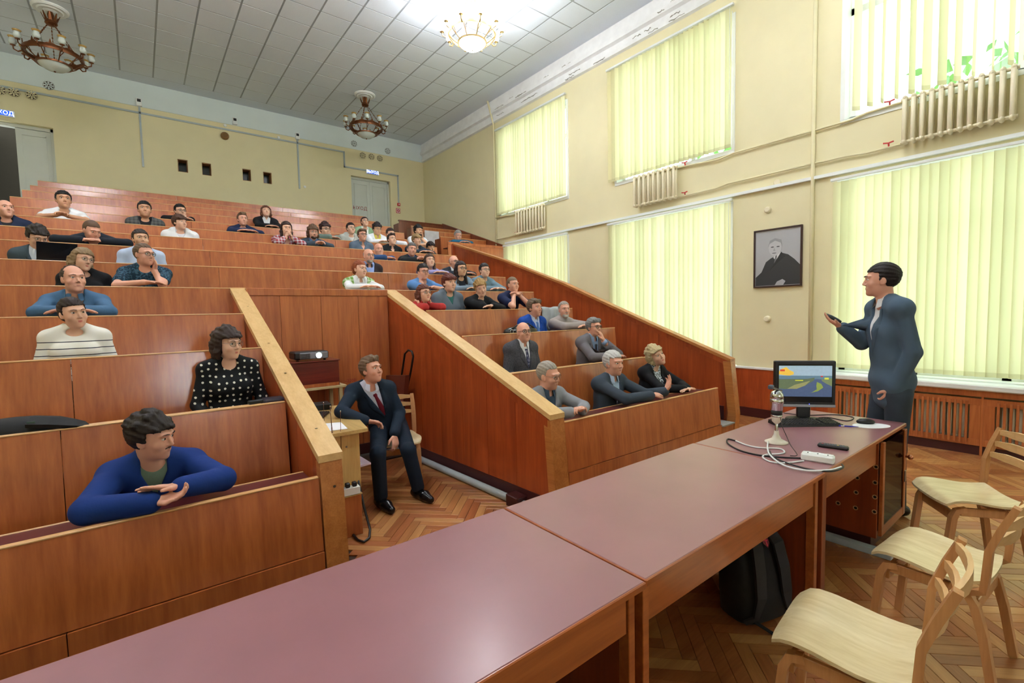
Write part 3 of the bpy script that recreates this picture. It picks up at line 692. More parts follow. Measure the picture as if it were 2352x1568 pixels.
# right partition
t = thing('bay_partition', 'right sloping partition of the projector bay with pale oak hand rail', 'partition', (2.4, 2.6, 0), world=True)
topR = lambda y: prail(y, 0.765, 1.862)
boards_x(t, lambda y: XR(y)+0.004, 0.025, 2.67, 5.40, 7, topR, 0.14, m_board)
boards_x(t, lambda y: XR(y)+0.12, 0.022, 2.67, 5.40, 6, topR, 0.0, m_board)
MB().hexa([(XR(2.67)-0.002, 2.67, 0), (XR(2.67)+0.02, 2.67, 0), (XR(5.4)+0.02, 5.4, 0), (XR(5.4)-0.002, 5.4, 0), (XR(2.67)-0.002, 2.67, 0.14), (XR(2.67)+0.02, 2.67, 0.14), (XR(5.4)+0.02, 5.4, 0.14), (XR(5.4)-0.002, 5.4, 0.14)]).build('skirting', m_skirt, t)
MB().hexa([(2.435, 2.575, 0), (2.585, 2.575, 0), (2.585, 2.66, 0), (2.435, 2.66, 0), (2.435, 2.645, 0.765), (2.585, 2.645, 0.765), (2.585, 2.72, 0.765), (2.435, 2.72, 0.765)]).build('end_post', m_railw, t)
rail_bar(t, lambda y: XR(y)-0.006, lambda y: XR(y)+0.150, 2.643, 0.767, 5.44, 1.868, m_rail, 0.04)
rail_bar(t, lambda y: XR(y)-0.004, lambda y: XR(y)+0.006, 2.66, 0.70, 5.40, 1.80, m_board, 0.065, 'under_rail_trim')
# back of the bay
t = thing('bay_back_wall', 'tall boarded back wall of the projector bay', 'partition', (0.85, 5.4, 0), world=True)
xs = [LX1, 1.154, 1.562, 1.974, XR(5.4)]
for a, b in zip(xs, xs[1:]): MB().box(a+0.002, 5.335, 0.0, b-0.002, 5.36, 1.83).build('board', m_board if a > 2 else m_panel, t)
MB().cbox(LX1, 5.325, 1.825, XR(5.4), 5.43, 1.900, 0.004).build('top_rail', m_panel, t)
MB().box(LX1, 5.32, 0.0, XR(5.4), 5.335, 0.12).build('skirting', m_skirt, t)
# floor pipe in the bay with its box
t = thing('floor_pipe', 'pale grey pipe lying along the right partition of the bay', 'pipe', (2.3, 4.0, 0), world=True)
MB().tube([(XR(5.2)-0.05, 5.2, 0.036), (XR(3.05)-0.05, 3.05, 0.036)], 0.033, 10).build('pipe_run', m_pipe, t, True)
MB().tube([(XR(2.9)-0.05, 2.93, 0.036), (XR(2.4)-0.05, 2.3, 0.036)], 0.033, 10).build('pipe_run', m_pipe, t, True)
tag(MB().cbox(XR(3)-0.115, 2.92, 0.0, XR(3)-0.004, 3.07, 0.10, 0.006).build('pipe_cover_box', m_skirt), 'small dark red wooden box over the floor pipe', 'box')

# ---- side wall of the right hand aisle
WX = 5.25
WP = [(2.651, 1.0), (3.717, 1.40), (5.312, 2.02), (6.864, 2.545), (8.571, 3.045)]
def wz(y):
    for (a, za), (b, zb_) in zip(WP, WP[1:]):
        if y <= b: return za+(zb_-za)*(y-a)/(b-a)
    return WP[-1][1]
t = thing('aisle_side_wall', 'long sloping boarded side wall beside the window aisle', 'partition', (WX, 2.6, 0), world=True)
yy = [2.72, 3.2, 3.62, 4.05, 4.5, 4.95, 5.4, 5.9, 6.35, 6.86, 7.35, 7.85, 8.57]
for a, b in zip(yy, yy[1:]):
    za = 0 if a < 3.3 else max(0, wz(a)-1.25)
    MB().hexa([(WX, a+0.0016, za), (WX+0.03, a+0.0016, za), (WX+0.03, b-0.0016, za), (WX, b-0.0016, za), (WX, a+0.0016, wz(a)-0.01), (WX+0.03, a+0.0016, wz(a)-0.01), (WX+0.03, b-0.0016, wz(b)-0.01), (WX, b-0.0016, wz(b)-0.01)]).build('board', m_board, t)
    MB().box(WX+0.03, a, 0, WX+0.055, b, wz(a)-0.02).build('outer_board', m_board, t)
for (a, za), (b, zb_) in zip(WP, WP[1:]):
    rail_bar(t, c0(WX-0.035), c0(WX+0.075), a, za-0.012, b, zb_-0.012, m_railw, 0.035)
    rail_bar(t, c0(WX-0.014), c0(WX), a, za-0.075, b, zb_-0.075, m_board, 0.065, 'under_rail_trim')
MB().hexa([(WX-0.03, 2.585, 0.40), (WX+0.07, 2.585, 0.40), (WX+0.07, 2.68, 0.40), (WX-0.03, 2.68, 0.40), (WX-0.03, 2.65, 0.99), (WX+0.07, 2.65, 0.99), (WX+0.07, 2.74, 0.99), (WX-0.03, 2.74, 0.99)]).hexa([(WX-0.03, 2.62, 0.0), (WX+0.07, 2.62, 0.0), (WX+0.07, 2.72, 0.0), (WX-0.03, 2.72, 0.0), (WX-0.03, 2.585, 0.40), (WX+0.07, 2.585, 0.40), (WX+0.07, 2.68, 0.40), (WX-0.03, 2.68, 0.40)]).build('end_post', m_railw, t)
MB().box(WX-0.012, 2.74, 0.315, WX, 3.3, 0.47).build('skirting', m_skirt, t)
MB().box(WX-0.05, 8.53, 2.2, WX+0.10, 8.60, 3.05).build('upper_post', m_board, t)
# mirrored side wall of the left aisle, out of the picture
# ---- upper side gallery by the window wall
t = thing('gallery_partition', 'boarded front of the raised side gallery below the upper window', 'partition', (6.0, 9.1, 2.2), world=True)
g0 = [5.42, 5.9, 6.28, 6.66, 6.98]
for a, b in zip(g0, g0[1:]): MB().box(a+0.002, 9.09, 2.2, b-0.002, 9.115, 3.13).build('board', m_panel, t)
MB().cbox(5.42, 9.075, 3.125, 6.99, 9.125, 3.185, 0.004).build('top_rail', m_panel, t)
MB().cbox(5.44, 9.12, 3.05, 6.98, 9.34, 3.07, 0.003).build('desktop', m_desk, t)
struct('floor_gallery', MB().box(5.3, 9.125, 2.2, XW, 9.6, 2.42), m_tread)
for (y, z, xa, lab) in ((9.8, 3.415, 5.64, 'front bench of the raised side gallery behind the man in teal'), (10.5, 3.66, 5.62, 'second bench of the raised side gallery with a paper sheet on it'), (11.25, 3.885, 5.63, 'third bench of the raised side gallery')):
    b = thing('gallery_bench', lab, 'bench', (xa, y, z-0.9), world=True)
    MB().box(xa, y, z-0.9, 6.95, y+0.03, z-0.01).build('front_panel', m_panel, b)
    MB().cbox(xa, y-0.003, z-0.011, 6.95, y+0.033, z, 0.003).build('edge_strip', m_edge, b)
    MB().box(xa-0.012, y-0.01, z-0.9, xa+0.012, y+0.24, z-0.05).build('end_panel', m_dark, b)
    MB().cbox(xa+0.02, y+0.034, z-0.07, 6.95, y+0.25, z-0.05, 0.003).build('desktop', m_desk, b)
b = thing('gallery_partition', 'dark panelled rear wall of the raised side gallery', 'partition', (5.63, 11.95, 3.0), world=True)
for a, c in ((5.63, 6.3), (6.3, 6.98)): MB().box(a+0.001, 11.94, 3.0, c-0.001, 11.97, 4.12).build('board', m_dark, b)
MB().cbox(5.61, 11.925, 4.115, 6.98, 11.985, 4.15, 0.004).build('top_rail', m_dark, b)
MB().box(5.60, 11.93, 3.0, 5.63, 12.25, 4.06).build('end_panel', m_dark, b)
b = thing('wall_panelling', 'sloping dark wooden panelling along the window wall of the gallery', 'panelling', (6.98, 10.0, 2.5), world=True)
gz = lambda y: 3.185+(4.15-3.185)*(y-9.1)/(11.95-9.1)
ya = [9.1, 9.65, 10.2, 10.8, 11.4, 11.94]
for a, c in zip(ya, ya[1:]): MB().hexa([(6.965, a+0.001, 2.4), (6.995, a+0.001, 2.4), (6.995, c-0.001, 2.4), (6.965, c-0.001, 2.4), (6.965, a+0.001, gz(a)), (6.995, a+0.001, gz(a)), (6.995, c-0.001, gz(c)), (6.965, c-0.001, gz(c))]).build('board', m_dark, b)
rail_bar(b, c0(6.95), c0(7.005), 9.1, gz(9.1), 11.95, gz(11.95), m_dark, 0.03)
p0, p1 = at_y(975.7, 529, 10.49), at_y(1011, 563, 10.49)
tag(MB().box(5.60, 10.478, p1[2], 5.60+(p1[0]-p0[0])*0.95, 10.486, p0[2]).build('paper_sheet', plain('marbled grey paper', (206, 202, 206), 0.6, var=0.25, scale=9)), 'large pale marbled paper sheet hung on a gallery bench', 'paper sheet')
struct('floor_aisle', MB().box(5.33, 2.9, 0.0, XW-0.05, 4.2, 0.25).box(5.33, 4.2, 0.0, XW-0.05, 5.6, 0.8).box(5.33, 5.6, 0.0, XW-0.05, 7.4, 1.4).box(5.33, 7.4, 0.0, XW-0.05, 9.09, 2.0), m_tread) if False else None
# ------------------------------------------------------------------ chandeliers
m_opal = plain('opal glass', (214, 224, 220), 0.25, var=0.04)
m_amber = plain('amber glass rim', (196, 160, 96), 0.2, var=0.2)
m_lit = glow('lit opal glass', (248, 250, 255), LAMP)
m_bronze_lit = plain('lamplit bronze', (198, 176, 128), 0.35, 0.7, var=0.25, scale=30)  # bronze of the lit chandeliers, lamp glow put into its paler colour
m_ros = plain('white plaster rosette', (236, 240, 240), 0.8)
def chandelier(x, y, lit, label):
    t = thing('chandelier', label, 'chandelier', (x, y, ZC), group='ringed chandeliers under the ceiling')
    br = m_bronze_lit if lit else m_bronze; gl = m_lit if lit else m_opal
    MB().lathe([(0, -0.05), (0.07, -0.05), (0.09, -0.035), (0.15, -0.045), (0.17, -0.03), (0.21, -0.035), (0.235, -0.012), (0.235, 0.0), (0, 0.0)], 28).build('ceiling_rosette', m_ros, t, 40)
    g = MB().lathe([(0.03, -0.05), (0.045, -0.10), (0.035, -0.16), (0.075, -0.19), (0.08, -0.235), (0.06, -0.26), (0.02, -0.27), (0.0, -0.27)], 16)
    for k in range(8):
        a = math.pi*k/4; c, s = math.cos(a), math.sin(a)
        g.bar([(0.07*c, 0.07*s, -0.20), (0.095*c, 0.095*s, -0.14), (0.115*c, 0.115*s, -0.085)], [0.04, 0.03, 0.008], [0.008]*3, (c, s, 0.2))
    g.build('canopy_crown', br, t, 40)
    zr, rr = -0.74, 0.36
    for k in range(5):
        a = 2*math.pi*(k+0.3)/5; p0 = Vector((0.05*math.cos(a), 0.05*math.sin(a), -0.25)); p1 = Vector((rr*math.cos(a), rr*math.sin(a), zr+0.03))
        g = MB(); n = 11; d = (p1-p0)/n
        for q in range(n):
            A = p0+d*(q+0.12); B = p0+d*(q+0.88); g.tube([A, (A+B)/2, B], [0.005, 0.011 if q % 2 else 0.007, 0.005], 5)
        g.tube([p0, p1], 0.0035, 4)
        g.build('hanging_chain', br, t, True)
    g = MB().lathe([(rr-0.012, zr-0.03), (rr+0.012, zr-0.035), (rr+0.02, zr), (rr+0.012, zr+0.035), (rr-0.012, zr+0.03)], 40, closed=True)
    for k in range(10):
        a = 2*math.pi*(k+0.5)/10; c, s = math.cos(a), math.sin(a); R_ = rr+0.006
        w = 0.075
        P = [(-w, 0.03), (-w*0.5, 0.05), (-w*0.25, 0.05), (0, 0.12), (w*0.25, 0.05), (w*0.5, 0.05), (w, 0.03)]
        vs = [(R_*c-u*s, R_*s+u*c, zr+z) for u, z in P]+[((R_-0.01)*c-u*s, (R_-0.01)*s+u*c, zr+z) for u, z in P]
        n = len(P); g.add(vs, [tuple(range(n)), tuple(range(n, 2*n))[::-1]]+[(q, (q+1) % n, n+(q+1) % n, n+q) for q in range(n)])
    g.build('ring_band', br, t, 40)
    zb = -0.885
    g = MB().lathe([(0.205, zb-0.012), (0.225, zb-0.012), (0.228, zb+0.012), (0.205, zb+0.012)], 32, closed=True)
    for k in range(10):
        a = 2*math.pi*k/10; c, s = math.cos(a), math.sin(a)
        g.tube([(rr*c, rr*s, zr-0.03), (0.30*c, 0.30*s, zr-0.09), (0.225*c, 0.225*s, zb)], 0.008, 5)
        b = a+0.12; g.tube([(rr*math.cos(b), rr*math.sin(b), zr-0.03), (0.29*c, 0.29*s, zr-0.10)], 0.005, 4)
    g.build('lower_frame', br, t, 40)
    MB().lathe([(0.0, -0.985), (0.05, -0.982), (0.13, -0.955), (0.185, -0.915), (0.205, zb), (0.19, zb+0.01), (0, zb+0.012)], 28).build('glass_bowl', gl, t, 60)
    MB().ell((0, 0, -0.992), (0.016, 0.016, 0.012), 8, 6).build('finial', br, t, True)
    for k in range(10):
        a = 2*math.pi*k/10; c, s = math.cos(a), math.sin(a)
        arm = MB().tube([(rr*c, rr*s, zr-0.02), ((rr+0.05)*c, (rr+0.05)*s, zr-0.055), ((rr+0.10)*c, (rr+0.10)*s, zr-0.03), ((rr+0.105)*c, (rr+0.105)*s, zr+0.02)], [0.012, 0.011, 0.01, 0.008], 6)
        arm.lathe([(0, 0.0), (0.03, 0.006), (0.034, 0.014), (0.014, 0.022), (0, 0.022)], 10, c=((rr+0.105)*c, (rr+0.105)*s, zr+0.015)).build('lamp_arm', br, t, 50)
        sh = MB().lathe([(0.012, 0.036), (0.034, 0.04), (0.050, 0.070), (0.046, 0.100), (0.037, 0.118), (0.040, 0.130)], 14, c=((rr+0.105)*c, (rr+0.105)*s, zr)).build('glass_shade', gl, t, True)
        MB().lathe([(0.040, 0.130), (0.050, 0.150), (0.056, 0.155), (0.049, 0.151), (0.038, 0.131)], 14, c=((rr+0.105)*c, (rr+0.105)*s, zr)).build('shade_rim', m_amber if not lit else m_lit, sh, True)
    return t
chandelier(-0.86, 10.87, False, 'unlit bronze chandelier near the half open door')
chandelier(4.38, 10.87, False, 'unlit bronze chandelier near the closed grey door')
chandelier(4.32, 6.33, True, 'brightly lit chandelier nearest the windows')
chandelier(-0.86, 6.33, True, 'lit chandelier over the left bench rows')
chandelier(4.38, 1.79, True, 'lit chandelier over the lecture table')
chandelier(-0.86, 1.79, True, 'lit chandelier over the front of the hall')

# ------------------------------------------------------------------ lecture table in three sections
TY0, TY1, TZ = 0.88, 1.62, 0.75
def top_poly(t, x0, x1, y0=TY0, y1=TY1, z=TZ):
    MB().cbox(x0, y0, z-0.026, x1, y1, z-0.002, 0.003).build('top_edge_band', m_twood, t)
    MB().cbox(x0+0.004, y0+0.006, z-0.004, x1-0.004, y1-0.006, z, 0.002).build('table_top', m_table, t)
t = thing('lecture_table', 'nearest section of the long maroon lecture table, left of the seam by the post pair', 'table', (0.4, 1.2, 0), world=True)
top_poly(t, -0.62, 1.205, 0.876, 1.625, TZ-0.002)
MB().cbox(-0.6, 0.895, 0.60, 1.13, 0.918, TZ-0.028, 0.002).build('apron', m_twood, t)
MB().box(-0.6, 1.58, 0.60, 1.13, 1.60, TZ-0.028).build('apron', m_twood, t)
MB().cbox(1.135, 0.89, 0.0, 1.165, 0.93, TZ-0.028, 0.002).build('leg', m_twood, t)
MB().box(1.14, 0.93, 0.03, 1.16, 1.58, TZ-0.03).build('side_panel', m_tpanel, t)
MB().box(-0.60, 0.9, 0.0, -0.575, 1.58, TZ-0.03).build('side_panel', m_tpanel, t)
MB().box(-0.575, 1.555, 0.12, 1.14, 1.575, 0.60).build('back_panel', m_tpanel, t)
t = thing('lecture_table', 'middle section of the long maroon lecture table with the backpack under it', 'table', (1.9, 1.2, 0), world=True)
top_poly(t, 1.21, 2.715)
MB().cbox(1.245, 0.90, 0.59, 2.62, 0.922, TZ-0.028, 0.002).build('apron', m_twood, t)
MB().cbox(1.21, 0.893, 0.0, 1.242, 0.935, TZ-0.028, 0.002).build('leg', m_twood, t)
MB().box(1.215, 0.935, 0.03, 1.237, 1.58, TZ-0.03).build('side_panel', m_tpanel, t)
MB().cbox(2.625, 0.893, 0.0, 2.66, 0.935, TZ-0.028, 0.002).build('leg', m_twood, t)
MB().box(2.63, 0.935, 0.03, 2.655, 1.58, TZ-0.03).build('side_panel', m_tpanel, t)
MB().box(1.24, 1.56, 0.10, 2.63, 1.58, TZ-0.03).build('back_panel', m_tpanel, t)
MB().cbox(1.24, 1.33, 0.13, 2.63, 1.53, 0.16, 0.003).build('foot_board', wood('worn foot board', (112, 74, 52), (150, 112, 84), 'X', 8, 0.6, 0.0), t)
t = thing('lecture_table', 'window end section of the lecture table with the monitor on it', 'table', (3.5, 1.2, 0), world=True)
top_poly(t, 2.72, 4.275, 0.884, 1.615)
MB().cbox(2.74, 0.90, 0.585, 3.64, 0.925, TZ-0.028, 0.002).build('drawer_front', m_twood, t)
MB().cbox(2.72, 0.893, 0.0, 2.775, 0.94, TZ-0.028, 0.002).build('leg', m_tpanel, t)
MB().box(2.73, 0.94, 0.03, 2.752, 1.58, TZ-0.03).build('side_panel', m_tpanel, t)
MB().box(2.752, 1.56, 0.08, 3.66, 1.58, TZ-0.03).build('back_panel', m_tpanel, t)
# pedestal side panel with drilled holes
hp = []
for hx, hy in ((2012, 1072), (2010, 1108), (2009.5, 1141), (2008.5, 1175), (1969, 1097), (1966.5, 1130.5), (1965, 1166), (1925, 1155)):
    p = at_x(hx, hy, 3.66); hp.append((p[1], p[2]))
pp = MB().box(3.66, 0.895, 0.09, 3.682, 1.58, TZ-0.03).build('pedestal_side', m_tpanel, t)
for (y, z) in hp:
    MB().lathe([(0.009, 0), (0.015, 0.0), (0.0145, 0.002), (0.009, 0.001)], 12, closed=True, M=Matrix.Translation((3.66, y, z)) @ Matrix.Rotation(math.radians(-90), 4, 'Y')).build('hole_rim', plain('raw wood of drilled holes', (196, 150, 110), 0.7), pp)
    MB().lathe([(0, 0), (0.0095, 0), (0.0095, 0.0008), (0, 0.0008)], 10, M=Matrix.Translation((3.66, y, z)) @ Matrix.Rotation(math.radians(-90), 4, 'Y')).build('hole', plain('dark drilled hole', (26, 14, 8), 0.9), pp)
MB().box(3.69, 0.93, 0.0, 4.24, 1.58, 0.09).build('plinth', m_skirt, t)
MB().box(4.225, 0.895, 0.09, 4.247, 1.58, TZ-0.03).build('pedestal_side', m_tpanel, t)
MB().box(3.682, 1.555, 0.09, 4.225, 1.58, TZ-0.03).build('back_panel', m_tpanel, t)
MB().box(3.682, 0.905, 0.09, 4.225, 1.55, 0.115).build('cabinet_floor', m_tpanel, t)
MB().box(3.682, 0.93, 0.40, 4.225, 1.5, 0.415).build('shelf', m_tpanel, t)
d = MB().cbox(3.69, 0.873, 0.10, 3.735, 0.893, TZ-0.035, 0.002).cbox(4.19, 0.873, 0.10, 4.245, 0.893, TZ-0.035, 0.002).box(3.735, 0.875, 0.10, 4.19, 0.891, 0.16).build('cabinet_door', m_twood, t)
MB().box(3.735, 0.879, 0.16, 4.19, 0.884, TZ-0.04).build('pane', clear_glass('smoked door glass', (96, 92, 88), 0.18), d)
MB().tube([(4.22, 0.873, 0.52), (4.22, 0.852, 0.52)], 0.008, 8).ell((4.22, 0.846, 0.52), (0.018, 0.018, 0.018), 10, 8).build('door_knob', plain('copper knob', (196, 130, 96), 0.25, 0.8), d, True)
MB().cbox(4.20, 0.868, 0.34, 4.235, 0.874, 0.42, 0.002).build('lock_plate', m_metal, d)
for z0, z1, c in ((0.42, 0.62, (96, 116, 140)), (0.36, 0.56, (88, 84, 92))):
    y = 1.0 if c[0] == 96 else 0.96
    tag(MB().box(4.0, y, 0.4165, 4.2, y+0.02, z1+0.02).build('folder', plain('folder %d' % c[0], c, 0.5)), ('blue' if c[0] == 96 else 'grey')+' folder standing inside the glazed table cabinet', 'folder')
tag(MB().cbox(3.60, 0.80, 0.0, 3.655, 1.45, 0.045, 0.004).build('floor_channel', m_pipe), 'grey steel cable channel on the floor beside the table pedestal', 'cable channel')

# ------------------------------------------------------------------ things on the lecture table
p = at_z(1855, 955, TZ)
MONX, MONY = 3.86, 1.40
t = thing('monitor', 'black square computer monitor showing an aerial river slide', 'monitor', (MONX, MONY, TZ), math.radians(-50))
MB().lathe([(0, 0), (0.125, 0), (0.12, 0.014), (0.05, 0.024), (0, 0.026)], 26, M=Matrix.Scale(0.85, 4, (0, 1, 0))).build('stand_base', m_black, t, 40)
MB().cbox(-0.045, 0.0, 0.02, 0.045, 0.03, 0.16, 0.006).build('stand_neck', m_black, t)
W2, ZB, ZT = 0.205, 0.105, 0.445
b = MB().cbox(-W2, -0.012, ZB, W2, 0.03, ZT, 0.006).build('housing', m_black, t)
MB().cbox(-W2, -0.016, ZB-0.004, W2, -0.010, ZB+0.016, 0.003).build('silver_trim', plain('brushed silver plastic', (168, 172, 178), 0.3, 0.6), t)
s = MB().box(-W2+0.022, -0.0145, ZB+0.035, W2-0.022, -0.012, ZT-0.022).build('screen', plain('black screen', (10, 10, 12), 0.15, emit=((8, 8, 10), 0.3)), t)
sx0, sx1, sz0, sz1 = -0.178, 0.178, ZB+0.075, ZB+0.305
def scr(poly, d, c, nm, e=0.22): MB().prism([(sx0+(sx1-sx0)*u, sz0+(sz1-sz0)*v) for u, v in poly], 'Y', -0.0145-d, -0.0142).build(nm, plain('slide '+nm+' %d %d %d' % c, c, 0.4, var=0.18, scale=60, emit=(c, e)), s)
R4 = lambda a, b, c, d: [(a, b), (c, b), (c, d), (a, d)]
scr(R4(0, 0.62, 1, 1), 0.0003, (160, 186, 206), 'sky'); scr(R4(0, 0.55, 1, 0.68), 0.0005, (96, 128, 150), 'far_hills'); scr(R4(0, 0, 1, 0.57), 0.0006, (74, 92, 128), 'river')
scr([(0, 0.26), (0, 0.56), (0.55, 0.58), (0.68, 0.62), (0.66, 0.52), (0.5, 0.36), (0.34, 0.26), (0.1, 0.24)], 0.0008, (96, 112, 84), 'left_bank')
scr([(0.16, 0.25), (0.3, 0.38), (0.6, 0.52), (0.5, 0.36), (0.34, 0.25)], 0.0010, (150, 150, 100), 'town')
scr([(0.72, 0.48), (0.80, 0.42), (0.84, 0.30), (0.74, 0.18), (0.54, 0.10), (0.62, 0.13), (0.72, 0.24), (0.71, 0.36)], 0.0010, (140, 160, 76), 'island')
scr([(0.80, 0.56), (1, 0.60), (1, 0.34), (0.9, 0.42), (0.82, 0.5)], 0.0010, (120, 134, 92), 'right_bank')
scr([(0.0, 0.72), (0.0, 0.82), (0.05, 0.90), (0.14, 0.96), (0.2, 0.86), (0.28, 0.80), (0.28, 0.72), (0.2, 0.68), (0.08, 0.70)], 0.0012, (236, 196, 76), 'map_region')
scr(R4(0.02, 0.82, 0.11, 0.88), 0.0014, (210, 74, 46), 'map_label'); scr(R4(0.31, 0.51, 0.46, 0.54), 0.0014, (214, 220, 70), 'place_label'); scr(R4(0.86, 0.56, 0.94, 0.62), 0.0014, (220, 224, 80), 'place_label'); scr(R4(0.79, 0.64, 0.83, 0.68), 0.0014, (206, 60, 60), 'marker')
MB().lathe([(0, 0), (0.0025, 0), (0, 0.001)], 6, M=Matrix.Translation((0.03, -0.0165, ZB+0.02)) @ Matrix.Rotation(math.radians(90), 4, 'X')).build('power_light', plain('blue light', (70, 80, 255), 0.3, emit=((80, 90, 255), 4)), t)
# keyboard
p0 = at_z(1862, 975, TZ)
t = thing('keyboard', 'black keyboard in front of the monitor on the lecture table', 'keyboard', (p0[0]-0.02, p0[1]+0.03, TZ), math.radians(-40))
MB().hexa([(-0.225, -0.075, 0.0), (0.225, -0.075, 0.0), (0.225, 0.075, 0.0), (-0.225, 0.075, 0.0), (-0.222, -0.072, 0.014), (0.222, -0.072, 0.014), (0.222, 0.072, 0.026), (-0.222, 0.072, 0.026)]).build('base', m_black, t)
key = MB().hexa([(-0.0085, -0.0085, 0), (0.0085, -0.0085, 0), (0.0085, 0.0085, 0.001), (-0.0085, 0.0085, 0.001), (-0.0065, -0.0065, 0.006), (0.0065, -0.0065, 0.006), (0.0065, 0.0065, 0.007), (-0.0065, 0.0065, 0.007)]).mesh('key', plain('dark key plastic', (34, 34, 38), 0.45))
for r in range(6):
    for c in range(21):
        if c in (15, ) : continue
        yy_ = -0.055+r*0.0205+(0.006 if r == 5 else 0); inst(key, 'key', t, (-0.205+c*0.0203, yy_, 0.0145+(yy_+0.072)*0.0833))
# mouse and oval pad
p0 = at_z(2002, 977, TZ)
tag(MB().lathe([(0, 0), (0.125, 0), (0.125, 0.002), (0, 0.002)], 28, M=Matrix.Translation((p0[0]-0.01, p0[1], TZ)) @ Matrix.Rotation(math.radians(-35), 4, 'Z') @ Matrix.Scale(0.62, 4, (0, 1, 0))).build('mouse_pad', m_paper), 'white oval disc used as a mouse pad', 'mouse pad')
t = thing('computer_mouse', 'black computer mouse on the white oval pad', 'mouse', (p0[0]+0.035, p0[1]+0.045, TZ+0.002), math.radians(35))
MB().ell((0, 0, 0.012), (0.034, 0.058, 0.024), 14, 8).build('shell', m_black, t, True)
MB().cbox(-0.004, 0.018, 0.028, 0.004, 0.04, 0.036, 0.002).build('scroll_wheel', m_metal, t)
p0, p1 = at_z(1921, 977, TZ+0.005), at_z(1972, 980, TZ+0.005)
t = thing('ballpoint_pen', 'blue ballpoint pen lying beside the oval pad', 'pen', tuple(p0), world=True)
MB().tube([p0, p0+(p1-p0)*0.62], 0.0045, 8).build('barrel', plain('blue pen plastic', (36, 40, 190), 0.3), t, True)
MB().tube([p0+(p1-p0)*0.2, p0+(p1-p0)*0.36], 0.0048, 8).build('label_band', m_paper, t, True)
MB().tube([p0+(p1-p0)*0.62, p1], [0.005, 0.0015], 8).build('tip', plain('blue pen plastic', (36, 40, 190), 0.3), t, True)
# desk microscope shaped document camera
p0 = at_z(1783, 1016, TZ)
t = thing('desk_microscope', 'chrome and cream desk microscope standing on the lecture table', 'microscope', tuple(p0))
MB().lathe([(0, 0), (0.065, 0.0), (0.066, 0.006), (0.05, 0.014), (0.028, 0.026), (0.016, 0.05), (0.0125, 0.075), (0, 0.076)], 24).build('foot', plain('cream enamel', (222, 214, 196), 0.3), t, True)
MB().lathe([(0.009, 0.07), (0.0095, 0.12), (0.007, 0.125)], 14).build('stem', m_chrome, t, 40)
MB().lathe([(0.008, 0.118), (0.026, 0.135), (0.031, 0.158), (0.031, 0.165)], 20).build('cream_collar', plain('cream enamel', (222, 214, 196), 0.3), t, 50)
MB().lathe([(0.032, 0.165), (0.0335, 0.168), (0.0335, 0.175), (0.032, 0.177)], 20).build('chrome_ring', m_chrome, t, 50)
MB().lathe([(0.032, 0.177), (0.032, 0.205)], 20).build('black_band', m_black, t, True)
MB().lathe([(0.031, 0.205), (0.035, 0.209), (0.035, 0.248), (0.039, 0.252), (0.039, 0.275), (0.036, 0.278), (0.039, 0.282), (0.037, 0.305), (0.028, 0.322), (0.012, 0.33), (0, 0.33)], 24).build('chrome_body', m_chrome, t, 50)
MB().bar([(-0.055, 0.01, 0.355), (0.035, -0.01, 0.325)], 0.02, 0.008).build('clip', m_metal, t)
MB().cbox(-0.075, -0.005, 0.343, -0.045, 0.025, 0.37, 0.006).build('clip_camera', plain('slate grey plastic', (84, 92, 104), 0.4), t)
# remote control
p0, p1 = at_z(1878, 1024, TZ), at_z(1950, 1034, TZ); d = p1-p0
t = thing('remote_control', 'long black remote control lying on the lecture table', 'remote control', tuple((p0+p1)/2), math.atan2(d[1], d[0]))
L = np.linalg.norm(d)/2
MB().cbox(-L, -0.024, 0, L, 0.024, 0.02, 0.007).build('case', m_black, t)
for r in range(3):
    for c in range(9):
        cc = (90, 92, 96) if (r, c) not in ((1, 0), (1, 6)) else ((180, 40, 40) if c == 0 else (200, 170, 60))
        MB().cbox(-L+0.02+c*(2*L-0.04)/9, -0.018+r*0.013, 0.019, -L+0.03+c*(2*L-0.04)/9, -0.010+r*0.013, 0.0225, 0.002).build('button', plain('button %d' % cc[0], cc, 0.5), t)
# power strip with cables
p0, p1 = at_z(1851, 1058, TZ), at_z(1929, 1070, TZ); d = p1-p0; L = np.linalg.norm(d)/2
t = thing('power_strip', 'white three socket power strip on the edge of the lecture table', 'power strip', tuple((p0+p1)/2+np.array([0.02, 0.03, 0])), math.atan2(d[1], d[0]))
MB().cbox(-L, -0.032, 0, L, 0.032, 0.042, 0.008).build('case', m_white, t)
for k in (-1, 0, 1):
    MB().lathe([(0.021, 0), (0.024, 0), (0.024, 0.002), (0.021, 0.002)], 16, closed=True, c=(k*L*0.6, 0, 0.0415)).build('socket_ring', m_white, t)
    MB().box(k*L*0.6-0.003, -0.010, 0.0415, k*L*0.6+0.003, 0.008, 0.0428).build('socket_slot', m_black, t)
def cable(label, pix, r, mat, z=TZ):
    pts = [at_z(x, y, z+r+(q[2] if len(q) > 2 else 0)) for q in pix for x, y in [q[:2]]]
    P = []
    for i in range(len(pts)-1):
        a = pts[max(i-1, 0)]; b = pts[i]; c = pts[i+1]; e = pts[min(i+2, len(pts)-1)]
        for s_ in range(6):
            u = s_/6.0; P.append(0.5*((2*b)+(-a+c)*u+(2*a-5*b+4*c-e)*u*u+(-a+3*b-3*c+e)*u**3))
    P.append(pts[-1]); return tag(MB().tube(P, r, 6).build('cable', mat, None, True), label, 'cable')
m_cw = plain('white cable sheath', (228, 230, 232), 0.4); m_cb = plain('black cable sheath', (20, 22, 24), 0.45)
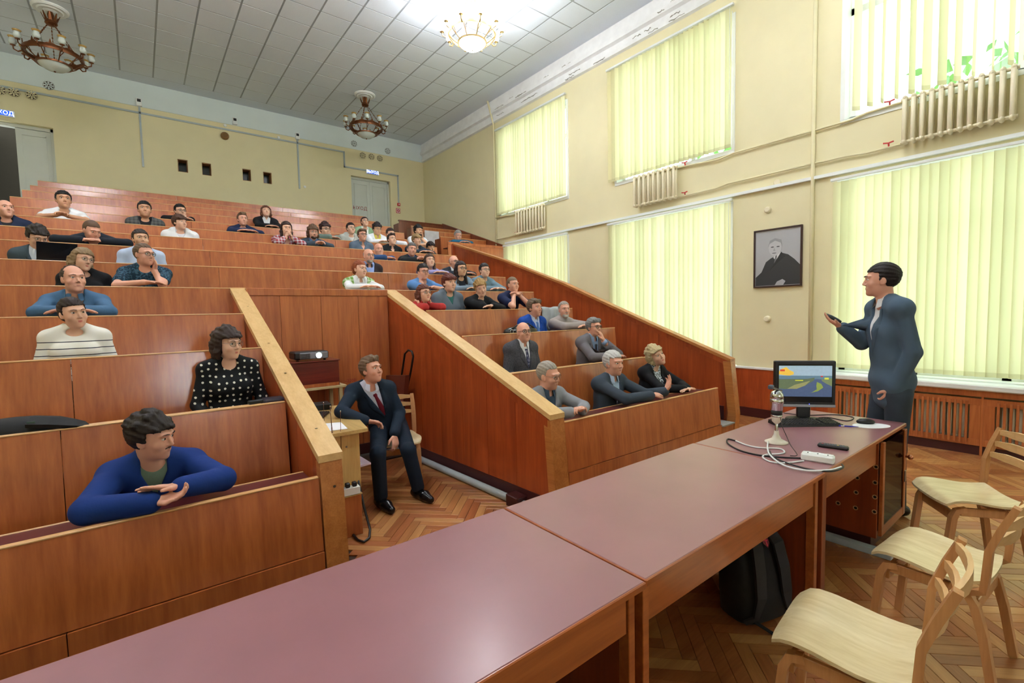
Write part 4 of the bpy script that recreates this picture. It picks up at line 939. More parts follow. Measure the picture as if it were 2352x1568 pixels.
cable('white cable looped across the lecture table to the power strip', [(1690, 1012), (1715, 1022), (1745, 1028), (1790, 1030), (1802, 1038), (1790, 1042), (1760, 1044), (1752, 1050), (1770, 1060), (1800, 1063), (1846, 1058)], 0.005, m_cw)
cable('white cable curling around the front of the power strip', [(1764, 1014), (1763, 1030), (1770, 1046), (1800, 1068), (1850, 1080), (1905, 1079), (1932, 1072)], 0.005, m_cw, TZ+0.006)
cable('black cable looped across the lecture table to the power strip', [(1690, 1012), (1672, 1008), (1672, 1018), (1700, 1034), (1745, 1045), (1800, 1050), (1848, 1052)], 0.0045, m_cb)
cable('black cable wound around the power strip', [(1768, 1036), (1775, 1048), (1805, 1062), (1860, 1078), (1910, 1082), (1936, 1074), (1934, 1066)], 0.0045, m_cb, TZ+0.004)
cable('thin black lead trailing from the desk microscope', [(1793, 960, 0.2), (1797, 980, 0.10), (1806, 1000, 0.02), (1816, 1022), (1831, 1044), (1815, 1046)], 0.002, m_cb)
cable('tangled black monitor lead behind the keyboard', [(1800, 948), (1850, 953), (1920, 952), (1960, 958), (1945, 966), (1900, 958), (1870, 960)], 0.003, m_cb)

# ------------------------------------------------------------------ bentwood chairs
m_ply = wood('pale birch plywood', (206, 182, 132), (232, 214, 172), 'Y', 7, 0.36, 0.3, 8)
m_leg = wood('beech chair frame', (178, 120, 70), (206, 150, 96), 'Z', 10, 0.4, 0.2)
m_legl = wood('pale beech slats', (206, 160, 104), (226, 184, 130), 'X', 10, 0.4, 0.2)
def chair_proto(name, label, seat_m, leg_m):
    t = thing(name, label, 'chair', group='bentwood chairs by the lecture table')
    # seat: plywood shell, front at +Y, dished
    nx, ny = 10, 12; w, d = 0.21, 0.20; vs = []; fs = []
    def sz(u, v):       # u -1..1 across, v -1 back..1 front
        z = 0.445-0.020*(1-u*u)*(1-max(v, 0)**2*0.6)+0.020*math.cos((v-0.55)*3.0)*0.5
        if v > 0.7: z -= (v-0.7)**2*0.28
        if v < -0.75: z += (-0.75-v)*0.03
        return z
    for k in range(2):
        for j in range(ny+1):
            v = -1+2*j/ny
            for i in range(nx+1):
                u = -1+2*i/nx; ww = w*(1-0.10*max(0, -v)**2)*(1-0.10*max(0, abs(v)-0.8)/0.2); yy_ = d*v*(1-0.05*abs(u)**4)
                vs.append((u*ww, yy_, sz(u, v)-0.013*k))
    S = (nx+1)*(ny+1)
    for j in range(ny):
        for i in range(nx):
            a = j*(nx+1)+i; fs.append((a, a+1, a+nx+2, a+nx+1)); fs.append((S+a, S+a+nx+1, S+a+nx+2, S+a+1))
    rim = [i for i in range(nx+1)]+[j*(nx+1)+nx for j in range(1, ny+1)]+[ny*(nx+1)+i for i in range(nx-1, -1, -1)]+[j*(nx+1) for j in range(ny-1, 0, -1)]
    for q in range(len(rim)): a, b = rim[q], rim[(q+1) % len(rim)]; fs.append((b, a, S+a, S+b))
    MB().add(vs, fs).build('seat', seat_m, t, 45)
    for s in (-1, 1):     # bent legs: front and back, joined under the seat
        x = s*0.175
        front = [(x*1.03, 0.185, 0.0), (x, 0.165, 0.22), (x, 0.152, 0.34), (x, 0.135, 0.380), (x, 0.09, 0.392)]
        back = [(x*1.05, -0.235, 0.0), (x, -0.20, 0.22), (x, -0.17, 0.34), (x, -0.145, 0.380), (x, -0.09, 0.392)]
        MB().bar(front, 0.030, [0.036, 0.040, 0.040, 0.034, 0.028], (s, 0, 0)).build('front_leg', leg_m, t)
        MB().bar(back, 0.030, [0.036, 0.040, 0.040, 0.034, 0.028], (s, 0, 0)).build('back_leg', leg_m, t)
        MB().cbox(x-0.011, -0.10, 0.355, x+0.011, 0.12, 0.402, 0.003).build('side_rail', leg_m, t)
        xs_ = s*0.205
        post = [(xs_*0.9, -0.10, 0.398), (xs_*0.95, -0.165, 0.402), (xs_, -0.20, 0.425), (xs_, -0.205, 0.48), (xs_, -0.212, 0.60), (xs_, -0.245, 0.70), (xs_, -0.285, 0.80)]
        MB().bar(post, 0.024, [0.030, 0.032, 0.036, 0.040, 0.042, 0.042, 0.034], (s, 0, 0)).build('back_post', leg_m, t)
    MB().cbox(-0.165, 0.125, 0.31, 0.165, 0.147, 0.365, 0.003).build('front_rail', leg_m, t)
    MB().cbox(-0.165, -0.18, 0.31, 0.165, -0.158, 0.365, 0.003).build('back_rail', leg_m, t)
    for z, yb_ in ((0.775, -0.272), (0.705, -0.245), (0.635, -0.222)):    # shaped curved back slats
        pts = []; hs = []
        for i in range(9):
            u = -1+i/4.0; pts.append((u*0.197, yb_-0.035*(1-u*u), z)); hs.append(0.030 if abs(u) > 0.8 else 0.036+0.012*(1 if abs(u) < 0.6 else 0))
        MB().bar(pts, 0.014, hs, (0, 0, 1)).build('back_slat', m_legl, t)
    return t
c2 = chair_proto('bentwood_chair', 'pale bentwood chair standing between two other empty chairs', m_ply, m_leg)
c2.location = (2.86, 0.47, 0); c2.rotation_euler = (0, 0, math.radians(-4))
def chair_copy(x, y, rz, label):
    c = copy_tree(c2); c.location = (x, y, 0); c.rotation_euler = (0, 0, rz); c['label'] = label; return c
chair_copy(1.915, 0.545, math.radians(7), 'pale bentwood chair in front of the black backpack')
chair_copy(3.93, 0.52, math.radians(36), 'pale bentwood chair turned sideways beside the radiator screen')
# ------------------------------------------------------------------ backpack
m_bp = plain('black backpack cloth', (20, 20, 24), 0.8, var=0.25, scale=40, bump=0.2)
t = thing('backpack', 'black backpack with a red shield emblem leaning under the lecture table', 'backpack', (2.46, 1.12, 0), math.radians(-18))
def loft(rings, mats, name, parent, smooth=True):
    g = MB(); n = len(rings[0]); vs = [p for r in rings for p in r]; fs = []
    for i in range(len(rings)-1):
        for k in range(n): fs.append((i*n+k, i*n+(k+1) % n, i*n+n+(k+1) % n, i*n+n+k))
    fs += [tuple(range(n))[::-1], tuple((len(rings)-1)*n+k for k in range(n))]
    return g.add(vs, fs).build(name, mats, parent, smooth)
rings = []
for z, wx, wy, cy in ((0.0, 0.14, 0.09, 0.0), (0.02, 0.165, 0.11, 0.0), (0.12, 0.17, 0.12, 0.0), (0.25, 0.165, 0.11, 0.015), (0.36, 0.15, 0.09, 0.03), (0.43, 0.12, 0.065, 0.045), (0.465, 0.07, 0.04, 0.055), (0.475, 0.03, 0.02, 0.058)):
    rings.append([(wx*abs(math.cos(a))**0.6*(1 if math.cos(a) > 0 else -1), cy+wy*abs(math.sin(a))**0.7*(1 if math.sin(a) > 0 else -1), z) for a in [2*math.pi*k/24 for k in range(24)]])
loft(rings, m_bp, 'bag_body', t)
for s in (-1, 1):
    MB().bar([(s*0.055, -0.035, 0.455), (s*0.07, -0.085, 0.40), (s*0.08, -0.115, 0.28), (s*0.085, -0.128, 0.16), (s*0.11, -0.118, 0.06), (s*0.15, -0.09, 0.03)], [0.06, 0.065, 0.065, 0.06, 0.03, 0.022], 0.014, (0, -1, 0.2)).build('shoulder_strap', plain('dark grey strap webbing', (40, 38, 42), 0.8, var=0.2, scale=60), t)
MB().tube([(-0.06, 0.03, 0.455), (-0.055, 0.01, 0.50), (0, 0.0, 0.515), (0.055, 0.01, 0.50), (0.06, 0.03, 0.455)], 0.011, 8, flat=0.6).build('carry_handle', plain('dark grey strap webbing', (40, 38, 42), 0.8, var=0.2, scale=60), t, True)
g = MB(); EM = Matrix.Translation((0.0, -0.075, 0.408)) @ Matrix.Rotation(math.radians(62), 4, 'X')
sh = [(-0.020, 0.022), (0.020, 0.022), (0.020, -0.004), (0.0, -0.026), (-0.020, -0.004)]
MB().prism(sh, 'Z', 0, 0.002, M=EM).build('emblem_shield', plain('dark red emblem', (110, 20, 44), 0.6), t)
MB().box(-0.012, 0.006, 0.002, 0.012, 0.011, 0.0035, M=EM).box(-0.003, -0.018, 0.002, 0.003, 0.018, 0.0035, M=EM).build('emblem_cross', plain('red emblem', (206, 40, 70), 0.6), t)
MB().bar([(-0.10, -0.10, 0.03), (-0.06, -0.20, 0.008), (0.10, -0.34, 0.006), (0.13, -0.42, 0.006)], 0.025, 0.003).build('loose_strap', m_bp, t)

# ------------------------------------------------------------------ projector bay furniture
m_oak = wood('light oak veneer', (186, 148, 84), (212, 176, 110), 'Z', 10, 0.4, 0.2)
m_oakh = wood('light oak desk top', (186, 152, 92), (212, 178, 114), 'Y', 10, 0.35, 0.3)
m_mah = wood('mahogany box veneer', (92, 30, 22), (128, 46, 32), 'X', 8, 0.28, 0.5)
m_frame = plain('cream painted frame', (206, 188, 140), 0.5)
# stand with mahogany box and projector
SY = 4.95
t = thing('equipment_stand', 'cream wooden stand frame carrying the mahogany box', 'stand', (1.3, SY, 0), world=True)
for x in (0.95, 1.60):
    for y in (SY-0.02, SY+0.30): MB().cbox(x-0.018, y-0.018, 0, x+0.018, y+0.018, 0.865, 0.003).build('leg', m_frame, t)
MB().cbox(0.92, SY-0.045, 0.865, 1.66, SY-0.015, 0.89, 0.003).cbox(0.92, SY+0.285, 0.865, 1.66, SY+0.325, 0.89, 0.003).cbox(0.92, SY-0.015, 0.865, 0.955, SY+0.285, 0.89, 0.003).cbox(1.615, SY-0.015, 0.865, 1.66, SY+0.285, 0.89, 0.003).build('top_frame', m_frame, t)
t = thing('mahogany_box', 'dark red mahogany box under the projector', 'box', (1.3, SY, 0.89), world=True)
MB().cbox(0.99, SY-0.01, 0.89, 1.60, SY+0.31, 1.145, 0.004).build('case', m_mah, t)
MB().cbox(0.98, SY-0.02, 1.145, 1.61, SY+0.32, 1.158, 0.003).build('lid', m_mah, t)
MB().box(1.0, SY-0.016, 0.892, 1.59, SY-0.01, 0.925).build('lower_rail', m_panel, t)
PX, PYc, PZ = 1.34, SY+0.10, 1.158
t = thing('projector', 'black and grey data projector on the mahogany box', 'projector', (PX, PYc, PZ), math.radians(0))
MB().cbox(-0.165, -0.10, 0.018, 0.165, 0.12, 0.095, 0.012).build('case', m_black, t)
MB().cbox(-0.115, -0.108, 0.022, 0.155, -0.098, 0.086, 0.005).build('front_panel', plain('grey projector front', (140, 140, 146), 0.4, 0.3), t)
for r in range(6): MB().box(-0.11, -0.112, 0.028+r*0.009, -0.02, -0.107, 0.031+r*0.009).build('vent_slat', m_black, t)
for c in range(7): MB().box(-0.11+c*0.014, -0.111, 0.028, -0.107+c*0.014, -0.107, 0.078).build('vent_slat', m_black, t)
MB().lathe([(0.028, 0), (0.036, 0.0), (0.036, 0.012), (0.028, 0.014)], 20, closed=True, M=Matrix.Translation((0.062, -0.108, 0.055)) @ Matrix.Rotation(math.radians(90), 4, 'X')).build('lens_ring', plain('pale lens ring', (190, 200, 206), 0.25, 0.5), t, 40)
MB().lathe([(0, 0.002), (0.028, 0.002), (0.024, 0.008), (0, 0.012)], 18, M=Matrix.Translation((0.062, -0.108, 0.055)) @ Matrix.Rotation(math.radians(90), 4, 'X')).build('lens', plain('lit projector lens', (230, 240, 255), 0.1, emit=((225, 238, 255), 2)), t, 40)
for x in (-0.13, 0.13): MB().lathe([(0.012, 0), (0.012, 0.018), (0.008, 0.02)], 8, c=(x, -0.07, 0)).build('foot', m_black, t)
ld = bpy.data.lights.new('projector_beam', 'SPOT'); ld.energy = 20000; ld.spot_size = math.radians(8); ld.spot_blend = 0.5; ld.shadow_soft_size = 0.02; ld.color = (0.92, 0.96, 1.0)
lo = bpy.data.objects.new('projector_beam', ld); COL.objects.link(lo); lo.location = (PX+0.062, PYc-0.14, PZ+0.055)
lo.rotation_euler = (Vector((0.85, YF, 1.95))-Vector(lo.location)).to_track_quat('-Z', 'Y').to_euler()
t = thing('projection_screen', 'white projection screen on the front wall behind the lecture table', 'screen', (0.95, YF+0.03, 0.95))
MB().box(-1.9, 0, 0, 1.9, 0.01, 2.6).build('screen_cloth', plain('matte white screen', (238, 240, 240), 0.9, var=0.01), t)
MB().cbox(-1.98, -0.02, 2.6, 1.98, 0.06, 2.7, 0.01).build('screen_case', m_white, t)
# wall socket and marking
t = thing('wall_socket', 'white wall socket with black plug behind the seated man', 'socket', (0, 0, 0), world=True)
p = at_y(808, 893, 5.335)
MB().cbox(p[0]-0.045, 5.31, p[2]-0.045, p[0]+0.045, 5.335, p[2]+0.045, 0.006).build('plate', m_white, t)
MB().lathe([(0, 0), (0.022, 0), (0.022, 0.03), (0, 0.03)], 12, M=Matrix.Translation((p[0], 5.31, p[2]-0.006)) @ Matrix.Rotation(math.radians(90), 4, 'X')).build('plug', m_black, t)
p = at_y(805, 874, 5.335); t = thing('voltage_marking', 'dark red voltage marking painted above the wall socket', 'lettering', (p[0], 5.334, p[2]))
text_mesh('letters', '~220В', 0.05, m_textred, t, Matrix.Rotation(math.radians(90), 4, 'X'), 0.0006)
# side desk
DZ = 0.75
t = thing('side_desk', 'light oak side desk in the projector bay', 'desk', (1.1, 4.0, 0), world=True)
MB().hexa([(0.87, 3.46, DZ-0.025), (1.315, 3.46, DZ-0.025), (1.52, 4.55, DZ-0.025), (0.87, 4.70, DZ-0.025), (0.87, 3.46, DZ), (1.315, 3.46, DZ), (1.52, 4.55, DZ), (0.87, 4.70, DZ)]).build('desk_top', m_oakh, t)
MB().box(0.88, 3.50, 0.0, 1.26, 3.525, DZ-0.026).build('end_panel', m_oak, t)
MB().box(0.88, 4.55, 0.0, 1.42, 4.575, DZ-0.026).build('end_panel', m_oak, t)
MB().box(0.885, 3.525, 0.25, 0.905, 4.55, DZ-0.026).build('modesty_panel', m_oak, t)
for px, py in ((796, 1026),): p = at_y(px, py, 3.5); MB().lathe([(0, 0), (0.008, 0), (0.006, 0.006), (0, 0.007)], 8, M=Matrix.Translation((p[0], 3.5, p[2])) @ Matrix.Rotation(math.radians(90), 4, 'X')).build('fastener', m_metal, t)
p = at_z(790, 979, DZ); tag(MB().hexa([tuple(at_z(*q, DZ+0.001)) for q in ((752, 990), (799, 984), (783, 969), (748, 972))]+[tuple(at_z(*q, DZ+0.003)) for q in ((752, 990), (799, 984), (783, 969), (748, 972))]).build('paper_sheet', m_paper), 'white sheet of paper on the oak side desk', 'paper sheet')
p = at_z(735, 960, DZ); t = thing('keyboard', 'black keyboard on the oak side desk behind the rail', 'keyboard', (p[0]-0.03, p[1]+0.02, DZ), math.radians(60))
MB().cbox(-0.20, -0.07, 0, 0.20, 0.07, 0.02, 0.006).build('base', m_black, t)
for r in range(5):
    for c in range(14): inst(key, 'key', t, (-0.18+c*0.0265, -0.05+r*0.024, 0.019))
tag(MB().cbox(0.92, 4.60, DZ+0.0, 1.28, 4.695, DZ+0.001, 0.0003).build('desk_mat', m_black), 'thin black mat on the back of the oak side desk', 'mat') if False else None
t = thing('black_receiver', 'flat black receiver box under the mahogany box', 'receiver', (1.16, 4.50, DZ), math.radians(-6))
MB().cbox(-0.19, -0.08, 0, 0.19, 0.09, 0.055, 0.005).build('case', m_black, t)
MB().tube([(-0.05, 0.05, 0.05), (-0.07, 0.12, 0.12), (-0.07, 0.2, 0.14)], 0.004, 5).build('lead', m_cb, t, True)
# low box, wire stand with folder, power strip, aerials
t = thing('low_box', 'low brown wooden box with pale top beside the bay post', 'box', (1.2, 3.5, 0), world=True)
MB().cbox(0.92, 3.36, 0, 1.21, 3.66, 0.30, 0.003).build('case', m_panel, t)
MB().box(0.918, 3.355, 0.30, 1.215, 3.665, 0.306).build('top_board', m_oakh, t)
def loop(pts, r, seg=6): return MB().tube(pts, r, seg)
ZS = 0.44
a1, a2, a3, a4 = [at_z(*q, ZS) for q in ((775, 1082), (852, 1062), (806, 1034), (782, 1038))]
t = thing('wire_stand', 'small black bent tube stand holding the pink folder', 'stand', (a1[0], a1[1], 0), world=True)
f1, f2 = at_z(830, 1244, 0.012), at_z(852, 1225, 0.012)
MB().tube([at_z(815, 1075, ZS-0.03), at_z(819, 1085, 0.40), at_z(835, 1160, 0.2), at_z(850, 1215, 0.03), at_z(848, 1235, 0.012), at_z(836, 1244, 0.012), at_z(822, 1240, 0.012), at_z(800, 1215, 0.012), at_z(775, 1190, 0.012)], 0.009, 8).build('tube_leg', m_black, t, True)
MB().tube([at_z(770, 1082, ZS-0.02), at_z(800, 1077, ZS-0.02), at_z(818, 1077, ZS-0.025)], 0.008, 8).build('top_tube', m_black, t, True)
tag(MB().hexa([tuple(q-np.array([0, 0, 0.014])) for q in (a1, a2, a3, a4)]+[tuple(q) for q in (a1, a2, a3, a4)]).build('pink_folder', [plain('pink folder cover', (214, 192, 208), 0.5)]), 'pale pink folder on the small wire stand', 'folder')
q0, q1 = at_z(803, 1050, ZS+0.004), at_z(826, 1065, ZS+0.004)
tag(MB().bar([q0, q1], 0.03, 0.004).build('white_card', m_paper), 'narrow white card lying on the pink folder', 'card')
t = thing('power_strip', 'white power strip with black plugs below the pink folder', 'power strip', (1.1, 3.3, 0.306), world=True)
s0, s1 = np.array([0.93, 3.40, 0.335]), np.array([1.20, 3.38, 0.335])
MB().bar([s0, s1], 0.06, 0.05).build('case', m_white, t)
for k in (0.25, 0.5, 0.7, 0.88): q = s0+(s1-s0)*k; MB().cbox(q[0]-0.016, q[1]-0.018, q[2]+0.025, q[0]+0.016, q[1]+0.018, q[2]+0.06, 0.006).build('plug', m_black, t)
m_ant = plain('telescopic aerial', (120, 84, 70), 0.2, 0.9)
for (xa_, ya_, xb_, yb_) in ((743, 925, 746, 1000), (758.5, 933, 763, 1010), (759, 948, 766, 1012), (782, 944, 784, 1075)):
    top = at_y(xa_, ya_, 3.50); bot = at_y(xb_, yb_, 3.50); zb = 0.33
    k = (top[2]-zb)/(top[2]-bot[2]); base = top+(bot-top)*k; base[2] = zb
    t = thing('telescopic_aerial', 'thin telescopic radio aerial standing behind the bay post', 'aerial', tuple(base), group='telescopic aerials beside the bay post', world=True)
    n = 4
    for q in range(n):
        A = base+(top-base)*q/n; B = base+(top-base)*(q+1)/n; MB().tube([A, B], 0.0042-0.0008*q, 6).build('rod_section', m_ant, t, True)
    MB().ell(tuple(top), (0.005, 0.005, 0.006), 8, 6).build('tip', m_chrome, t, True)
    MB().cbox(base[0]-0.014, base[1]-0.014, 0.306, base[0]+0.014, base[1]+0.014, 0.35, 0.004).build('aerial_base', m_black, t)
# chair of the seated man
c = copy_tree(c2); c.location = (1.86, 4.17, 0); c.rotation_euler = (0, 0, math.radians(180-16)); c['label'] = 'bentwood chair under the man seated in the projector bay'
# folded hand trolley with a brown case
t = thing('hand_trolley', 'black folding hand trolley leaning against the bay partition', 'trolley', (2.24, 5.0, 0), world=True)
xb_ = 2.20
def TP_(px, py, X): return at_x(px, py, X)
P = [TP_(905, 985, 2.27), TP_(916, 900, 2.27), TP_(926, 840, 2.27), TP_(930, 812, 2.27), TP_(938, 804, 2.27), TP_(946, 807, 2.27), TP_(949, 818, 2.27), TP_(944, 850, 2.27), TP_(930, 920, 2.27), TP_(920, 985, 2.27)]
MB().tube(P, 0.011, 8).build('tube_frame', m_black, t, True)
yb0 = P[0][1]
MB().tube([P[0], (2.27, P[0][1]-0.05, 0.02)], 0.011, 8).tube([P[-1], (2.27, P[-1][1]-0.05, 0.02)], 0.011, 8).build('lower_tube', m_black, t, True)
MB().box(2.05, min(P[0][1], P[-1][1])-0.06, 0.0, 2.28, max(P[0][1], P[-1][1])+0.02, 0.015).build('toe_plate', m_black, t)
q = [TP_(887, 862, 2.20), TP_(931, 862, 2.20), TP_(926, 925, 2.20), TP_(884, 925, 2.20)]
tag(MB().hexa([tuple(q[3]), tuple(q[2]), tuple(q[2]+np.array([0.05, 0, 0])), tuple(q[3]+np.array([0.05, 0, 0])), tuple(q[0]), tuple(q[1]), tuple(q[1]+np.array([0.05, 0, 0])), tuple(q[0]+np.array([0.05, 0, 0]))]).build('brown_case', plain('dark brown case', (104, 48, 36), 0.35)), 'flat dark brown case hung on the hand trolley', 'case')
# ------------------------------------------------------------------ people: smooth bodies grown from a skeleton
V3 = lambda *a: np.array(a, float)
def unit(v): v = np.asarray(v, float); return v/(np.linalg.norm(v)+1e-9)
class Field:
    """distance field on a grid; shapes blend smoothly where they meet"""
    def __init__(self, lo, hi, h):
        self.lo = np.array(lo, np.float32); self.h = h
        self.n = np.maximum(4, np.ceil((np.array(hi)-np.array(lo))/h).astype(int)+1)
        self.D = np.full(self.n, 1.0, np.float32); self.L = np.zeros(self.n, np.int8)
    def _sub(self, lo, hi):
        a = np.clip(np.floor((np.array(lo)-self.lo)/self.h).astype(int), 0, self.n-1); b = np.clip(np.ceil((np.array(hi)-self.lo)/self.h).astype(int)+1, 1, self.n)
        if np.any(b <= a): return None
        g = [(self.lo[k]+self.h*np.arange(a[k], b[k], dtype=np.float32)) for k in range(3)]
        return tuple(slice(a[k], b[k]) for k in range(3)), g[0][:, None, None], g[1][None, :, None], g[2][None, None, :]
    def _mix(self, sl, d, k, label, op):
        A = self.D[sl]
        if op == 'add':
            if label is not None: self.L[sl] = np.where(d < A, label, self.L[sl])
            h = np.clip(0.5+0.5*(d-A)/k, 0, 1); self.D[sl] = d*(1-h)+A*h-k*h*(1-h)
        else:
            e = -d; h = np.clip(0.5-0.5*(e-A)/k, 0, 1); self.D[sl] = e*(1-h)+A*h+k*h*(1-h)
            if label is not None: self.L[sl] = np.where(e > A-0.002, label, self.L[sl])
    def cone(self, a, b, ra, rb, k=0.01, label=0, op='add'):
        a = V3(*a); b = V3(*b); r = max(ra, rb)+k+3*self.h
        s = self._sub(np.minimum(a, b)-r, np.maximum(a, b)+r)
        if s is None: return self
        sl, X, Y, Z = s; d = b-a; dd = float(d@d)+1e-12
        px, py, pz = X-np.float32(a[0]), Y-np.float32(a[1]), Z-np.float32(a[2])
        t = np.clip((px*np.float32(d[0])+py*np.float32(d[1])+pz*np.float32(d[2]))/np.float32(dd), 0, 1)
        q = np.sqrt((px-t*np.float32(d[0]))**2+(py-t*np.float32(d[1]))**2+(pz-t*np.float32(d[2]))**2)-(np.float32(ra)+np.float32(rb-ra)*t)
        self._mix(sl, q, k, label, op); return self
    def ell(self, c, r, Rm=None, k=0.01, label=0, op='add'):
        c = V3(*c); r = V3(*r); Rm = np.eye(3) if Rm is None else np.asarray(Rm)
        m = r.max()+k+3*self.h
        s = self._sub(c-m, c+m)
        if s is None: return self
        sl, X, Y, Z = s; px, py, pz = X-np.float32(c[0]), Y-np.float32(c[1]), Z-np.float32(c[2]); k0 = 0; k1 = 0
        for j in range(3):
            u = (px*np.float32(Rm[0, j])+py*np.float32(Rm[1, j])+pz*np.float32(Rm[2, j]))/np.float32(r[j]); k0 = k0+u*u; k1 = k1+(u/np.float32(r[j]))**2
        k0 = np.sqrt(k0); k1 = np.sqrt(k1)+np.float32(1e-6)
        self._mix(sl, k0*(k0-1)/k1, k, label, op); return self
    def func(self, lo, hi, fn, k=0.005, label=None, op='sub'):
        s = self._sub(lo, hi)
        if s is None: return self
        sl, X, Y, Z = s; self._mix(sl, fn(X, Y, Z), k, label, op); return self
    def probe(self, p, d, L=0.3):
        """first point from outside along -d where the surface is met; p inside"""
        p = np.asarray(p, float); d = unit(d)
        for t in np.arange(L, -0.05, -self.h*0.5):
            q = p+d*t; i = np.round((q-self.lo)/self.h).astype(int)
            if np.all(i >= 0) and np.all(i < self.n) and self.D[tuple(i)] < 0: return q
        return p
    def mesh(self, name, mats, origin=(0, 0, 0), smooth_it=1):
        D = self.D; I = D < 0; n = self.n
        c = [I[i:n[0]-1+i, j:n[1]-1+j, k:n[2]-1+k] for i in (0, 1) for j in (0, 1) for k in (0, 1)]
        s = sum(x.astype(np.int8) for x in c); act = np.argwhere((s > 0) & (s < 8))
        if len(act) == 0: return bpy.data.meshes.new(name)
        offs = [(i, j, k) for i in (0, 1) for j in (0, 1) for k in (0, 1)]
        val = np.stack([D[act[:, 0]+o[0], act[:, 1]+o[1], act[:, 2]+o[2]] for o in offs], 1)
        acc = np.zeros((len(act), 3), np.float32); cnt = np.zeros(len(act), np.float32)
        for a in range(8):
            for b in range(a+1, 8):
                df = [offs[b][q]-offs[a][q] for q in range(3)]
                if sum(abs(x) for x in df) != 1: continue
                va, vb = val[:, a], val[:, b]; m = (va < 0) != (vb < 0); t = np.where(m, va/(va-vb+1e-12), 0)
                p = np.array(offs[a], np.float32)[None]+t[:, None]*np.array(df, np.float32)[None]
                acc += np.where(m[:, None], p, 0); cnt += m
        P = self.lo+(act+acc/cnt[:, None])*self.h
        lab = self.L[act[:, 0], act[:, 1], act[:, 2]]
        lb2 = np.stack([self.L[act[:, 0]+o[0], act[:, 1]+o[1], act[:, 2]+o[2]] for o in offs], 1)
        lab = lb2[np.arange(len(act)), np.abs(val).argmin(1)]
        idx = np.full(n-1, -1, np.int32); idx[act[:, 0], act[:, 1], act[:, 2]] = np.arange(len(act))
        Q = []
        for ax in range(3):
            u, w = [q for q in range(3) if q != ax]
            sa = [slice(None)]*3; sb = [slice(None)]*3; sa[ax] = slice(0, n[ax]-1); sb[ax] = slice(1, n[ax])
            A, B = I[tuple(sa)], I[tuple(sb)]; e = np.argwhere(A != B)
            e = e[(e[:, u] > 0) & (e[:, w] > 0) & (e[:, u] < n[u]-1) & (e[:, w] < n[w]-1)]
            if len(e) == 0: continue
            du = np.zeros(3, int); du[u] = 1; dw = np.zeros(3, int); dw[w] = 1
            q = [idx[tuple((e-x).T)] for x in (du+dw, dw, 0*du, du)]
            q = np.stack(q, 1); fl = A[tuple(e.T)]
            if ax == 1: fl = ~fl
            q[~fl] = q[~fl][:, ::-1]; Q.append(q)
        Q = np.concatenate(Q); Q = Q[(Q >= 0).all(1)]
        for _ in range(smooth_it):          # light relaxation
            S = np.zeros_like(P); C = np.zeros(len(P), np.float32)
            for a in range(4): np.add.at(S, Q[:, a], P[Q[:, (a+1) % 4]]); np.add.at(C, Q[:, a], 1)
            C = np.maximum(C, 1); P = P*0.5+0.5*S/C[:, None]
        P = P-np.array(origin, np.float32)
        me = bpy.data.meshes.new(name)
        me.vertices.add(len(P)); me.vertices.foreach_set('co', P.astype(np.float32).ravel())
        me.loops.add(Q.size); me.loops.foreach_set('vertex_index', Q.astype(np.int32).ravel())
        me.polygons.add(len(Q)); me.polygons.foreach_set('loop_start', np.arange(0, Q.size, 4, dtype=np.int32))
        me.polygons.foreach_set('loop_total', np.full(len(Q), 4, np.int32))
        mi = np.minimum(lab[Q[:, 0]], len(mats)-1).astype(np.int32)
        me.polygons.foreach_set('material_index', mi); me.polygons.foreach_set('use_smooth', np.ones(len(Q), bool))
        for m in mats: me.materials.append(m)
        me.update(calc_edges=True); me.validate(); return me

def rotz(a): c, s = math.cos(a), math.sin(a); return np.array([[c, -s, 0], [s, c, 0], [0, 0, 1.0]])
def rotx(a): c, s = math.cos(a), math.sin(a); return np.array([[1.0, 0, 0], [0, c, -s], [0, s, c]])
def roty(a): c, s = math.cos(a), math.sin(a); return np.array([[c, 0, s], [0, 1.0, 0], [-s, 0, c]])
SKIN = {'fair': (226, 178, 152), 'pink': (222, 164, 140), 'tan': (204, 152, 120), 'warm': (214, 166, 134)}
def skin_mat(tone):
    m = plain('skin '+tone, SKIN[tone], 0.5, var=0.06, scale=25); b = m.node_tree.nodes['Principled BSDF']
    b.inputs['Subsurface Weight'].default_value = 0.08; b.inputs['Subsurface Radius'].default_value = (0.02, 0.008, 0.004); return m
def hair_mat(c):
    nm = 'hair %d %d %d' % c
    if nm in MATS: return MATS[nm]
    m, nt, b = _new(nm); tc = N(nt, 'ShaderNodeTexCoord'); mp = N(nt, 'ShaderNodeMapping'); mp.inputs['Scale'].default_value = (70, 70, 9)
    no = N(nt, 'ShaderNodeTexNoise'); no.inputs['Scale'].default_value = 2.0; no.inputs['Detail'].default_value = 4
    nt.links.new(tc.outputs['Object'], mp.inputs[0]); nt.links.new(mp.outputs[0], no.inputs['Vector'])
    mx = N(nt, 'ShaderNodeMix', data_type='RGBA'); l = lin(*c); mx.inputs[6].default_value = tuple(x*0.45 for x in l[:3])+(1,); mx.inputs[7].default_value = tuple(min(1, x*1.05+0.002) for x in l[:3])+(1,)
    nt.links.new(no.outputs['Fac'], mx.inputs[0]); nt.links.new(mx.outputs[2], b.inputs['Base Color']); b.inputs['Roughness'].default_value = 0.55; b.inputs['Specular IOR Level'].default_value = 0.3
    bp = N(nt, 'ShaderNodeBump'); bp.inputs['Strength'].default_value = 0.6; bp.inputs['Distance'].default_value = 0.003
    nt.links.new(no.outputs['Fac'], bp.inputs['Height']); nt.links.new(bp.outputs['Normal'], b.inputs['Normal']); return m
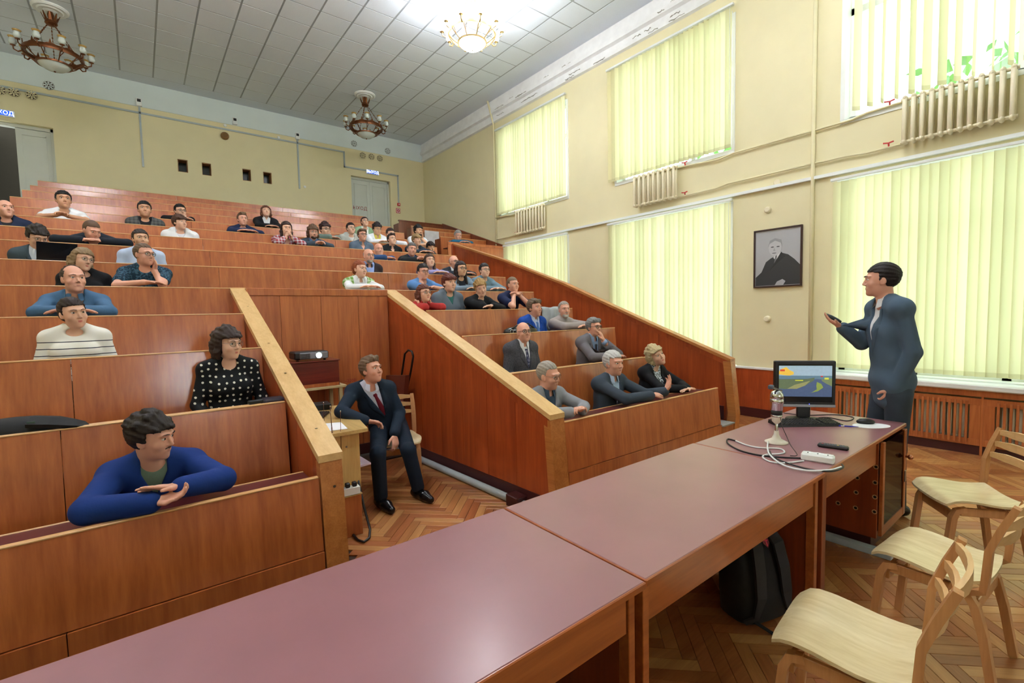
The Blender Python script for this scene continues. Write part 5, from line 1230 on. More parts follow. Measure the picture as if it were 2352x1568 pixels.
def cloth(c, pattern=None, c2=None):
    """woven cloth; pattern in object space: dots, stripes, plaid, knit, weave"""
    nm = 'cloth %d %d %d %s' % (c[0], c[1], c[2], pattern)
    if nm in MATS: return MATS[nm]
    if pattern is None: return plain(nm, c, 0.8, var=0.14, scale=11, bump=0.45, spec=0.25, bd=0.012)
    m, nt, b = _new(nm); b.inputs['Roughness'].default_value = 0.8; b.inputs['Specular IOR Level'].default_value = 0.25
    tc = N(nt, 'ShaderNodeTexCoord'); sp = N(nt, 'ShaderNodeSeparateXYZ'); nt.links.new(tc.outputs['Object'], sp.inputs[0])
    mx = N(nt, 'ShaderNodeMix', data_type='RGBA'); mx.inputs[6].default_value = lin(*c); mx.inputs[7].default_value = lin(*c2)
    def math_(op, a, b_=None, v=None):
        n = N(nt, 'ShaderNodeMath', operation=op)
        if hasattr(a, 'links'): nt.links.new(a, n.inputs[0])
        else: n.inputs[0].default_value = a
        if b_ is not None: nt.links.new(b_, n.inputs[1])
        elif v is not None: n.inputs[1].default_value = v
        return n.outputs[0]
    if pattern == 'dots':
        vo = N(nt, 'ShaderNodeTexVoronoi', voronoi_dimensions='2D'); vo.inputs['Scale'].default_value = 23; vo.inputs['Randomness'].default_value = 0.35
        cx_ = N(nt, 'ShaderNodeCombineXYZ'); nt.links.new(sp.outputs[0], cx_.inputs[0]); nt.links.new(sp.outputs[2], cx_.inputs[1]); nt.links.new(cx_.outputs[0], vo.inputs['Vector'])
        f = math_('LESS_THAN', vo.outputs['Distance'], v=0.17)
    elif pattern == 'stripes':       # a few thin lines across the chest
        z = math_('MULTIPLY', sp.outputs[2], v=1/0.046); fr = math_('FRACT', z); f = math_('LESS_THAN', fr, v=0.13)
        lim = math_('LESS_THAN', sp.outputs[2], v=0.435); f = math_('MULTIPLY', f, lim)
    elif pattern == 'plaid':
        a = math_('LESS_THAN', math_('FRACT', math_('MULTIPLY', sp.outputs[0], v=22)), v=0.35); d = math_('LESS_THAN', math_('FRACT', math_('MULTIPLY', sp.outputs[2], v=22)), v=0.35); f = math_('MULTIPLY', math_('ADD', a, d), v=0.5)
    else:
        no = N(nt, 'ShaderNodeTexNoise'); no.inputs['Scale'].default_value = {'weave': 130, 'knit': 90, 'blot': 60}[pattern]; no.inputs['Detail'].default_value = 2
        mp = N(nt, 'ShaderNodeMapping'); mp.inputs['Scale'].default_value = (1, 1, 0.5) if pattern == 'weave' else (1, 1, 1); nt.links.new(tc.outputs['Object'], mp.inputs[0]); nt.links.new(mp.outputs[0], no.inputs['Vector'])
        f = math_('GREATER_THAN', no.outputs['Fac'], v=0.52)
    nt.links.new(f, mx.inputs[0]); nt.links.new(mx.outputs[2], b.inputs['Base Color']); return m
m_eye = plain('eye white', (226, 222, 216), 0.2, var=0.02); m_iris = plain('dark iris', (52, 40, 32), 0.15); m_lens = clear_glass('spectacle lens', (240, 244, 246), 0.06)
m_lip = {False: plain('lip', (190, 120, 108), 0.5), True: plain('red lip', (196, 84, 84), 0.45)}

def add_head(F, Hc, Rh, s, female=False, jaw=1.0, lips=True):
    T = lambda x, y, z: Hc+Rh @ (V3(x, y, z)*s)
    e = lambda c, r, k=0.012, label=0, op='add': F.ell(T(*c), V3(*r)*s, Rh, k*s, label, op)
    cn = lambda a, b, ra, rb, k=0.008, label=0: F.cone(T(*a), T(*b), ra*s, rb*s, k*s, label)
    e((0, 0.018, 0.030), (0.076, 0.098, 0.092), 0.01)
    e((0, -0.028, -0.020), (0.063, 0.062, 0.085), 0.03)
    e((0, -0.030, -0.070), (0.052*jaw, 0.058, 0.046), 0.03)
    e((0, -0.072, -0.098), (0.024*jaw, 0.020, 0.018), 0.02)
    for q in (-1, 1):
        cn((q*0.012, -0.088, 0.032), (q*0.046, -0.074, 0.030), 0.010, 0.009, 0.012)
        e((q*0.042, -0.062, -0.028), (0.022, 0.022, 0.022), 0.02)
        e((q*0.031, -0.094, 0.012), (0.016, 0.012, 0.010), 0.012, None, 'sub')
        e((q*0.077, 0.008, -0.008), (0.009, 0.020, 0.032), 0.006); e((q*0.073, 0.0, -0.030), (0.008, 0.012, 0.012), 0.006)
        cn((q*0.024, -0.0865, 0.0205), (q*0.040, -0.0815, 0.0185), 0.0062, 0.0055, 0.004); cn((q*0.026, -0.0840, 0.0015), (q*0.038, -0.0800, 0.0020), 0.0050, 0.0045, 0.004)      # lids
    cn((0, -0.084, 0.022), (0, -0.107, -0.024), 0.006, 0.0095, 0.011)
    for q in (-1, 1): e((q*0.010, -0.096, -0.030), (0.0075, 0.010, 0.007), 0.006)
    cn((-0.018, -0.083, -0.060), (0.018, -0.083, -0.060), 0.008, 0.008, 0.010)
    return T
def add_hand(F, W, d, pn, side, curl=0.35, s=1.0, spread=0.0, label=0, thumb=0.7):
    """palm, four fingers and a thumb; d points to the knuckles, pn is the way the palm faces, side +-1 picks the thumb side"""
    d = unit(d); pn = unit(pn-d*np.dot(pn, d)); u = np.cross(d, pn)*side
    F.ell(W+d*0.050*s, V3(0.039, 0.050, 0.0145)*s, np.stack([u, d, pn], 1), 0.01*s, label)
    cs = curl if hasattr(curl, '__len__') else [curl]*4
    for i, (off, kl, L) in enumerate(((0.030, 0.086, 0.070), (0.011, 0.091, 0.078), (-0.009, 0.087, 0.072), (-0.027, 0.078, 0.056))):
        K = W+d*kl*s+u*off*s; F.cone(W+d*0.02*s+u*off*0.5*s, K, 0.014*s, 0.0105*s, 0.008*s, label)
        p = K; a = cs[i]*0.7; dd = unit(d+u*spread*(1.5-i)*0.22)
        for q, (f, r0, r1) in enumerate(((0.46, 0.0098, 0.0088), (0.30, 0.0088, 0.0080), (0.24, 0.0080, 0.0066))):
            v = dd*math.cos(a)+pn*math.sin(a); n = p+v*L*f*s; F.cone(p, n, r0*s, r1*s, 0.003*s, label); p = n; a += cs[i]*(0.95 if q == 0 else 0.7)
    B = W+d*0.022*s+u*0.028*s; v = unit(d*0.65+u*0.75+pn*0.25*thumb); m_ = B+v*0.040*s; F.cone(B, m_, 0.0145*s, 0.0115*s, 0.008*s, label)
    v2 = unit(d*0.95+u*0.25+pn*0.45*thumb); F.cone(m_, m_+v2*0.034*s, 0.0112*s, 0.0085*s, 0.004*s, label)

def hair_field(T, Hc, Rh, s, style, h):
    F = Field(Hc-0.30*s, Hc+V3(0.2, 0.2, 0.2)*s, h)
    e = lambda c, r, k=0.015, op='add': F.ell(T(*c), V3(*r)*s, Rh, k*s, 0 if op == 'add' else None, op)
    cn = lambda a, b, ra, rb, k=0.02: F.cone(T(*a), T(*b), ra*s, rb*s, k*s, 0)
    th = {'buzz': 0.005, 'short': 0.011, 'receding': 0.007, 'thin': 0.006, 'bald': 0.004, 'side': 0.013, 'messy': 0.016, 'curly': 0.020, 'bob': 0.016, 'long': 0.014, 'tied': 0.010, 'quiff': 0.012, 'fringe': 0.016, 'wavy': 0.022, 'puffy': 0.022}[style]
    e((0, 0.020, 0.032), (0.076+th, 0.098+th, 0.092+th))
    fh = {'receding': 0.030, 'thin': 0.016, 'bald': 0.075, 'fringe': -0.026, 'bob': 0.0, 'quiff': 0.012, 'messy': -0.006, 'wavy': -0.004, 'puffy': 0.0}.get(style, 0.004)
    if style == 'fringe': cn((-0.05, -0.062, 0.060), (0.05, -0.062, 0.060), 0.028, 0.028)
    if style == 'quiff': cn((-0.03, -0.062, 0.100), (0.03, -0.055, 0.108), 0.022, 0.022); cn((-0.02, -0.02, 0.118), (0.03, 0.0, 0.118), 0.02, 0.02)
    if style == 'side': cn((-0.05, -0.05, 0.090), (0.045, -0.055, 0.098), 0.024, 0.022); cn((0.05, -0.05, 0.085), (0.07, -0.02, 0.05), 0.02, 0.012)
    if style in ('messy', 'curly', 'wavy', 'puffy'):
        rr = random.Random(5)
        for q in range(26):
            a = rr.uniform(0, 2*math.pi); b = rr.uniform(0.1, 1.5); R_ = 0.088+th*0.6
            c = (R_*math.cos(a)*math.cos(b)*0.86, 0.02+R_*math.sin(a)*math.cos(b)*1.1, 0.035+R_*math.sin(b)*1.02)
            e(c, (0.022, 0.022, 0.020), 0.010)
    iR = np.asarray(Rh).T
    # face side removed: in front of a sloping hair line and below the nape
    def hl(X, Y, Z):
        px, py, pz = (X-np.float32(Hc[0]))/np.float32(s), (Y-np.float32(Hc[1]))/np.float32(s), (Z-np.float32(Hc[2]))/np.float32(s)
        x = iR[0, 0]*px+iR[0, 1]*py+iR[0, 2]*pz; y = iR[1, 0]*px+iR[1, 1]*py+iR[1, 2]*pz; z = iR[2, 0]*px+iR[2, 1]*py+iR[2, 2]*pz
        up = z-(0.064+fh-0.15*np.abs(x))          # above the forehead line
        front = np.maximum(-up, y-(-0.018 if style not in ('bald',) else 0.03))  # keep above the line or behind the temples
        side = np.maximum(-(z+0.012), y-0.016)     # clears the ears
        low = (z+0.102)
        if style in ('receding', 'bald', 'thin'):
            top = (0.02 if style == 'bald' else 0.10)-z+(y-0.0)*(-0.4)
        face = np.minimum(-np.maximum(front, -10), 9)   # positive inside hair
        keep = np.minimum(np.maximum(up, y+0.018 if style != 'bald' else y-0.03), low)
        keep = np.minimum(keep, np.maximum(z+0.012, y-0.020))
        if style == 'bald': keep = np.minimum(keep, 0.055-z)
        if style == 'receding': keep = np.minimum(keep, np.maximum(0.070-z, y-0.015+0.10*np.abs(x)))
        return keep*np.float32(s)
    F.func(F.lo, F.lo+F.n*F.h, lambda X, Y, Z: hl(X, Y, Z), 0.006*s, None, 'sub')
    if style in ('bob', 'wavy', 'puffy'):
        for q in (-1, 1): cn((q*0.070, 0.004, 0.055), (q*0.082, 0.012, -0.060), 0.026, 0.026, 0.02); cn((q*0.082, 0.012, -0.060), (q*0.070, 0.018, -0.105), 0.026, 0.018, 0.02)
        cn((-0.06, 0.085, 0.0), (-0.055, 0.07, -0.10), 0.035, 0.030); cn((0.06, 0.085, 0.0), (0.055, 0.07, -0.10), 0.035, 0.030); cn((-0.05, 0.08, -0.04), (0.05, 0.08, -0.04), 0.04, 0.04)
    if style == 'long':
        for q in (-1, 1): cn((q*0.066, 0.006, 0.06), (q*0.082, 0.02, -0.06), 0.024, 0.026); cn((q*0.082, 0.02, -0.06), (q*0.085, -0.015, -0.225), 0.028, 0.022)
        cn((-0.05, 0.08, 0), (-0.06, 0.075, -0.20), 0.035, 0.03); cn((0.05, 0.08, 0), (0.06, 0.075, -0.20), 0.035, 0.03)
    def strands(X, Y, Z):
        px, py, pz = (X-np.float32(Hc[0]))/np.float32(s), (Y-np.float32(Hc[1]))/np.float32(s), (Z-np.float32(Hc[2]))/np.float32(s)
        x = iR[0, 0]*px+iR[0, 1]*py+iR[0, 2]*pz; y = iR[1, 0]*px+iR[1, 1]*py+iR[1, 2]*pz; z = iR[2, 0]*px+iR[2, 1]*py+iR[2, 2]*pz
        a = np.arctan2(x, z-0.02); return (0.0016*np.sin(46*a+30*y)+0.0020*np.sin(19*a-40*y+2)+0.0012*np.sin(90*x+70*z))*np.float32(s)
    if style not in ('buzz', 'bald'):
        sub = F._sub(F.lo, F.lo+F.n*F.h); F.D[sub[0]] += strands(*sub[1:]).astype(np.float32)
    if style == 'tied':
        e((0, 0.110, -0.035), (0.045, 0.034, 0.042)); cn((-0.04, 0.06, -0.02), (0.0, 0.10, -0.03), 0.03, 0.03)
    return F

def glasses(T, s, parent, dark=True, origin=(0, 0, 0), Rh=None):
    mt = plain('dark spectacle frame', (30, 26, 28), 0.3) if dark else plain('thin metal spectacle frame', (150, 140, 134), 0.25, 0.8)
    r = 0.0022 if dark else 0.0013; g = MB(); o = np.array(origin)
    P = lambda x, y, z: T(x, y, z)-o
    for q in (-1, 1):
        g.tube([P(q*0.033+0.025*math.cos(a), -0.104+0.012*abs(math.cos(a))*(1 if q*math.cos(a) > 0 else 0.3), 0.008+0.019*math.sin(a)) for a in [2*math.pi*k/14 for k in range(14)]], r*s, 4, closed=True)
        g.tube([P(q*0.058, -0.093, 0.014), P(q*0.079, -0.02, 0.012), P(q*0.081, 0.012, 0.006)], r*s, 4)
    g.tube([P(-0.009, -0.107, 0.012), P(0, -0.110, 0.015), P(0.009, -0.107, 0.012)], r*s, 4)
    f = g.build('spectacles', mt, parent, True)
    for q in (-1, 1):
        vs = [P(q*0.033, -0.103, 0.008)]+[P(q*0.033+0.024*math.cos(a), -0.104+0.012*abs(math.cos(a))*(1 if q*math.cos(a) > 0 else 0.3), 0.008+0.018*math.sin(a)) for a in [2*math.pi*k/12 for k in range(12)]]
        MB().add(vs, [(0, 1+k, 1+(k+1) % 12) for k in range(12)]).build('lens', m_lens, f, True, False)

def face_parts(root, T, Rh, s, o, hair, female, gaze=(0, 0), brow=True):
    m4l = lambda c: Matrix([list(Rh[0])+[c[0]], list(Rh[1])+[c[1]], list(Rh[2])+[c[2]], [0, 0, 0, 1]])
    MB().ell((0, 0, 0.0032*s), (0.0195*s, 0.0058*s, 0.0036*s), 12, 6, M=m4l(T(0, -0.0895, -0.0590)-o)).ell((0, 0, -0.0040*s), (0.0165*s, 0.0066*s, 0.0046*s), 12, 6, M=m4l(T(0, -0.0895, -0.0590)-o)).build('lips', m_lip[female], root, True)
    for q in (-1, 1):
        c = T(q*0.0315, -0.0775, 0.0108)-o
        g = MB().ell((0, 0, 0), (0.0120*s, 0.0120*s, 0.0115*s), 12, 10)
        m4 = Matrix([list(Rh[0])+[c[0]], list(Rh[1])+[c[1]], list(Rh[2])+[c[2]], [0, 0, 0, 1]])
        fm = []
        gz = unit(V3(math.sin(gaze[0]), -math.cos(gaze[0]), math.sin(gaze[1])))
        for f in g.f:
            n = unit(np.mean([g.v[i] for i in f], 0)); fm.append(1 if n @ gz > 0.84 else 0)
        g.m = fm; g.v = [tuple(m4 @ Vector(p)) for p in g.v]
        g.build('eye', [m_eye, m_iris], root, True)
        if brow:
            pts = [T(q*0.014, -0.0985, 0.031)-o, T(q*0.030, -0.0965, 0.0365)-o, T(q*0.048, -0.084, 0.032)-o]
            MB().tube(pts, [0.0036*s, 0.0040*s, 0.0018*s], 5, flat=0.6).build('eyebrow', hair, root, True)

def person(label, px, py, hpx, yplane, row=None, beta=0, pitch=0, roll=0, byaw=0, pose='rest', hair=('short', (50, 36, 26)), tone='fair', female=False, top=('sweater', (60, 60, 70)), glass=None, beard=None, h=0.0065, fat=1.0, lean=0.0, extra=None, jaw=1.0, shirt=(226, 230, 238), tie=None, gaze=(0, 0), arms=None, bodyscale=None, pants=(44, 46, 54), pelvis=None, base=None, legs=None, head=None, long=0.0, shoulders=1.0, shrug=0.0):
    ry, rz = (RY[row], RZ[row]) if isinstance(row, int) else row
    Hc = at_y(px, py, yplane) if head is None else V3(*head); depth = float((RC @ (Hc-V3(0, 0, CAMH)))[2])
    s = hpx*depth/FPX/0.245; s = min(1.12, max(0.86, s)); bs = bodyscale or min(1.05, max(0.92, s))*(0.93 if female else 1.0)
    alpha = math.degrees(math.atan2(Hc[0], Hc[1]))
    Rh = rotz(math.radians(beta-alpha)) @ rotx(math.radians(pitch)) @ roty(math.radians(roll))
    psi = math.radians(byaw); f = V3(math.sin(psi), -math.cos(psi), 0); r = V3(math.cos(psi), math.sin(psi), 0); up = V3(0, 0, 1)
    o = V3(Hc[0], ry+0.50, rz-0.33) if base is None else V3(*base)                     # root at the seat under the person
    root = thing('person', label, 'person', tuple(o))
    Nk = Hc-f*(0.035+lean)*1.0-up*0.146*s+up*(0.002+shrug)
    S = Nk-f*0.02-up*0.045*bs
    sw = 0.160*bs*(1+0.25*(fat-1))*shoulders; sh = {q: S+r*q*sw-up*0.012 for q in (-1, 1)}
    P = V3(Hc[0]*1.0+f[0]*-0.02, ry+0.49, rz-0.33+0.12) if pelvis is None else V3(*pelvis)
    ax = unit(S-P); fr = unit(f-ax*np.dot(f, ax)); Rt = np.stack([np.cross(ax, -fr)*1.0, -fr, ax], 1)
    if np.dot(Rt[:, 0], r) < 0: Rt[:, 0] *= -1
    spine = lambda t: P+(S-P)*t
    E = V3(Hc[0], ry, rz)
    A = {}
    chin = Hc+Rh @ (V3(0, -0.085, -0.115)*s)
    def rest(q, xin=0.04, ye=0.19, xe=0.225):
        return (E+V3(q*xe*bs, ye, 0.030), E+V3(q*xin-q*0.02, 0.055, 0.042), V3(-q, -0.12, 0.0), V3(0, -0.15, -1), 0.25)
    def down(q): return (sh[q]+V3(q*0.06, -0.03, -0.27*bs), E+V3(q*0.12, 0.30, -0.17), V3(-q*0.5, -1, 0), V3(0, 0, -1), 0.3)
    def clasp(q, zz=0.045): return (E+V3(q*0.23*bs, 0.20, 0.03), E+V3(q*0.062, 0.06, zz), V3(-q*0.9, -0.10, 0.30), V3(-q*0.3, -0.3, -0.8), 0.85)
    def cheek(q, xe=0.10): return (E+V3(q*xe+0.02, 0.13, 0.035), chin+Rh @ V3(q*0.052, 0.010, -0.055), unit(Rh @ V3(q*0.10, 0.25, 1)), unit(Rh @ V3(-q*1.0, 0.3, 0.2)), 0.75)
    def mouth(q): return (E+V3(q*0.17, 0.12, 0.035), chin+Rh @ V3(q*0.045, -0.035, -0.045), unit(Rh @ V3(-q*0.35, 0.05, 1)), unit(Rh @ V3(-q, 0.4, 0)), 0.9)
    def under(q): return (E+V3(q*0.15, 0.10, 0.035), chin+V3(q*0.060, -0.015, -0.060), unit(V3(-q*0.9, 0.1, 0.45)), V3(0, 0.1, -1), 0.55)
    def neck(q): return (E+V3(q*0.11, 0.10, 0.035), Hc+V3(q*0.075, -0.03, -0.145), unit(V3(q*0.10, 0.9, 0.5)), unit(V3(-q, 0, 0.1)), 0.3)
    for q in (-1, 1):
        if pose == 'rest': A[q] = rest(q)
        elif pose == 'down': A[q] = down(q)
        elif pose == 'clasp': A[q] = clasp(q)
        elif pose == 'chinL': A[q] = cheek(q) if q < 0 else rest(q)
        elif pose == 'chinR': A[q] = cheek(q) if q > 0 else rest(q)
        elif pose == 'mouth2': A[q] = mouth(q)
        elif pose == 'under2': A[q] = under(q)
        elif pose == 'neck2': A[q] = neck(q)
        elif pose == 'wide': A[q] = (E+V3(q*0.34, 0.20, 0.05), E+V3(q*0.07, 0.04, 0.05), V3(-q, 0.0, 0.05), V3(0, 0, -1), 0.2)
    if arms:
        for q, v in arms.items(): A[q] = tuple(v(E, Hc, sh, chin, Rh, o)) if callable(v) else {'rest': rest, 'down': down, 'clasp': clasp, 'chin': cheek, 'mouth': mouth}[v](q)
    for q in A:       # keep believable bone lengths
        el, w, hd, pn, cu = A[q]; v = el-sh[q]; L = np.linalg.norm(v); el = sh[q]+v/L*min(max(L, 0.25*bs), 0.33*bs)
        v = w-el; L = np.linalg.norm(v); w = el+v/L*min(max(L, 0.20), 0.275*bs); A[q] = (el, w, hd, pn, cu)
    kind, col = top[0], top[1]; pat = top[2] if len(top) > 2 else None; c2_ = top[3] if len(top) > 3 else None
    short = kind == 'tee'
    sk = skin_mat(tone)
    # ---- body
    pts = [Hc, P]+[x for q in A for x in A[q][:2]]+[sh[-1], sh[1]]
    lo = np.min(pts, 0)-0.21; hi = np.max(pts, 0)+0.21; lo[2] -= long
    F = Field(lo, hi, h)
    def torso(F, e, lower=True):
        F.ell(spine(0.12), V3(0.150*fat+e, 0.105*fat+e, 0.12), Rt, 0.03, 0) if lower else None
        F.ell(spine(0.40), V3(0.140*bs*fat+e, 0.098*bs*fat+e, 0.16), Rt, 0.06, 0)
        F.ell(spine(0.70), V3(0.158*bs*(0.5+0.5*fat)+e, 0.104*bs+e, 0.155), Rt, 0.06, 0)
        if female:
            for q in (-1, 1): F.ell(spine(0.66)+fr*0.075+r*q*0.065, V3(0.055+e, 0.05+e, 0.055+e), Rt, 0.04, 0)
        F.cone(sh[-1], sh[1], 0.052*bs+e, 0.052*bs+e, 0.05, 0)
        for q in (-1, 1): F.cone(Nk+up*0.030, sh[q]+up*0.012, 0.040+e*0.6, 0.044*bs+e, 0.04, 0)
    torso(F, -0.010)
    F.cone(Nk-up*0.03, Hc+Rh @ (V3(0, 0.020, -0.055)*s), 0.056*s*(0.86 if female else 1), 0.053*s*(0.86 if female else 1), 0.02, 0)
    T = add_head(F, Hc, Rh, s, female, jaw)
    for q in A:
        el, w, hd, pn, cu = A[q]; aw = 0.80 if female else 1.0
        F.cone(sh[q], el, 0.046*aw, 0.037*aw, 0.02, 0); F.cone(el, w, 0.038*aw, 0.0255*aw, 0.012, 0)
        F.cone(w, w+unit(hd)*0.03, 0.0255*aw, 0.022*aw, 0.01, 0)
        add_hand(F, w+unit(hd)*0.012, hd, pn, (q if np.dot(np.cross(unit(hd), pn), V3(0, 0, 1)) >= 0 else -q)*1 if False else (1 if np.dot(np.cross(unit(hd), unit(pn)), up+f*0.6) > 0 else -1), cu, 0.95*(0.9 if female else 1))
    body = bpy.data.objects.new('body', F.mesh('body', [sk], o)); COL.objects.link(body); body.parent = root
    # ---- garment(s)
    def sleeves(G, e, upto=1.0, flare=0.0):
        for q in A:
            el, w = A[q][:2]; aw = 0.84 if female else 1.0
            if short: G.cone(sh[q], sh[q]+(el-sh[q])*0.62, 0.046*aw+e, 0.043*aw+e+0.006, 0.02, 0)
            else:
                G.cone(sh[q], el, 0.047*aw+e, 0.039*aw+e, 0.02, 0); G.cone(el, el+(w-el)*0.97*upto, 0.041*aw+e, 0.029*aw+e+flare, 0.014, 0)
                for k_ in range(3):          # cloth folds inside the elbow
                    b_ = unit(w-el); a_ = unit(sh[q]-el); c_ = el+a_*(0.02+0.03*k_)+unit(a_+b_)*0.028; G.cone(c_-np.cross(a_, b_)*0.03, c_+np.cross(a_, b_)*0.03, 0.008, 0.008, 0.012, 0)
    def neckcut(G, rad, depth=0.0, vneck=None):
        G.cone(Nk+up*0.020-f*0.01, Nk+up*0.25, rad, rad*1.3, 0.008, None, 'sub')
        if depth: G.ell(Nk+f*0.055-up*0.01, V3(0.050, 0.06, depth), None, 0.01, None, 'sub')
        if vneck:
            zt, zb, wd = vneck; c0_ = spine(zb); c1_ = spine(zt)+fr*0.10; hgt = np.dot(c1_-c0_, ax)
            def wedge(X, Y, Z):
                qx, qy, qz = X-np.float32(c0_[0]), Y-np.float32(c0_[1]), Z-np.float32(c0_[2])
                xx = qx*Rt[0, 0]+qy*Rt[1, 0]+qz*Rt[2, 0]; ff = qx*fr[0]+qy*fr[1]+qz*fr[2]; zz = qx*ax[0]+qy*ax[1]+qz*ax[2]
                return np.maximum(np.maximum(np.abs(xx)-np.float32(wd)*np.clip(zz/np.float32(hgt), 0, 1.15), -zz), -(ff-0.0)).astype(np.float32)
            G.func(c0_-0.3, c0_+V3(0.3, 0.3, 0.5), wedge, 0.006, None, 'sub')
    def put(G, name, mat): ob = bpy.data.objects.new(name, G.mesh(name, [mat], o)); COL.objects.link(ob); ob.parent = root; return ob
    cm = cloth(col, pat, c2_)
    hg = max(h, 0.007)
    G = Field(lo, hi, hg); G2 = None
    if kind in ('suit', 'cardigan', 'jacket'):
        e = 0.020
        torso(G, e); sleeves(G, 0.012, 0.97, 0.006)
        if long: G.cone(P+up*0.02+r*0.05, P-up*long+r*0.045, 0.112*bs*fat, 0.092*bs*fat, 0.05, 0); G.cone(P+up*0.02-r*0.05, P-up*long-r*0.045, 0.112*bs*fat, 0.092*bs*fat, 0.05, 0)
        for q in (-1, 1): G.ell(sh[q]+up*0.004, V3(0.060, 0.058, 0.046)*bs, None, 0.03, 0)
        wd = {'suit': 0.056, 'cardigan': 0.066, 'jacket': 0.056}[kind]; zb = {'suit': 0.40, 'cardigan': 0.15, 'jacket': 0.42}[kind]
        neckcut(G, 0.066*s, 0, (1.0, zb, wd)); put(G, 'jacket' if kind != 'cardigan' else 'cardigan', cm)
        G2 = Field(lo, hi, hg); torso(G2, 0.006); neckcut(G2, 0.058*s if kind == 'suit' else 0.062*s, 0 if kind == 'suit' else 0.03)
        put(G2, 'shirt', cloth(shirt) if not (isinstance(shirt[0], tuple)) else cloth(*shirt))
        # lapels lie on the jacket along the opening
        if kind in ('suit', 'jacket'):
            for q in (-1, 1):
                inner, outer = [], []
                for t_ in np.linspace(0.04, 1.0, 7):
                    z_ = zb+(1.0-zb)*t_; base = spine(z_)
                    wi = wd*t_; wo = wi+(0.055*min(1, t_*2.2) if t_ < 0.8 else 0.035)
                    for arr, w_ in ((inner, wi+0.003), (outer, wo)):
                        pq = G.probe(base+Rt[:, 0]*q*w_, fr); arr.append(pq+fr*0.006)
                g = MB(); vs = [x-o for x in inner]+[x-o for x in outer]+[x-o-fr*0.010 for x in inner]+[x-o-fr*0.010 for x in outer]; n = len(inner); fs = []
                for k_ in range(n-1):
                    fs.append((k_, k_+1, n+k_+1, n+k_)); fs.append((n+k_, n+k_+1, 3*n+k_+1, 3*n+k_)); fs.append((k_, 2*n+k_, 2*n+k_+1, k_+1))
                g.add(vs, fs).build('lapel', cm, root, True)
    elif kind == 'vest':
        torso(G, 0.016); neckcut(G, 0.066*s, 0, (1.0, 0.55, 0.075)); put(G, 'vest', cm)
        G2 = Field(lo, hi, hg); torso(G2, 0.006); sleeves(G2, 0.010, 1.0); neckcut(G2, 0.060*s, 0.03); put(G2, 'blouse', cloth(shirt))
    else:
        e = {'tee': 0.007, 'shirt': 0.008, 'sweater': 0.010, 'fleece': 0.018, 'hoodie': 0.018, 'turtleneck': 0.012, 'dress': 0.007}[kind]
        torso(G, e); sleeves(G, e+0.001, 1.0, 0.002)
        if kind == 'turtleneck': G.cone(Nk-up*0.02, Nk+up*0.055*s, 0.066*s, 0.062*s, 0.015, 0)
        if kind == 'fleece': G.cone(Nk-up*0.02, Nk+up*0.050*s-f*0.006, 0.078*s, 0.074*s, 0.02, 0)
        if kind == 'hoodie':
            for k_ in range(10):
                a_ = math.pi*(0.10+0.8*k_/9)+math.pi*0.0; b_ = math.pi*(0.10+0.8*(k_+1)/9)
                ring = lambda q_: Nk+up*(0.012+0.030*math.sin(q_))+r*math.cos(q_)*0.088-f*(math.sin(q_)*0.085-0.015)
                G.cone(ring(a_), ring(b_), 0.034, 0.034, 0.02, 0)
        neckcut(G, 0.060*s if kind != 'turtleneck' else 0.052*s, {'tee': 0.035, 'sweater': 0.028, 'dress': 0.045}.get(kind, 0.0), (1.0, 0.72, 0.045) if kind in ('shirt', 'fleece', 'hoodie') else None)
        if kind == 'hoodie' and c2_ is not None and pat == 'two': pass
        put(G, {'tee': 't_shirt', 'shirt': 'shirt', 'sweater': 'sweater', 'fleece': 'fleece', 'hoodie': 'hoodie', 'turtleneck': 'turtleneck', 'dress': 'dress'}[kind], cm)
        if kind in ('hoodie', 'fleece') and shirt: G3 = Field(lo, hi, hg); torso(G3, 0.004, False); neckcut(G3, 0.058*s, 0.025); put(G3, 't_shirt', cloth(shirt))
    # collar of shirts
    if kind in ('suit', 'shirt', 'vest', 'jacket') or extra == 'collar':
        cmat = cloth(shirt) if kind in ('suit', 'vest', 'jacket') else cm
        axn = unit(Hc-Nk+f*0.0); uu = unit(np.cross(axn, f)); vv = np.cross(uu, axn)*-1
        vv = unit(f-axn*np.dot(f, axn)); uu = np.cross(vv, axn)
        g = MB(); n = 18; rn = 0.062*s*(0.9 if female else 1)
        base = Nk+up*0.004; vs = []
        for k_ in range(n+1):
            a_ = math.radians(20+320*k_/n); dr = uu*math.sin(a_)+vv*math.cos(a_)
            fl = abs(math.cos(a_/2))**4
            hi_ = base+dr*(rn-0.002)+axn*(0.040-0.014*fl); lo_ = base+dr*(rn+0.012+0.010*fl)+axn*(0.002-0.040*fl)+vv*0.012*fl
            vs += [hi_-o, lo_-o, hi_-o-dr*0.004, lo_-o-dr*0.006]
        fs = []
        for k_ in range(n): b_ = 4*k_; fs += [(b_, b_+1, b_+5, b_+4), (b_+2, b_+6, b_+7, b_+3), (b_, b_+4, b_+6, b_+2)]
        g.add(vs, fs).build('collar', cmat, root, True)
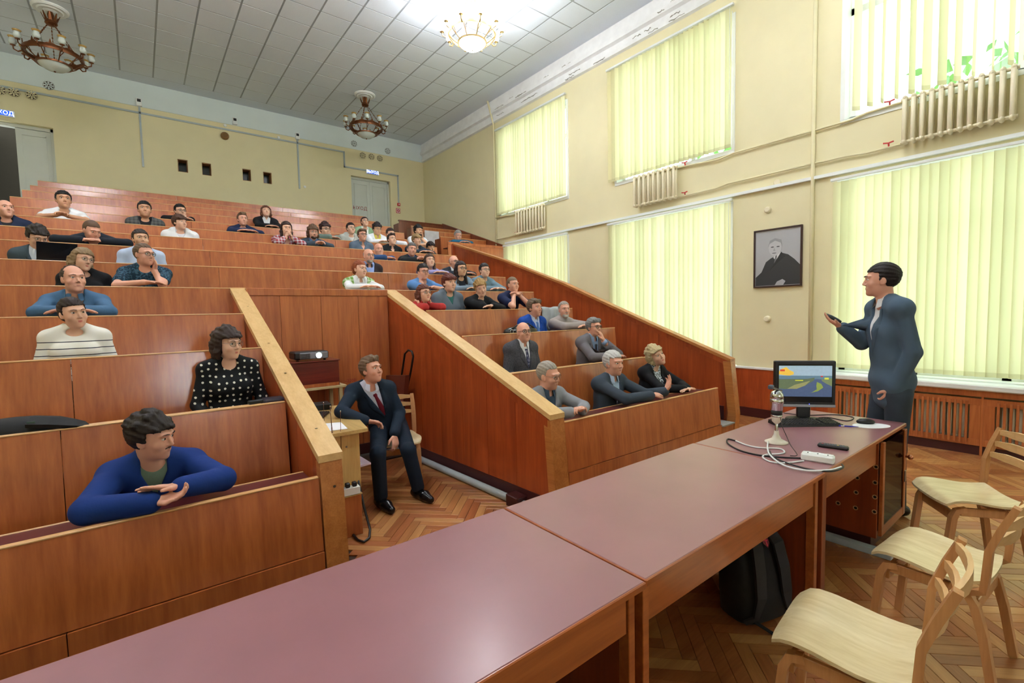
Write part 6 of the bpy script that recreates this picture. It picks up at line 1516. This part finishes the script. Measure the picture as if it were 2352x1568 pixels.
    if tie is not None and G2 is not None:
        g = MB(); L_, R_ = [], []
        for t_, w_ in ((0.97, 0.014), (0.93, 0.018), (0.90, 0.013), (0.80, 0.017), (0.62, 0.024), (0.42, 0.030)):
            c_ = G2.probe(spine(t_), fr)+fr*0.007
            if t_ > 0.88: c_ = c_+fr*0.006
            L_.append(c_-Rt[:, 0]*w_-o); R_.append(c_+Rt[:, 0]*w_-o)
        n = len(L_); vs = L_+R_+[x-fr*0.006 for x in L_]+[x-fr*0.006 for x in R_]
        g.add(vs, [x for k_ in range(n-1) for x in ((k_, k_+1, n+k_+1, n+k_), (k_, 2*n+k_, 2*n+k_+1, k_+1), (n+k_, n+k_+1, 3*n+k_+1, 3*n+k_))]).build('tie', cloth(*tie) if isinstance(tie[0], tuple) else cloth(tie), root, True)
    # cuffs
    if kind == 'suit':
        for q in A:
            el, w = A[q][:2]; d_ = unit(w-el); MB().tube([w-d_*0.035-o, w+d_*0.004-o], 0.0335, 12).build('shirt_cuff', cloth(shirt), root, True) if pose != 'down' else None
    # ---- hair and face
    hm = hair_mat(hair[1])
    if hair[0] != 'none':
        FH = hair_field(T, Hc, Rh, s, hair[0], max(0.0055, h*0.85)); ob = bpy.data.objects.new('hair', FH.mesh('hair', [hm], o)); COL.objects.link(ob); ob.parent = root
    if beard:
        FB = Field(Hc-0.16, Hc+0.16, max(0.0055, h*0.85))
        e = lambda c, rr_, k=0.01, op='add': FB.ell(T(*c), V3(*rr_)*s, Rh, k*s, 0 if op == 'add' else None, op)
        bt = beard[1] if len(beard) > 1 and not isinstance(beard[1], int) else 'full'
        if bt == 'full': e((0, -0.032, -0.072), (0.056*jaw, 0.062, 0.049)); e((0, -0.074, -0.100), (0.030, 0.026, 0.022)); e((0, -0.06, -0.005), (0.09, 0.08, 0.052), 0.006, 'sub'); e((0, -0.092, -0.060), (0.020, 0.02, 0.012), 0.006, 'sub')
        if bt == 'goatee': e((0, -0.076, -0.096), (0.026, 0.024, 0.024))
        FB.cone(T(-0.024, -0.088, -0.047), T(0, -0.096, -0.043), 0.005*s, 0.0065*s, 0.006*s, 0); FB.cone(T(0.024, -0.088, -0.047), T(0, -0.096, -0.043), 0.005*s, 0.0065*s, 0.006*s, 0)
        ob = bpy.data.objects.new('beard', FB.mesh('beard', [hair_mat(beard[0])], o)); COL.objects.link(ob); ob.parent = root
    face_parts(root, T, Rh, s, o, hm if hair[0] not in ('bald',) else hair_mat((120, 110, 104)), female, gaze)
    if glass: glasses(T, s, root, glass == 'dark', o)
    # ---- legs under the desk
    if row is not None and isinstance(row, int):
        pm = cloth(pants); FL = Field(V3(P[0]-0.26, ry-0.02, tread(row)-0.02), V3(P[0]+0.26, ry+0.70, rz-0.05), 0.014)
        for q in (-1, 1):
            hip = P+V3(q*0.085, 0, -0.03); kn = V3(P[0]+q*0.11, ry+0.115, rz-0.33+0.075); an = V3(P[0]+q*0.11, ry+0.17, tread(row)+0.09)
            FL.cone(hip, kn, 0.082, 0.060, 0.03, 0); FL.cone(kn, an, 0.058, 0.045, 0.02, 0)
            MB().ell((0, 0, 0), (0.045, 0.115, 0.042), 10, 6, M=Matrix.Translation((an[0]-o[0], an[1]-0.03-o[1], tread(row)+0.042-o[2]))).build('shoe', m_black, root, True)
        FL.ell(P, V3(0.165, 0.115, 0.10), None, 0.03, 0)
        put(FL, 'trousers', pm)
    if legs:
        pm = cloth(pants); al = [x for l in legs for x in l[:3]]+[P]
        FL = Field(np.min(al, 0)-0.16, np.max(al, 0)+0.16, 0.010)
        FL.ell(P, V3(0.155, 0.115, 0.13), Rt, 0.03, 0)
        for (hp_, kn, an, toe) in legs:
            FL.cone(hp_, kn, 0.086, 0.064, 0.03, 0); FL.cone(kn, an, 0.064, 0.056, 0.02, 0)
            FS = Field(np.array(an)-0.30, np.array(an)+0.30, 0.008); tv = unit(V3(toe[0], toe[1], 0)); b0 = V3(an[0], an[1], o[2]+0.045)
            FS.cone(b0-tv*0.045, b0+tv*0.10, 0.042, 0.044, 0.02, 0); FS.cone(b0+tv*0.10, b0+tv*0.185-up*0.010, 0.046, 0.032, 0.02, 0); FS.cone(b0, b0+up*0.045, 0.042, 0.040, 0.02, 0)
            FS.func(FS.lo, FS.lo+FS.n*FS.h, lambda X, Y, Z: (Z-np.float32(o[2]+0.004))+0*X+0*Y, 0.004, None, 'sub')
            put(FS, 'shoe', plain('polished black leather', (14, 14, 16), 0.25))
        put(FL, 'trousers', pm)
    return root, dict(Hc=Hc, T=T, Rh=Rh, s=s, o=o, A=A, P=P, S=S, E=E, fr=fr, G=G, spine=spine, Rt=Rt)
# ------------------------------------------------------------------ the audience
BLK, DKB, BRN, LBR, BLD, GNG, GRY, WHT = (24, 20, 20), (48, 34, 28), (84, 60, 44), (120, 92, 66), (196, 164, 108), (150, 78, 44), (146, 142, 138), (214, 210, 204)
def hands_blue(q):
    if q < 0: return lambda E, Hc, sh, ch, Rh, o: (E+V3(-0.245, 0.10, 0.045), E+V3(-0.02, 0.0, 0.052), V3(1, -0.15, 0.12), V3(0.1, -0.2, 1), [0.55, 0.6, 0.6, 0.7])
    return lambda E, Hc, sh, ch, Rh, o: (E+V3(0.275, 0.15, 0.05), E+V3(0.095, 0.03, 0.085), V3(-1, -0.12, 0.28), V3(-0.2, -0.3, -1), [0.05, 0.12, 0.22, 0.3])
person('man in a bright blue fleece leaning on the front desk left of the bay', 349, 1003, 104, RY[0]+0.27, 0, beta=56, pitch=10, roll=-4, pose='clasp', hair=('messy', (44, 33, 30)), top=('fleece', (20, 50, 118)), h=0.0050, fat=1.28, shirt=(110, 128, 112), lean=0.03, arms={-1: hands_blue(-1), 1: hands_blue(1)}, tone='pink', beard=((96, 72, 60), 'moustache'))
person('woman in a black dress with white polka dots and thin spectacles', 524, 790, 70, RY[1]+0.46, 1, beta=38, pitch=4, pose='down', hair=('wavy', (60, 42, 36)), female=True, top=('dress', (18, 20, 24), 'dots', (226, 224, 212)), glass='thin', h=0.0050)
person('smiling woman in a white sweater with thin dark stripes', 168, 719, 58, RY[2]+0.46, 2, beta=22, pitch=4, roll=-6, pose='down', hair=('tied', (50, 34, 32)), female=True, top=('sweater', (232, 230, 222), 'stripes', (40, 46, 58)), h=0.0055)
person('balding man in a steel blue shirt with folded arms', 169, 641, 63, RY[3]+0.36, 3, beta=18, pose='rest', hair=('receding', (78, 60, 48)), top=('shirt', (70, 104, 138)), h=0.0055, fat=1.15, tone='pink')
person('woman in black with blond bob and round spectacles', 190, 597, 47, RY[4]+0.46, 4, beta=28, pitch=6, roll=10, pose='down', hair=('bob', (150, 122, 88)), female=True, top=('sweater', (22, 22, 26)), glass='thin')
person('man in a dark teal patterned shirt resting his cheek on his hand', 331, 585, 50, RY[4]+0.30, 4, beta=38, pitch=4, pose='chinR', hair=('thin', (112, 88, 68)), top=('tee', (26, 48, 66), 'blot', (58, 92, 112)), glass='dark', fat=1.15, tone='pink')
person('man in a dark jacket bent over the desk behind a laptop', 86, 545, 50, RY[5]+0.34, 5, beta=22, pitch=26, pose='down', hair=('messy', (52, 42, 38)), top=('suit', (62, 76, 84)), glass='thin', shirt=(206, 214, 224), tie=(52, 84, 96))
person('man in a pale blue shirt half hidden behind the man in teal', 323, 549, 37, RY[5]+0.44, 5, beta=14, pose='down', hair=('short', (58, 46, 40)), top=('shirt', (184, 200, 226)), tone='warm')
person('man in a black jacket lying forward with his chin on his hands', 211, 530, 45, RY[6]+0.16, 6, beta=28, pitch=24, pose='wide', hair=('buzz', (104, 78, 60)), top=('shirt', (28, 34, 44)), tone='pink', lean=0.14, shrug=0.09, arms={q: (lambda q: (lambda E, Hc, sh, ch, Rh, o: (E+V3(q*0.30, 0.17, 0.05), E+V3(q*0.085, 0.05, 0.045), V3(-q, -0.1, 0.1), V3(0, 0, -1), 0.3)))(q) for q in (-1, 1)})
person('man in a navy zipped top at the left end of an upper row', 13, 480, 40, RY[7]+0.46, 7, beta=16, pitch=-6, pose='down', hair=('receding', (96, 70, 54)), top=('fleece', (30, 40, 66)), shirt=(36, 38, 44), tone='pink')
person('young man in a white t-shirt with clasped hands', 146, 459, 41, RY[8]+0.38, 8, beta=8, pose='clasp', hair=('short', (22, 20, 22)), top=('tee', (232, 234, 238)), tone='tan', fat=1.15)
person('young man in a grey checked shirt over a black t-shirt', 332, 481, 38, RY[8]+0.45, 8, beta=4, pose='down', hair=('short', (22, 20, 22)), top=('cardigan', (92, 92, 90), 'plaid', (54, 54, 56)), shirt=(24, 24, 28), tone='tan')
person('young man in a black sweater with dark spectacles in an upper row', 414, 485, 32, RY[9]+0.34, 9, beta=22, pitch=4, pose='chinR', hair=('short', (26, 22, 24)), top=('sweater', (20, 20, 24)), glass='dark')
person('young man in a white hooded top', 413, 511, 33, RY[7]+0.45, 7, beta=38, pose='down', hair=('fringe', (84, 56, 44)), top=('hoodie', (228, 230, 234)), shirt=(214, 214, 220))
person('young man in a dark navy sweater beside the woman in a black jacket', 557, 504, 29, RY[8]+0.42, 8, beta=16, pose='rest', hair=('quiff', (112, 84, 60)), top=('sweater', (26, 40, 74)), tone='pink')
person('woman in a black jacket and white blouse in an upper row', 611, 486, 26, RY[9]+0.46, 9, beta=10, pitch=-10, pose='rest', hair=('bob', (110, 66, 46)), female=True, top=('suit', (22, 22, 26)), shirt=(222, 224, 228))
person('long haired person in a red checked shirt with hands at the mouth', 658, 525, 28, RY[7]+0.34, 7, beta=16, pitch=4, pose='mouth2', hair=('long', (62, 40, 34)), top=('shirt', (150, 56, 66), 'plaid', (206, 206, 214)))
person('bearded young man in a dark grey jacket with a phone', 719, 534, 31, RY[7]+0.38, 7, beta=16, pitch=6, pose='clasp', hair=('wavy', (104, 76, 56)), top=('jacket', (60, 72, 84)), shirt=(88, 116, 150), beard=((84, 58, 44), 'full'), glass='thin', tone='pink')
person('young man in a green hooded top with thick spectacles', 747, 527, 31, RY[8]+0.36, 8, beta=28, pitch=6, pose='chinR', hair=('messy', (58, 34, 34)), top=('hoodie', (104, 124, 116)), shirt=None, glass='dark')
person('young man in a light grey hooded top with spectacles', 806, 525, 27, RY[8]+0.44, 8, beta=26, pose='down', hair=('short', (46, 32, 34)), top=('hoodie', (172, 174, 166)), shirt=(200, 200, 196), glass='thin')
person('woman in a pale green cardigan in the tenth row', 838, 510, 23, RY[9]+0.46, 9, beta=18, pitch=-10, pose='down', hair=('tied', (58, 38, 36)), female=True, top=('cardigan', (140, 172, 138)), shirt=(226, 230, 226), glass='thin')
person('young man in a white jacket over a yellow shirt', 866, 526, 27, RY[8]+0.42, 8, beta=26, pitch=14, pose='rest', hair=('messy', (36, 24, 28)), top=('jacket', (228, 232, 238)), shirt=(206, 190, 84), glass='thin', tone='warm')
person('young man in a slate polo sweater with dark spectacles', 832, 540, 27, RY[7]+0.46, 7, beta=24, pose='down', hair=('side', (108, 80, 58)), top=('shirt', (92, 108, 126)), glass='dark', tone='pink')
person('person in white holding both hands up with a dark wrist band', 897, 537, 26, RY[8]+0.40, 8, beta=30, pitch=10, pose='mouth2', hair=('short', (62, 42, 40)), top=('shirt', (224, 228, 236)))
person('young man in a black v-neck sweater', 900, 550, 27, RY[7]+0.46, 7, beta=30, pitch=-4, pose='down', hair=('quiff', (66, 46, 40)), top=('shirt', (22, 24, 28)))
person('black haired bearded man in a white shirt resting his chin', 961, 530, 25, RY[8]+0.34, 8, beta=36, pitch=6, pose='chinR', hair=('curly', (22, 20, 24)), top=('tee', (216, 222, 230)), beard=((44, 30, 30), 'full'), tone='warm')
person('fair haired boy in a dark navy shirt', 957, 551, 25, RY[7]+0.40, 7, beta=40, pitch=4, pose='rest', hair=('fringe', (158, 128, 88)), top=('shirt', (40, 50, 66)))
person('dark haired boy low behind the desk of the eighth row', 989, 568, 25, RY[7]+0.50, 7, beta=26, pitch=8, pose='down', hair=('fringe', (40, 26, 28)), top=('sweater', (38, 40, 48)), tone='warm')
person('bald man in a blue denim jacket with hand on chin', 870, 574, 27, RY[6]+0.34, 6, beta=16, pose='chinR', hair=('bald', (120, 92, 76)), top=('jacket', (44, 76, 122)), shirt=(60, 90, 128), tone='pink')
person('grey haired man in a black leather jacket', 946, 573, 31, RY[6]+0.34, 6, beta=18, pitch=4, roll=8, pose='clasp', hair=('short', (112, 106, 104)), top=('jacket', (34, 38, 42)), shirt=(30, 66, 140), tone='pink')
person('old man with white moustache in a brown cardigan and blue shirt', 847, 588, 33, RY[5]+0.46, 5, beta=24, pose='down', hair=('bald', (150, 144, 140)), top=('cardigan', (50, 40, 42)), shirt=(150, 172, 226), extra='collar', glass='thin', beard=((178, 174, 172), 'full'), tone='pink')
person('woman in lavender with long brown hair', 987, 599, 28, RY[5]+0.36, 5, beta=22, pitch=-6, pose='rest', hair=('long', (84, 58, 46)), female=True, top=('sweater', (150, 146, 196)))
person('grey haired old man in a dark suit with blue tinted spectacles', 1043, 602, 30, RY[5]+0.42, 5, beta=34, pose='rest', hair=('bald', (168, 164, 160)), top=('suit', (36, 44, 54)), glass='dark', tone='pink')
person('ginger haired woman in a white blouse and green vest', 827, 618, 37, RY[4]+0.34, 4, beta=38, pitch=4, pose='rest', hair=('tied', (164, 84, 48)), female=True, top=('vest', (122, 162, 84), 'plaid', (212, 226, 196)), shirt=(236, 238, 242), h=0.006)
person('man in a sky blue t-shirt with spectacles leaning on his fist', 972, 624, 33, RY[4]+0.30, 4, beta=26, pitch=6, pose='chinL', hair=('short', (34, 28, 32)), top=('tee', (96, 142, 200)), glass='dark', tone='pink')
person('woman with long dark hair in a grey cardigan', 1059, 618, 35, RY[4]+0.36, 4, beta=30, pose='rest', hair=('long', (50, 34, 34)), female=True, top=('cardigan', (116, 134, 150)), shirt=(40, 42, 52), glass='dark', tone='warm')
person('man with spectacles in a grey blue long sleeved shirt', 1113, 621, 32, RY[4]+0.36, 4, beta=30, pose='rest', hair=('short', (40, 34, 36)), top=('sweater', (112, 138, 154)), glass='dark')
person('woman in a red sweater with both hands at her neck', 974, 674, 33, RY[3]+0.32, 3, beta=34, pitch=-4, pose='neck2', hair=('bob', (112, 60, 46)), female=True, top=('sweater', (178, 52, 50)), glass='dark')
person('red haired young man in a grey and black hooded top', 1032, 650, 42, RY[3]+0.46, 3, beta=32, pose='down', hair=('fringe', (112, 52, 40)), top=('hoodie', (104, 116, 128)), shirt=(40, 96, 92), h=0.006)
person('curly blond boy in a black sweater leaning on his fist', 1104, 662, 34, RY[3]+0.28, 3, beta=16, pitch=12, roll=-12, pose='chinL', hair=('curly', (182, 144, 88)), top=('sweater', (22, 24, 28)), h=0.006)
person('young man in a navy t-shirt with both fists under his chin', 1178, 654, 36, RY[3]+0.28, 3, beta=38, pose='under2', hair=('buzz', (134, 110, 88)), top=('tee', (28, 38, 72)), tone='pink', h=0.006)
person('man in a bright blue suit with pale blue tie', 1228, 707, 41, RY[2]+0.46, 2, beta=48, pose='down', hair=('side', (118, 98, 80)), top=('suit', (24, 72, 160)), shirt=(200, 212, 236), tie=(92, 126, 180), tone='pink', h=0.006)
person('bearded man in a beige sweater over a dark roll neck', 1296, 711, 38, RY[2]+0.42, 2, beta=22, pose='rest', hair=('thin', (168, 156, 146)), top=('turtleneck', (160, 150, 146)), beard=((206, 198, 192), 'full'), tone='pink', fat=1.1, h=0.006)
person('bald man in a charcoal suit and dark patterned tie', 1203, 763, 45, RY[1]+0.46, 1, beta=26, pitch=-4, pose='down', hair=('bald', (150, 140, 132)), top=('suit', (80, 80, 86), 'weave', (66, 66, 72)), shirt=(232, 234, 238), tie=((54, 58, 84), 'blot', (120, 120, 140)), glass='dark', tone='pink', h=0.0055)
def chin_lower(E, Hc, sh, ch, Rh, o): return (E+V3(0.17, 0.14, 0.04), ch+Rh @ V3(0.045, -0.04, -0.06), unit(Rh @ V3(-0.30, 0.25, 1)), unit(Rh @ V3(-0.5, 0.9, 0)), 0.45)
person('grey haired man in a grey suit holding his chin', 1364, 751, 42, RY[1]+0.36, 1, beta=46, pitch=2, pose='rest', arms={1: chin_lower}, hair=('side', (138, 138, 138)), top=('suit', (110, 106, 110)), shirt=(150, 176, 214), tie=((70, 78, 96), 'stripes', (150, 156, 170)), glass='dark', tone='pink', h=0.0055)
person('old man in a light grey jacket and dark shirt with large spectacles', 1260, 862, 63, RY[0]+0.40, 0, beta=58, pitch=10, roll=-4, pose='clasp', hair=('thin', (176, 168, 156)), top=('jacket', (140, 142, 148)), shirt=(62, 78, 96), glass='thin', tone='pink', h=0.0050, bodyscale=1.0)
def gest_r(E, Hc, sh, ch, Rh, o): return (E+V3(0.25, 0.20, 0.03), E+V3(0.30, 0.02, 0.07), V3(0.35, -0.2, 1), V3(-0.6, 0.3, 0.1), [0.4, 0.3, 0.35, 0.5])
def gest_l(E, Hc, sh, ch, Rh, o): return (E+V3(-0.12, 0.14, 0.03), E+V3(0.135, 0.045, 0.05), V3(1, -0.1, 0.05), V3(0.1, 0.2, -1), 0.7)
person('white haired man in a dark suit gesturing with an open hand', 1409, 834, 56, RY[0]+0.40, 0, beta=46, pitch=2, pose='rest', arms={1: gest_r, -1: gest_l}, hair=('short', (214, 212, 210)), top=('suit', (60, 70, 82)), shirt=(186, 206, 236), tone='pink', h=0.0050)
person('blond woman in a black jacket and black and white blouse', 1507, 817, 47, RY[0]+0.42, 0, beta=36, pitch=-8, roll=-24, pose='rest', hair=('puffy', (206, 186, 142)), female=True, top=('cardigan', (22, 22, 26)), shirt=((210, 218, 230), 'blot', (40, 44, 54)), tone='fair', fat=1.2, h=0.0055)
person('grey haired man in a teal blue jacket alone in the raised side gallery', 1052, 541, 24, 9.42, (9.1, 3.18), beta=22, pitch=14, pose='rest', hair=('short', (170, 164, 160)), top=('suit', (34, 96, 128)), shirt=(206, 214, 226), tone='pink', base=(at_y(1052, 541, 9.42)[0], 9.55, 2.42), pelvis=(at_y(1052, 541, 9.42)[0], 9.6, 2.95))
# man on the chair in the projector bay
hd = at_y(853, 849, 4.08)
def arm_l(E, Hc, sh, ch, Rh, o): return (at_y(783, 945, 3.98), at_y(840, 967, 3.80), unit(V3(1, -0.15, -0.25)), V3(-0.1, -0.4, -1), 0.6)
def arm_r(E, Hc, sh, ch, Rh, o): return (at_y(917, 945, 4.05), at_y(905, 1000, 3.86), unit(V3(-0.12, -0.5, -1)), V3(-0.3, 0.6, -0.5), 0.7)
pv = V3(1.80, 4.20, 0.545)
k1, k2 = at_y(868, 1043, 3.72), at_y(938, 1034, 3.74)
person('man in a dark suit and crimson tie sitting on a chair in the projector bay', 0, 0, 61, 0, (3.5, 0.75), head=hd, beta=44, pitch=-8, byaw=-10, pose='rest', arms={-1: arm_l, 1: arm_r}, hair=('quiff', (128, 104, 82)), top=('suit', (28, 42, 58)), shirt=(206, 212, 232), tie=(112, 24, 40), tone='pink', h=0.0050, pelvis=pv, base=(1.80, 4.17, 0.0), pants=(24, 36, 50), long=0.03,
       legs=[(pv+V3(-0.10, -0.02, 0), k1, V3(1.50, 3.72, 0.10), (0.05, -1)), (pv+V3(0.09, -0.02, 0), k2, V3(1.83, 3.70, 0.10), (0.12, -1))])
# the lecturer
sx, sy = 4.36, 1.055
hd = at_x(2023, 643, 4.33)
SPY = -142.0; psi_ = math.radians(SPY); sf = V3(math.sin(psi_), -math.cos(psi_), 0); sr = V3(math.cos(psi_), math.sin(psi_), 0)
pvs = V3(hd[0], hd[1], 0)-sf*0.09; pvs[2] = 1.00
def lec_far(E, Hc, sh, ch, Rh, o): return (sh[-1]-V3(0, 0, 0.26)+sf*0.10, at_x(1952, 766, 4.36), unit(at_x(1915, 745, 4.30)-at_x(1952, 766, 4.36)), V3(0.1, -0.25, 1), [0.25, 0.3, 0.35, 0.4])
def lec_near(E, Hc, sh, ch, Rh, o): return (sh[1]-V3(0, 0, 0.30)-sf*0.06+sr*0.04, pvs+sr*0.12+sf*0.05-V3(0, 0, 0.03), unit(sf*0.25-V3(0, 0, 1)-sr*0.6), -sr, 0.5)
an1, an2 = V3(4.43, 0.96, 0.09), V3(4.50, 1.12, 0.09)
LROOT, LI = person('lecturer in a slate blue suit standing with a presenter in his raised hand', 0, 0, 74, 0, (1.6, 0.75), head=hd, beta=-84, pitch=2, byaw=SPY, pose='down', arms={-1: lec_far, 1: lec_near}, hair=('short', (40, 30, 30)), top=('suit', (78, 97, 116)), shirt=(232, 234, 238), tone='pink', h=0.0050, pelvis=pvs, base=(sx, sy, 0.0), pants=(58, 68, 80), long=0.10, bodyscale=1.05, fat=0.98, shrug=-0.02,
       legs=[(pvs+sr*0.09-V3(0, 0, 0.05), V3(4.40, 0.97, 0.52), an1, (sf[0], sf[1])), (pvs-sr*0.09-V3(0, 0, 0.05), V3(4.46, 1.13, 0.52), an2, (sf[0], sf[1]))])
w = LI['A'][-1][1]; dv = unit(LI['A'][-1][2])
t = thing('presenter_remote', 'small dark presenter held in the raised hand of the lecturer', 'presenter', tuple(w+dv*0.075+V3(0, 0, 0.030)), world=True)
c_ = w+dv*0.075+V3(0, 0, 0.030)
MB().tube([c_-dv*0.06, c_-dv*0.03, c_+dv*0.02, c_+dv*0.055], [0.014, 0.018, 0.016, 0.010], 10).build('case', plain('dark slate plastic', (40, 48, 56), 0.4), t, True)
MB().tube([c_+dv*0.055, c_+dv*0.068], [0.010, 0.009], 10).build('tip', plain('pale green tip', (160, 190, 130), 0.4), t, True)

# ------------------------------------------------------------------ things lying on the desks
t = thing('laptop', 'dark laptop standing open in front of the man bent over the desk', 'laptop', (0, 0, 0), world=True)
q = [at_y(83, 597, RY[5]+0.07), at_y(176, 602, RY[5]+0.07), at_y(178, 561, RY[5]+0.02), at_y(83, 554, RY[5]+0.02)]
for v in q[:2]: v[2] = RZ[5]-0.030
th = V3(0, 0.012, 0)
MB().hexa([tuple(q[0]), tuple(q[1]), tuple(q[1]+th), tuple(q[0]+th), tuple(q[3]), tuple(q[2]), tuple(q[2]+th), tuple(q[3]+th)]).build('lid', plain('dark glossy laptop lid', (28, 34, 44), 0.15, 0.5), t)
MB().hexa([tuple(x) for x in (q[0]+V3(0, 0.012, -0.008), q[1]+V3(0, 0.012, -0.008), q[1]+V3(0, 0.20, -0.008), q[0]+V3(0, 0.20, -0.008), q[0]+V3(0, 0.012, 0.006), q[1]+V3(0, 0.012, 0.006), q[1]+V3(0, 0.20, 0.006), q[0]+V3(0, 0.20, 0.006))]).build('base', m_black, t)
p = at_y(60, 972, RY[1]+0.10)
t = thing('black_bag', 'soft black bag lying on the desk of the second row', 'bag', (p[0], RY[1]+0.13, RZ[1]-0.040), math.radians(-3))
rings = []
for z, a, b, sh_ in ((0.0, 0.20, 0.10, 0), (0.02, 0.215, 0.11, 0), (0.06, 0.20, 0.105, -0.01), (0.085, 0.16, 0.08, -0.03), (0.10, 0.10, 0.05, -0.05), (0.105, 0.03, 0.02, -0.05)):
    rings.append([(sh_+a*math.cos(2*math.pi*k/20), b*math.sin(2*math.pi*k/20), z) for k in range(20)])
loft(rings, m_bp, 'bag_body', t)
MB().bar([(0.02, -0.09, 0.085), (0.10, -0.10, 0.075), (0.20, -0.09, 0.05), (0.24, -0.06, 0.03)], 0.07, 0.02, (0, -0.4, 1)).build('flap', m_bp, t)
MB().box(0.02, -0.118, 0.078, 0.05, -0.112, 0.092).build('label', plain('dull green label', (64, 84, 74), 0.6), t)
def on_desk(px, i, dy, dz=0.0): p = at_y(px, 900, RY[i]+dy); return (p[0], RY[i]+dy, RZ[i]-0.040+dz)
p = on_desk(520, 1, 0.10); tag(MB().box(-0.13, -0.08, 0, 0.13, 0.08, 0.004, M=Matrix.Translation(p) @ Matrix.Rotation(0.1, 4, 'Z')).build('paper_sheet', m_paper), 'white paper lying in front of the woman in polka dots', 'paper sheet')
p = on_desk(548, 1, 0.07, 0.004); tag(MB().box(-0.05, -0.03, 0, 0.05, 0.03, 0.003, M=Matrix.Translation(p)).build('green_card', plain('pale green card', (150, 206, 150), 0.6)), 'pale green card on the paper in the second row', 'card')
p = on_desk(587, 1, 0.025, 0.002); t = thing('mobile_phone', 'black phone lying near the edge of the second row desk', 'phone', (p[0], p[1]+0.02, RZ[1]+0.0), 0.2)
MB().cbox(-0.045, -0.018, 0.0, 0.045, 0.018, 0.024, 0.006).build('case', m_black, t)
p = on_desk(635, 1, 0.15); tag(MB().cbox(p[0]-0.09, p[1]-0.06, p[2], p[0]+0.07, p[1]+0.06, p[2]+0.05, 0.012).build('dark_pouch', plain('dark purple pouch', (40, 30, 44), 0.6)), 'dark pouch at the bay end of the second row desk', 'pouch')
p = at_y(1200, 755, RY[2]+0.10)
t = thing('leather_bag', 'black leather shoulder bag on the desk in front of the man in bright blue', 'bag', (p[0], RY[2]+0.13, RZ[2]-0.04))
rings = []
for z, a, b in ((0.0, 0.22, 0.09), (0.03, 0.24, 0.10), (0.07, 0.225, 0.09), (0.095, 0.17, 0.06), (0.105, 0.05, 0.02)): rings.append([(a*abs(math.cos(x))**0.7*(1 if math.cos(x) > 0 else -1), b*math.sin(x), z) for x in [2*math.pi*k/22 for k in range(22)]])
loft(rings, plain('black leather', (26, 22, 22), 0.3, var=0.2, scale=30, bump=0.2), 'bag_body', t)
MB().tube([(-0.17, -0.05, 0.08), (-0.10, -0.075, 0.125), (0.05, -0.07, 0.135), (0.16, -0.05, 0.08)], 0.009, 6).build('handle', plain('black leather', (26, 22, 22), 0.3), t, True)
MB().tube([(-0.20+0.022*math.cos(a), -0.09, 0.055+0.022*math.sin(a)) for a in [2*math.pi*k/12 for k in range(12)]], 0.003, 5, closed=True).build('ring', m_chrome, t, True)
# grey jacket hung over the bench back
p = at_y(1265, 720, RY[3]-0.03)
t = thing('hanging_jacket', 'pale grey jacket hung over the bench behind the bearded man', 'jacket', (p[0], RY[3]-0.02, RZ[3]-0.25))
vs = []; nu, nv = 14, 10
for j in range(nv+1):
    for i in range(nu+1):
        u = i/nu; v = j/nv; x = (u-0.5)*(0.34+0.06*v)
        fold = 0.018*math.sin(u*19+v*2)+0.010*math.sin(u*37)
        if v < 0.2: y, z = 0.06-0.09*(v/0.2), 0.262+0.012*math.sin(u*9)
        else: y, z = -0.045-0.05*(v-0.2)+fold, 0.262-(v-0.2)*0.42
        vs.append((x, y, z))
fs = [(j*(nu+1)+i, j*(nu+1)+i+1, (j+1)*(nu+1)+i+1, (j+1)*(nu+1)+i) for j in range(nv) for i in range(nu)]
S_ = len(vs); vs2 = vs+[(x, y+0.008, z-0.004) for x, y, z in vs]; fs2 = fs+[tuple(S_+k for k in f[::-1]) for f in fs]
MB().add(vs2, fs2).build('cloth', plain('pale grey cotton', (176, 182, 182), 0.8), t, True, False)
tag(MB().cbox(-0.11, -0.08, 0, 0.11, 0.08, 0.02, 0.004, M=Matrix.Translation((at_y(1208, 668, RY[4]+0.1)[0], RY[4]+0.12, RZ[4]-0.04))).build('grey_notebook', plain('grey notebook cover', (96, 100, 106), 0.5)), 'grey notebook on the fifth row desk near the aisle', 'notebook')
for o in bpy.data.objects:
    if '_w' in o: del o['_w']
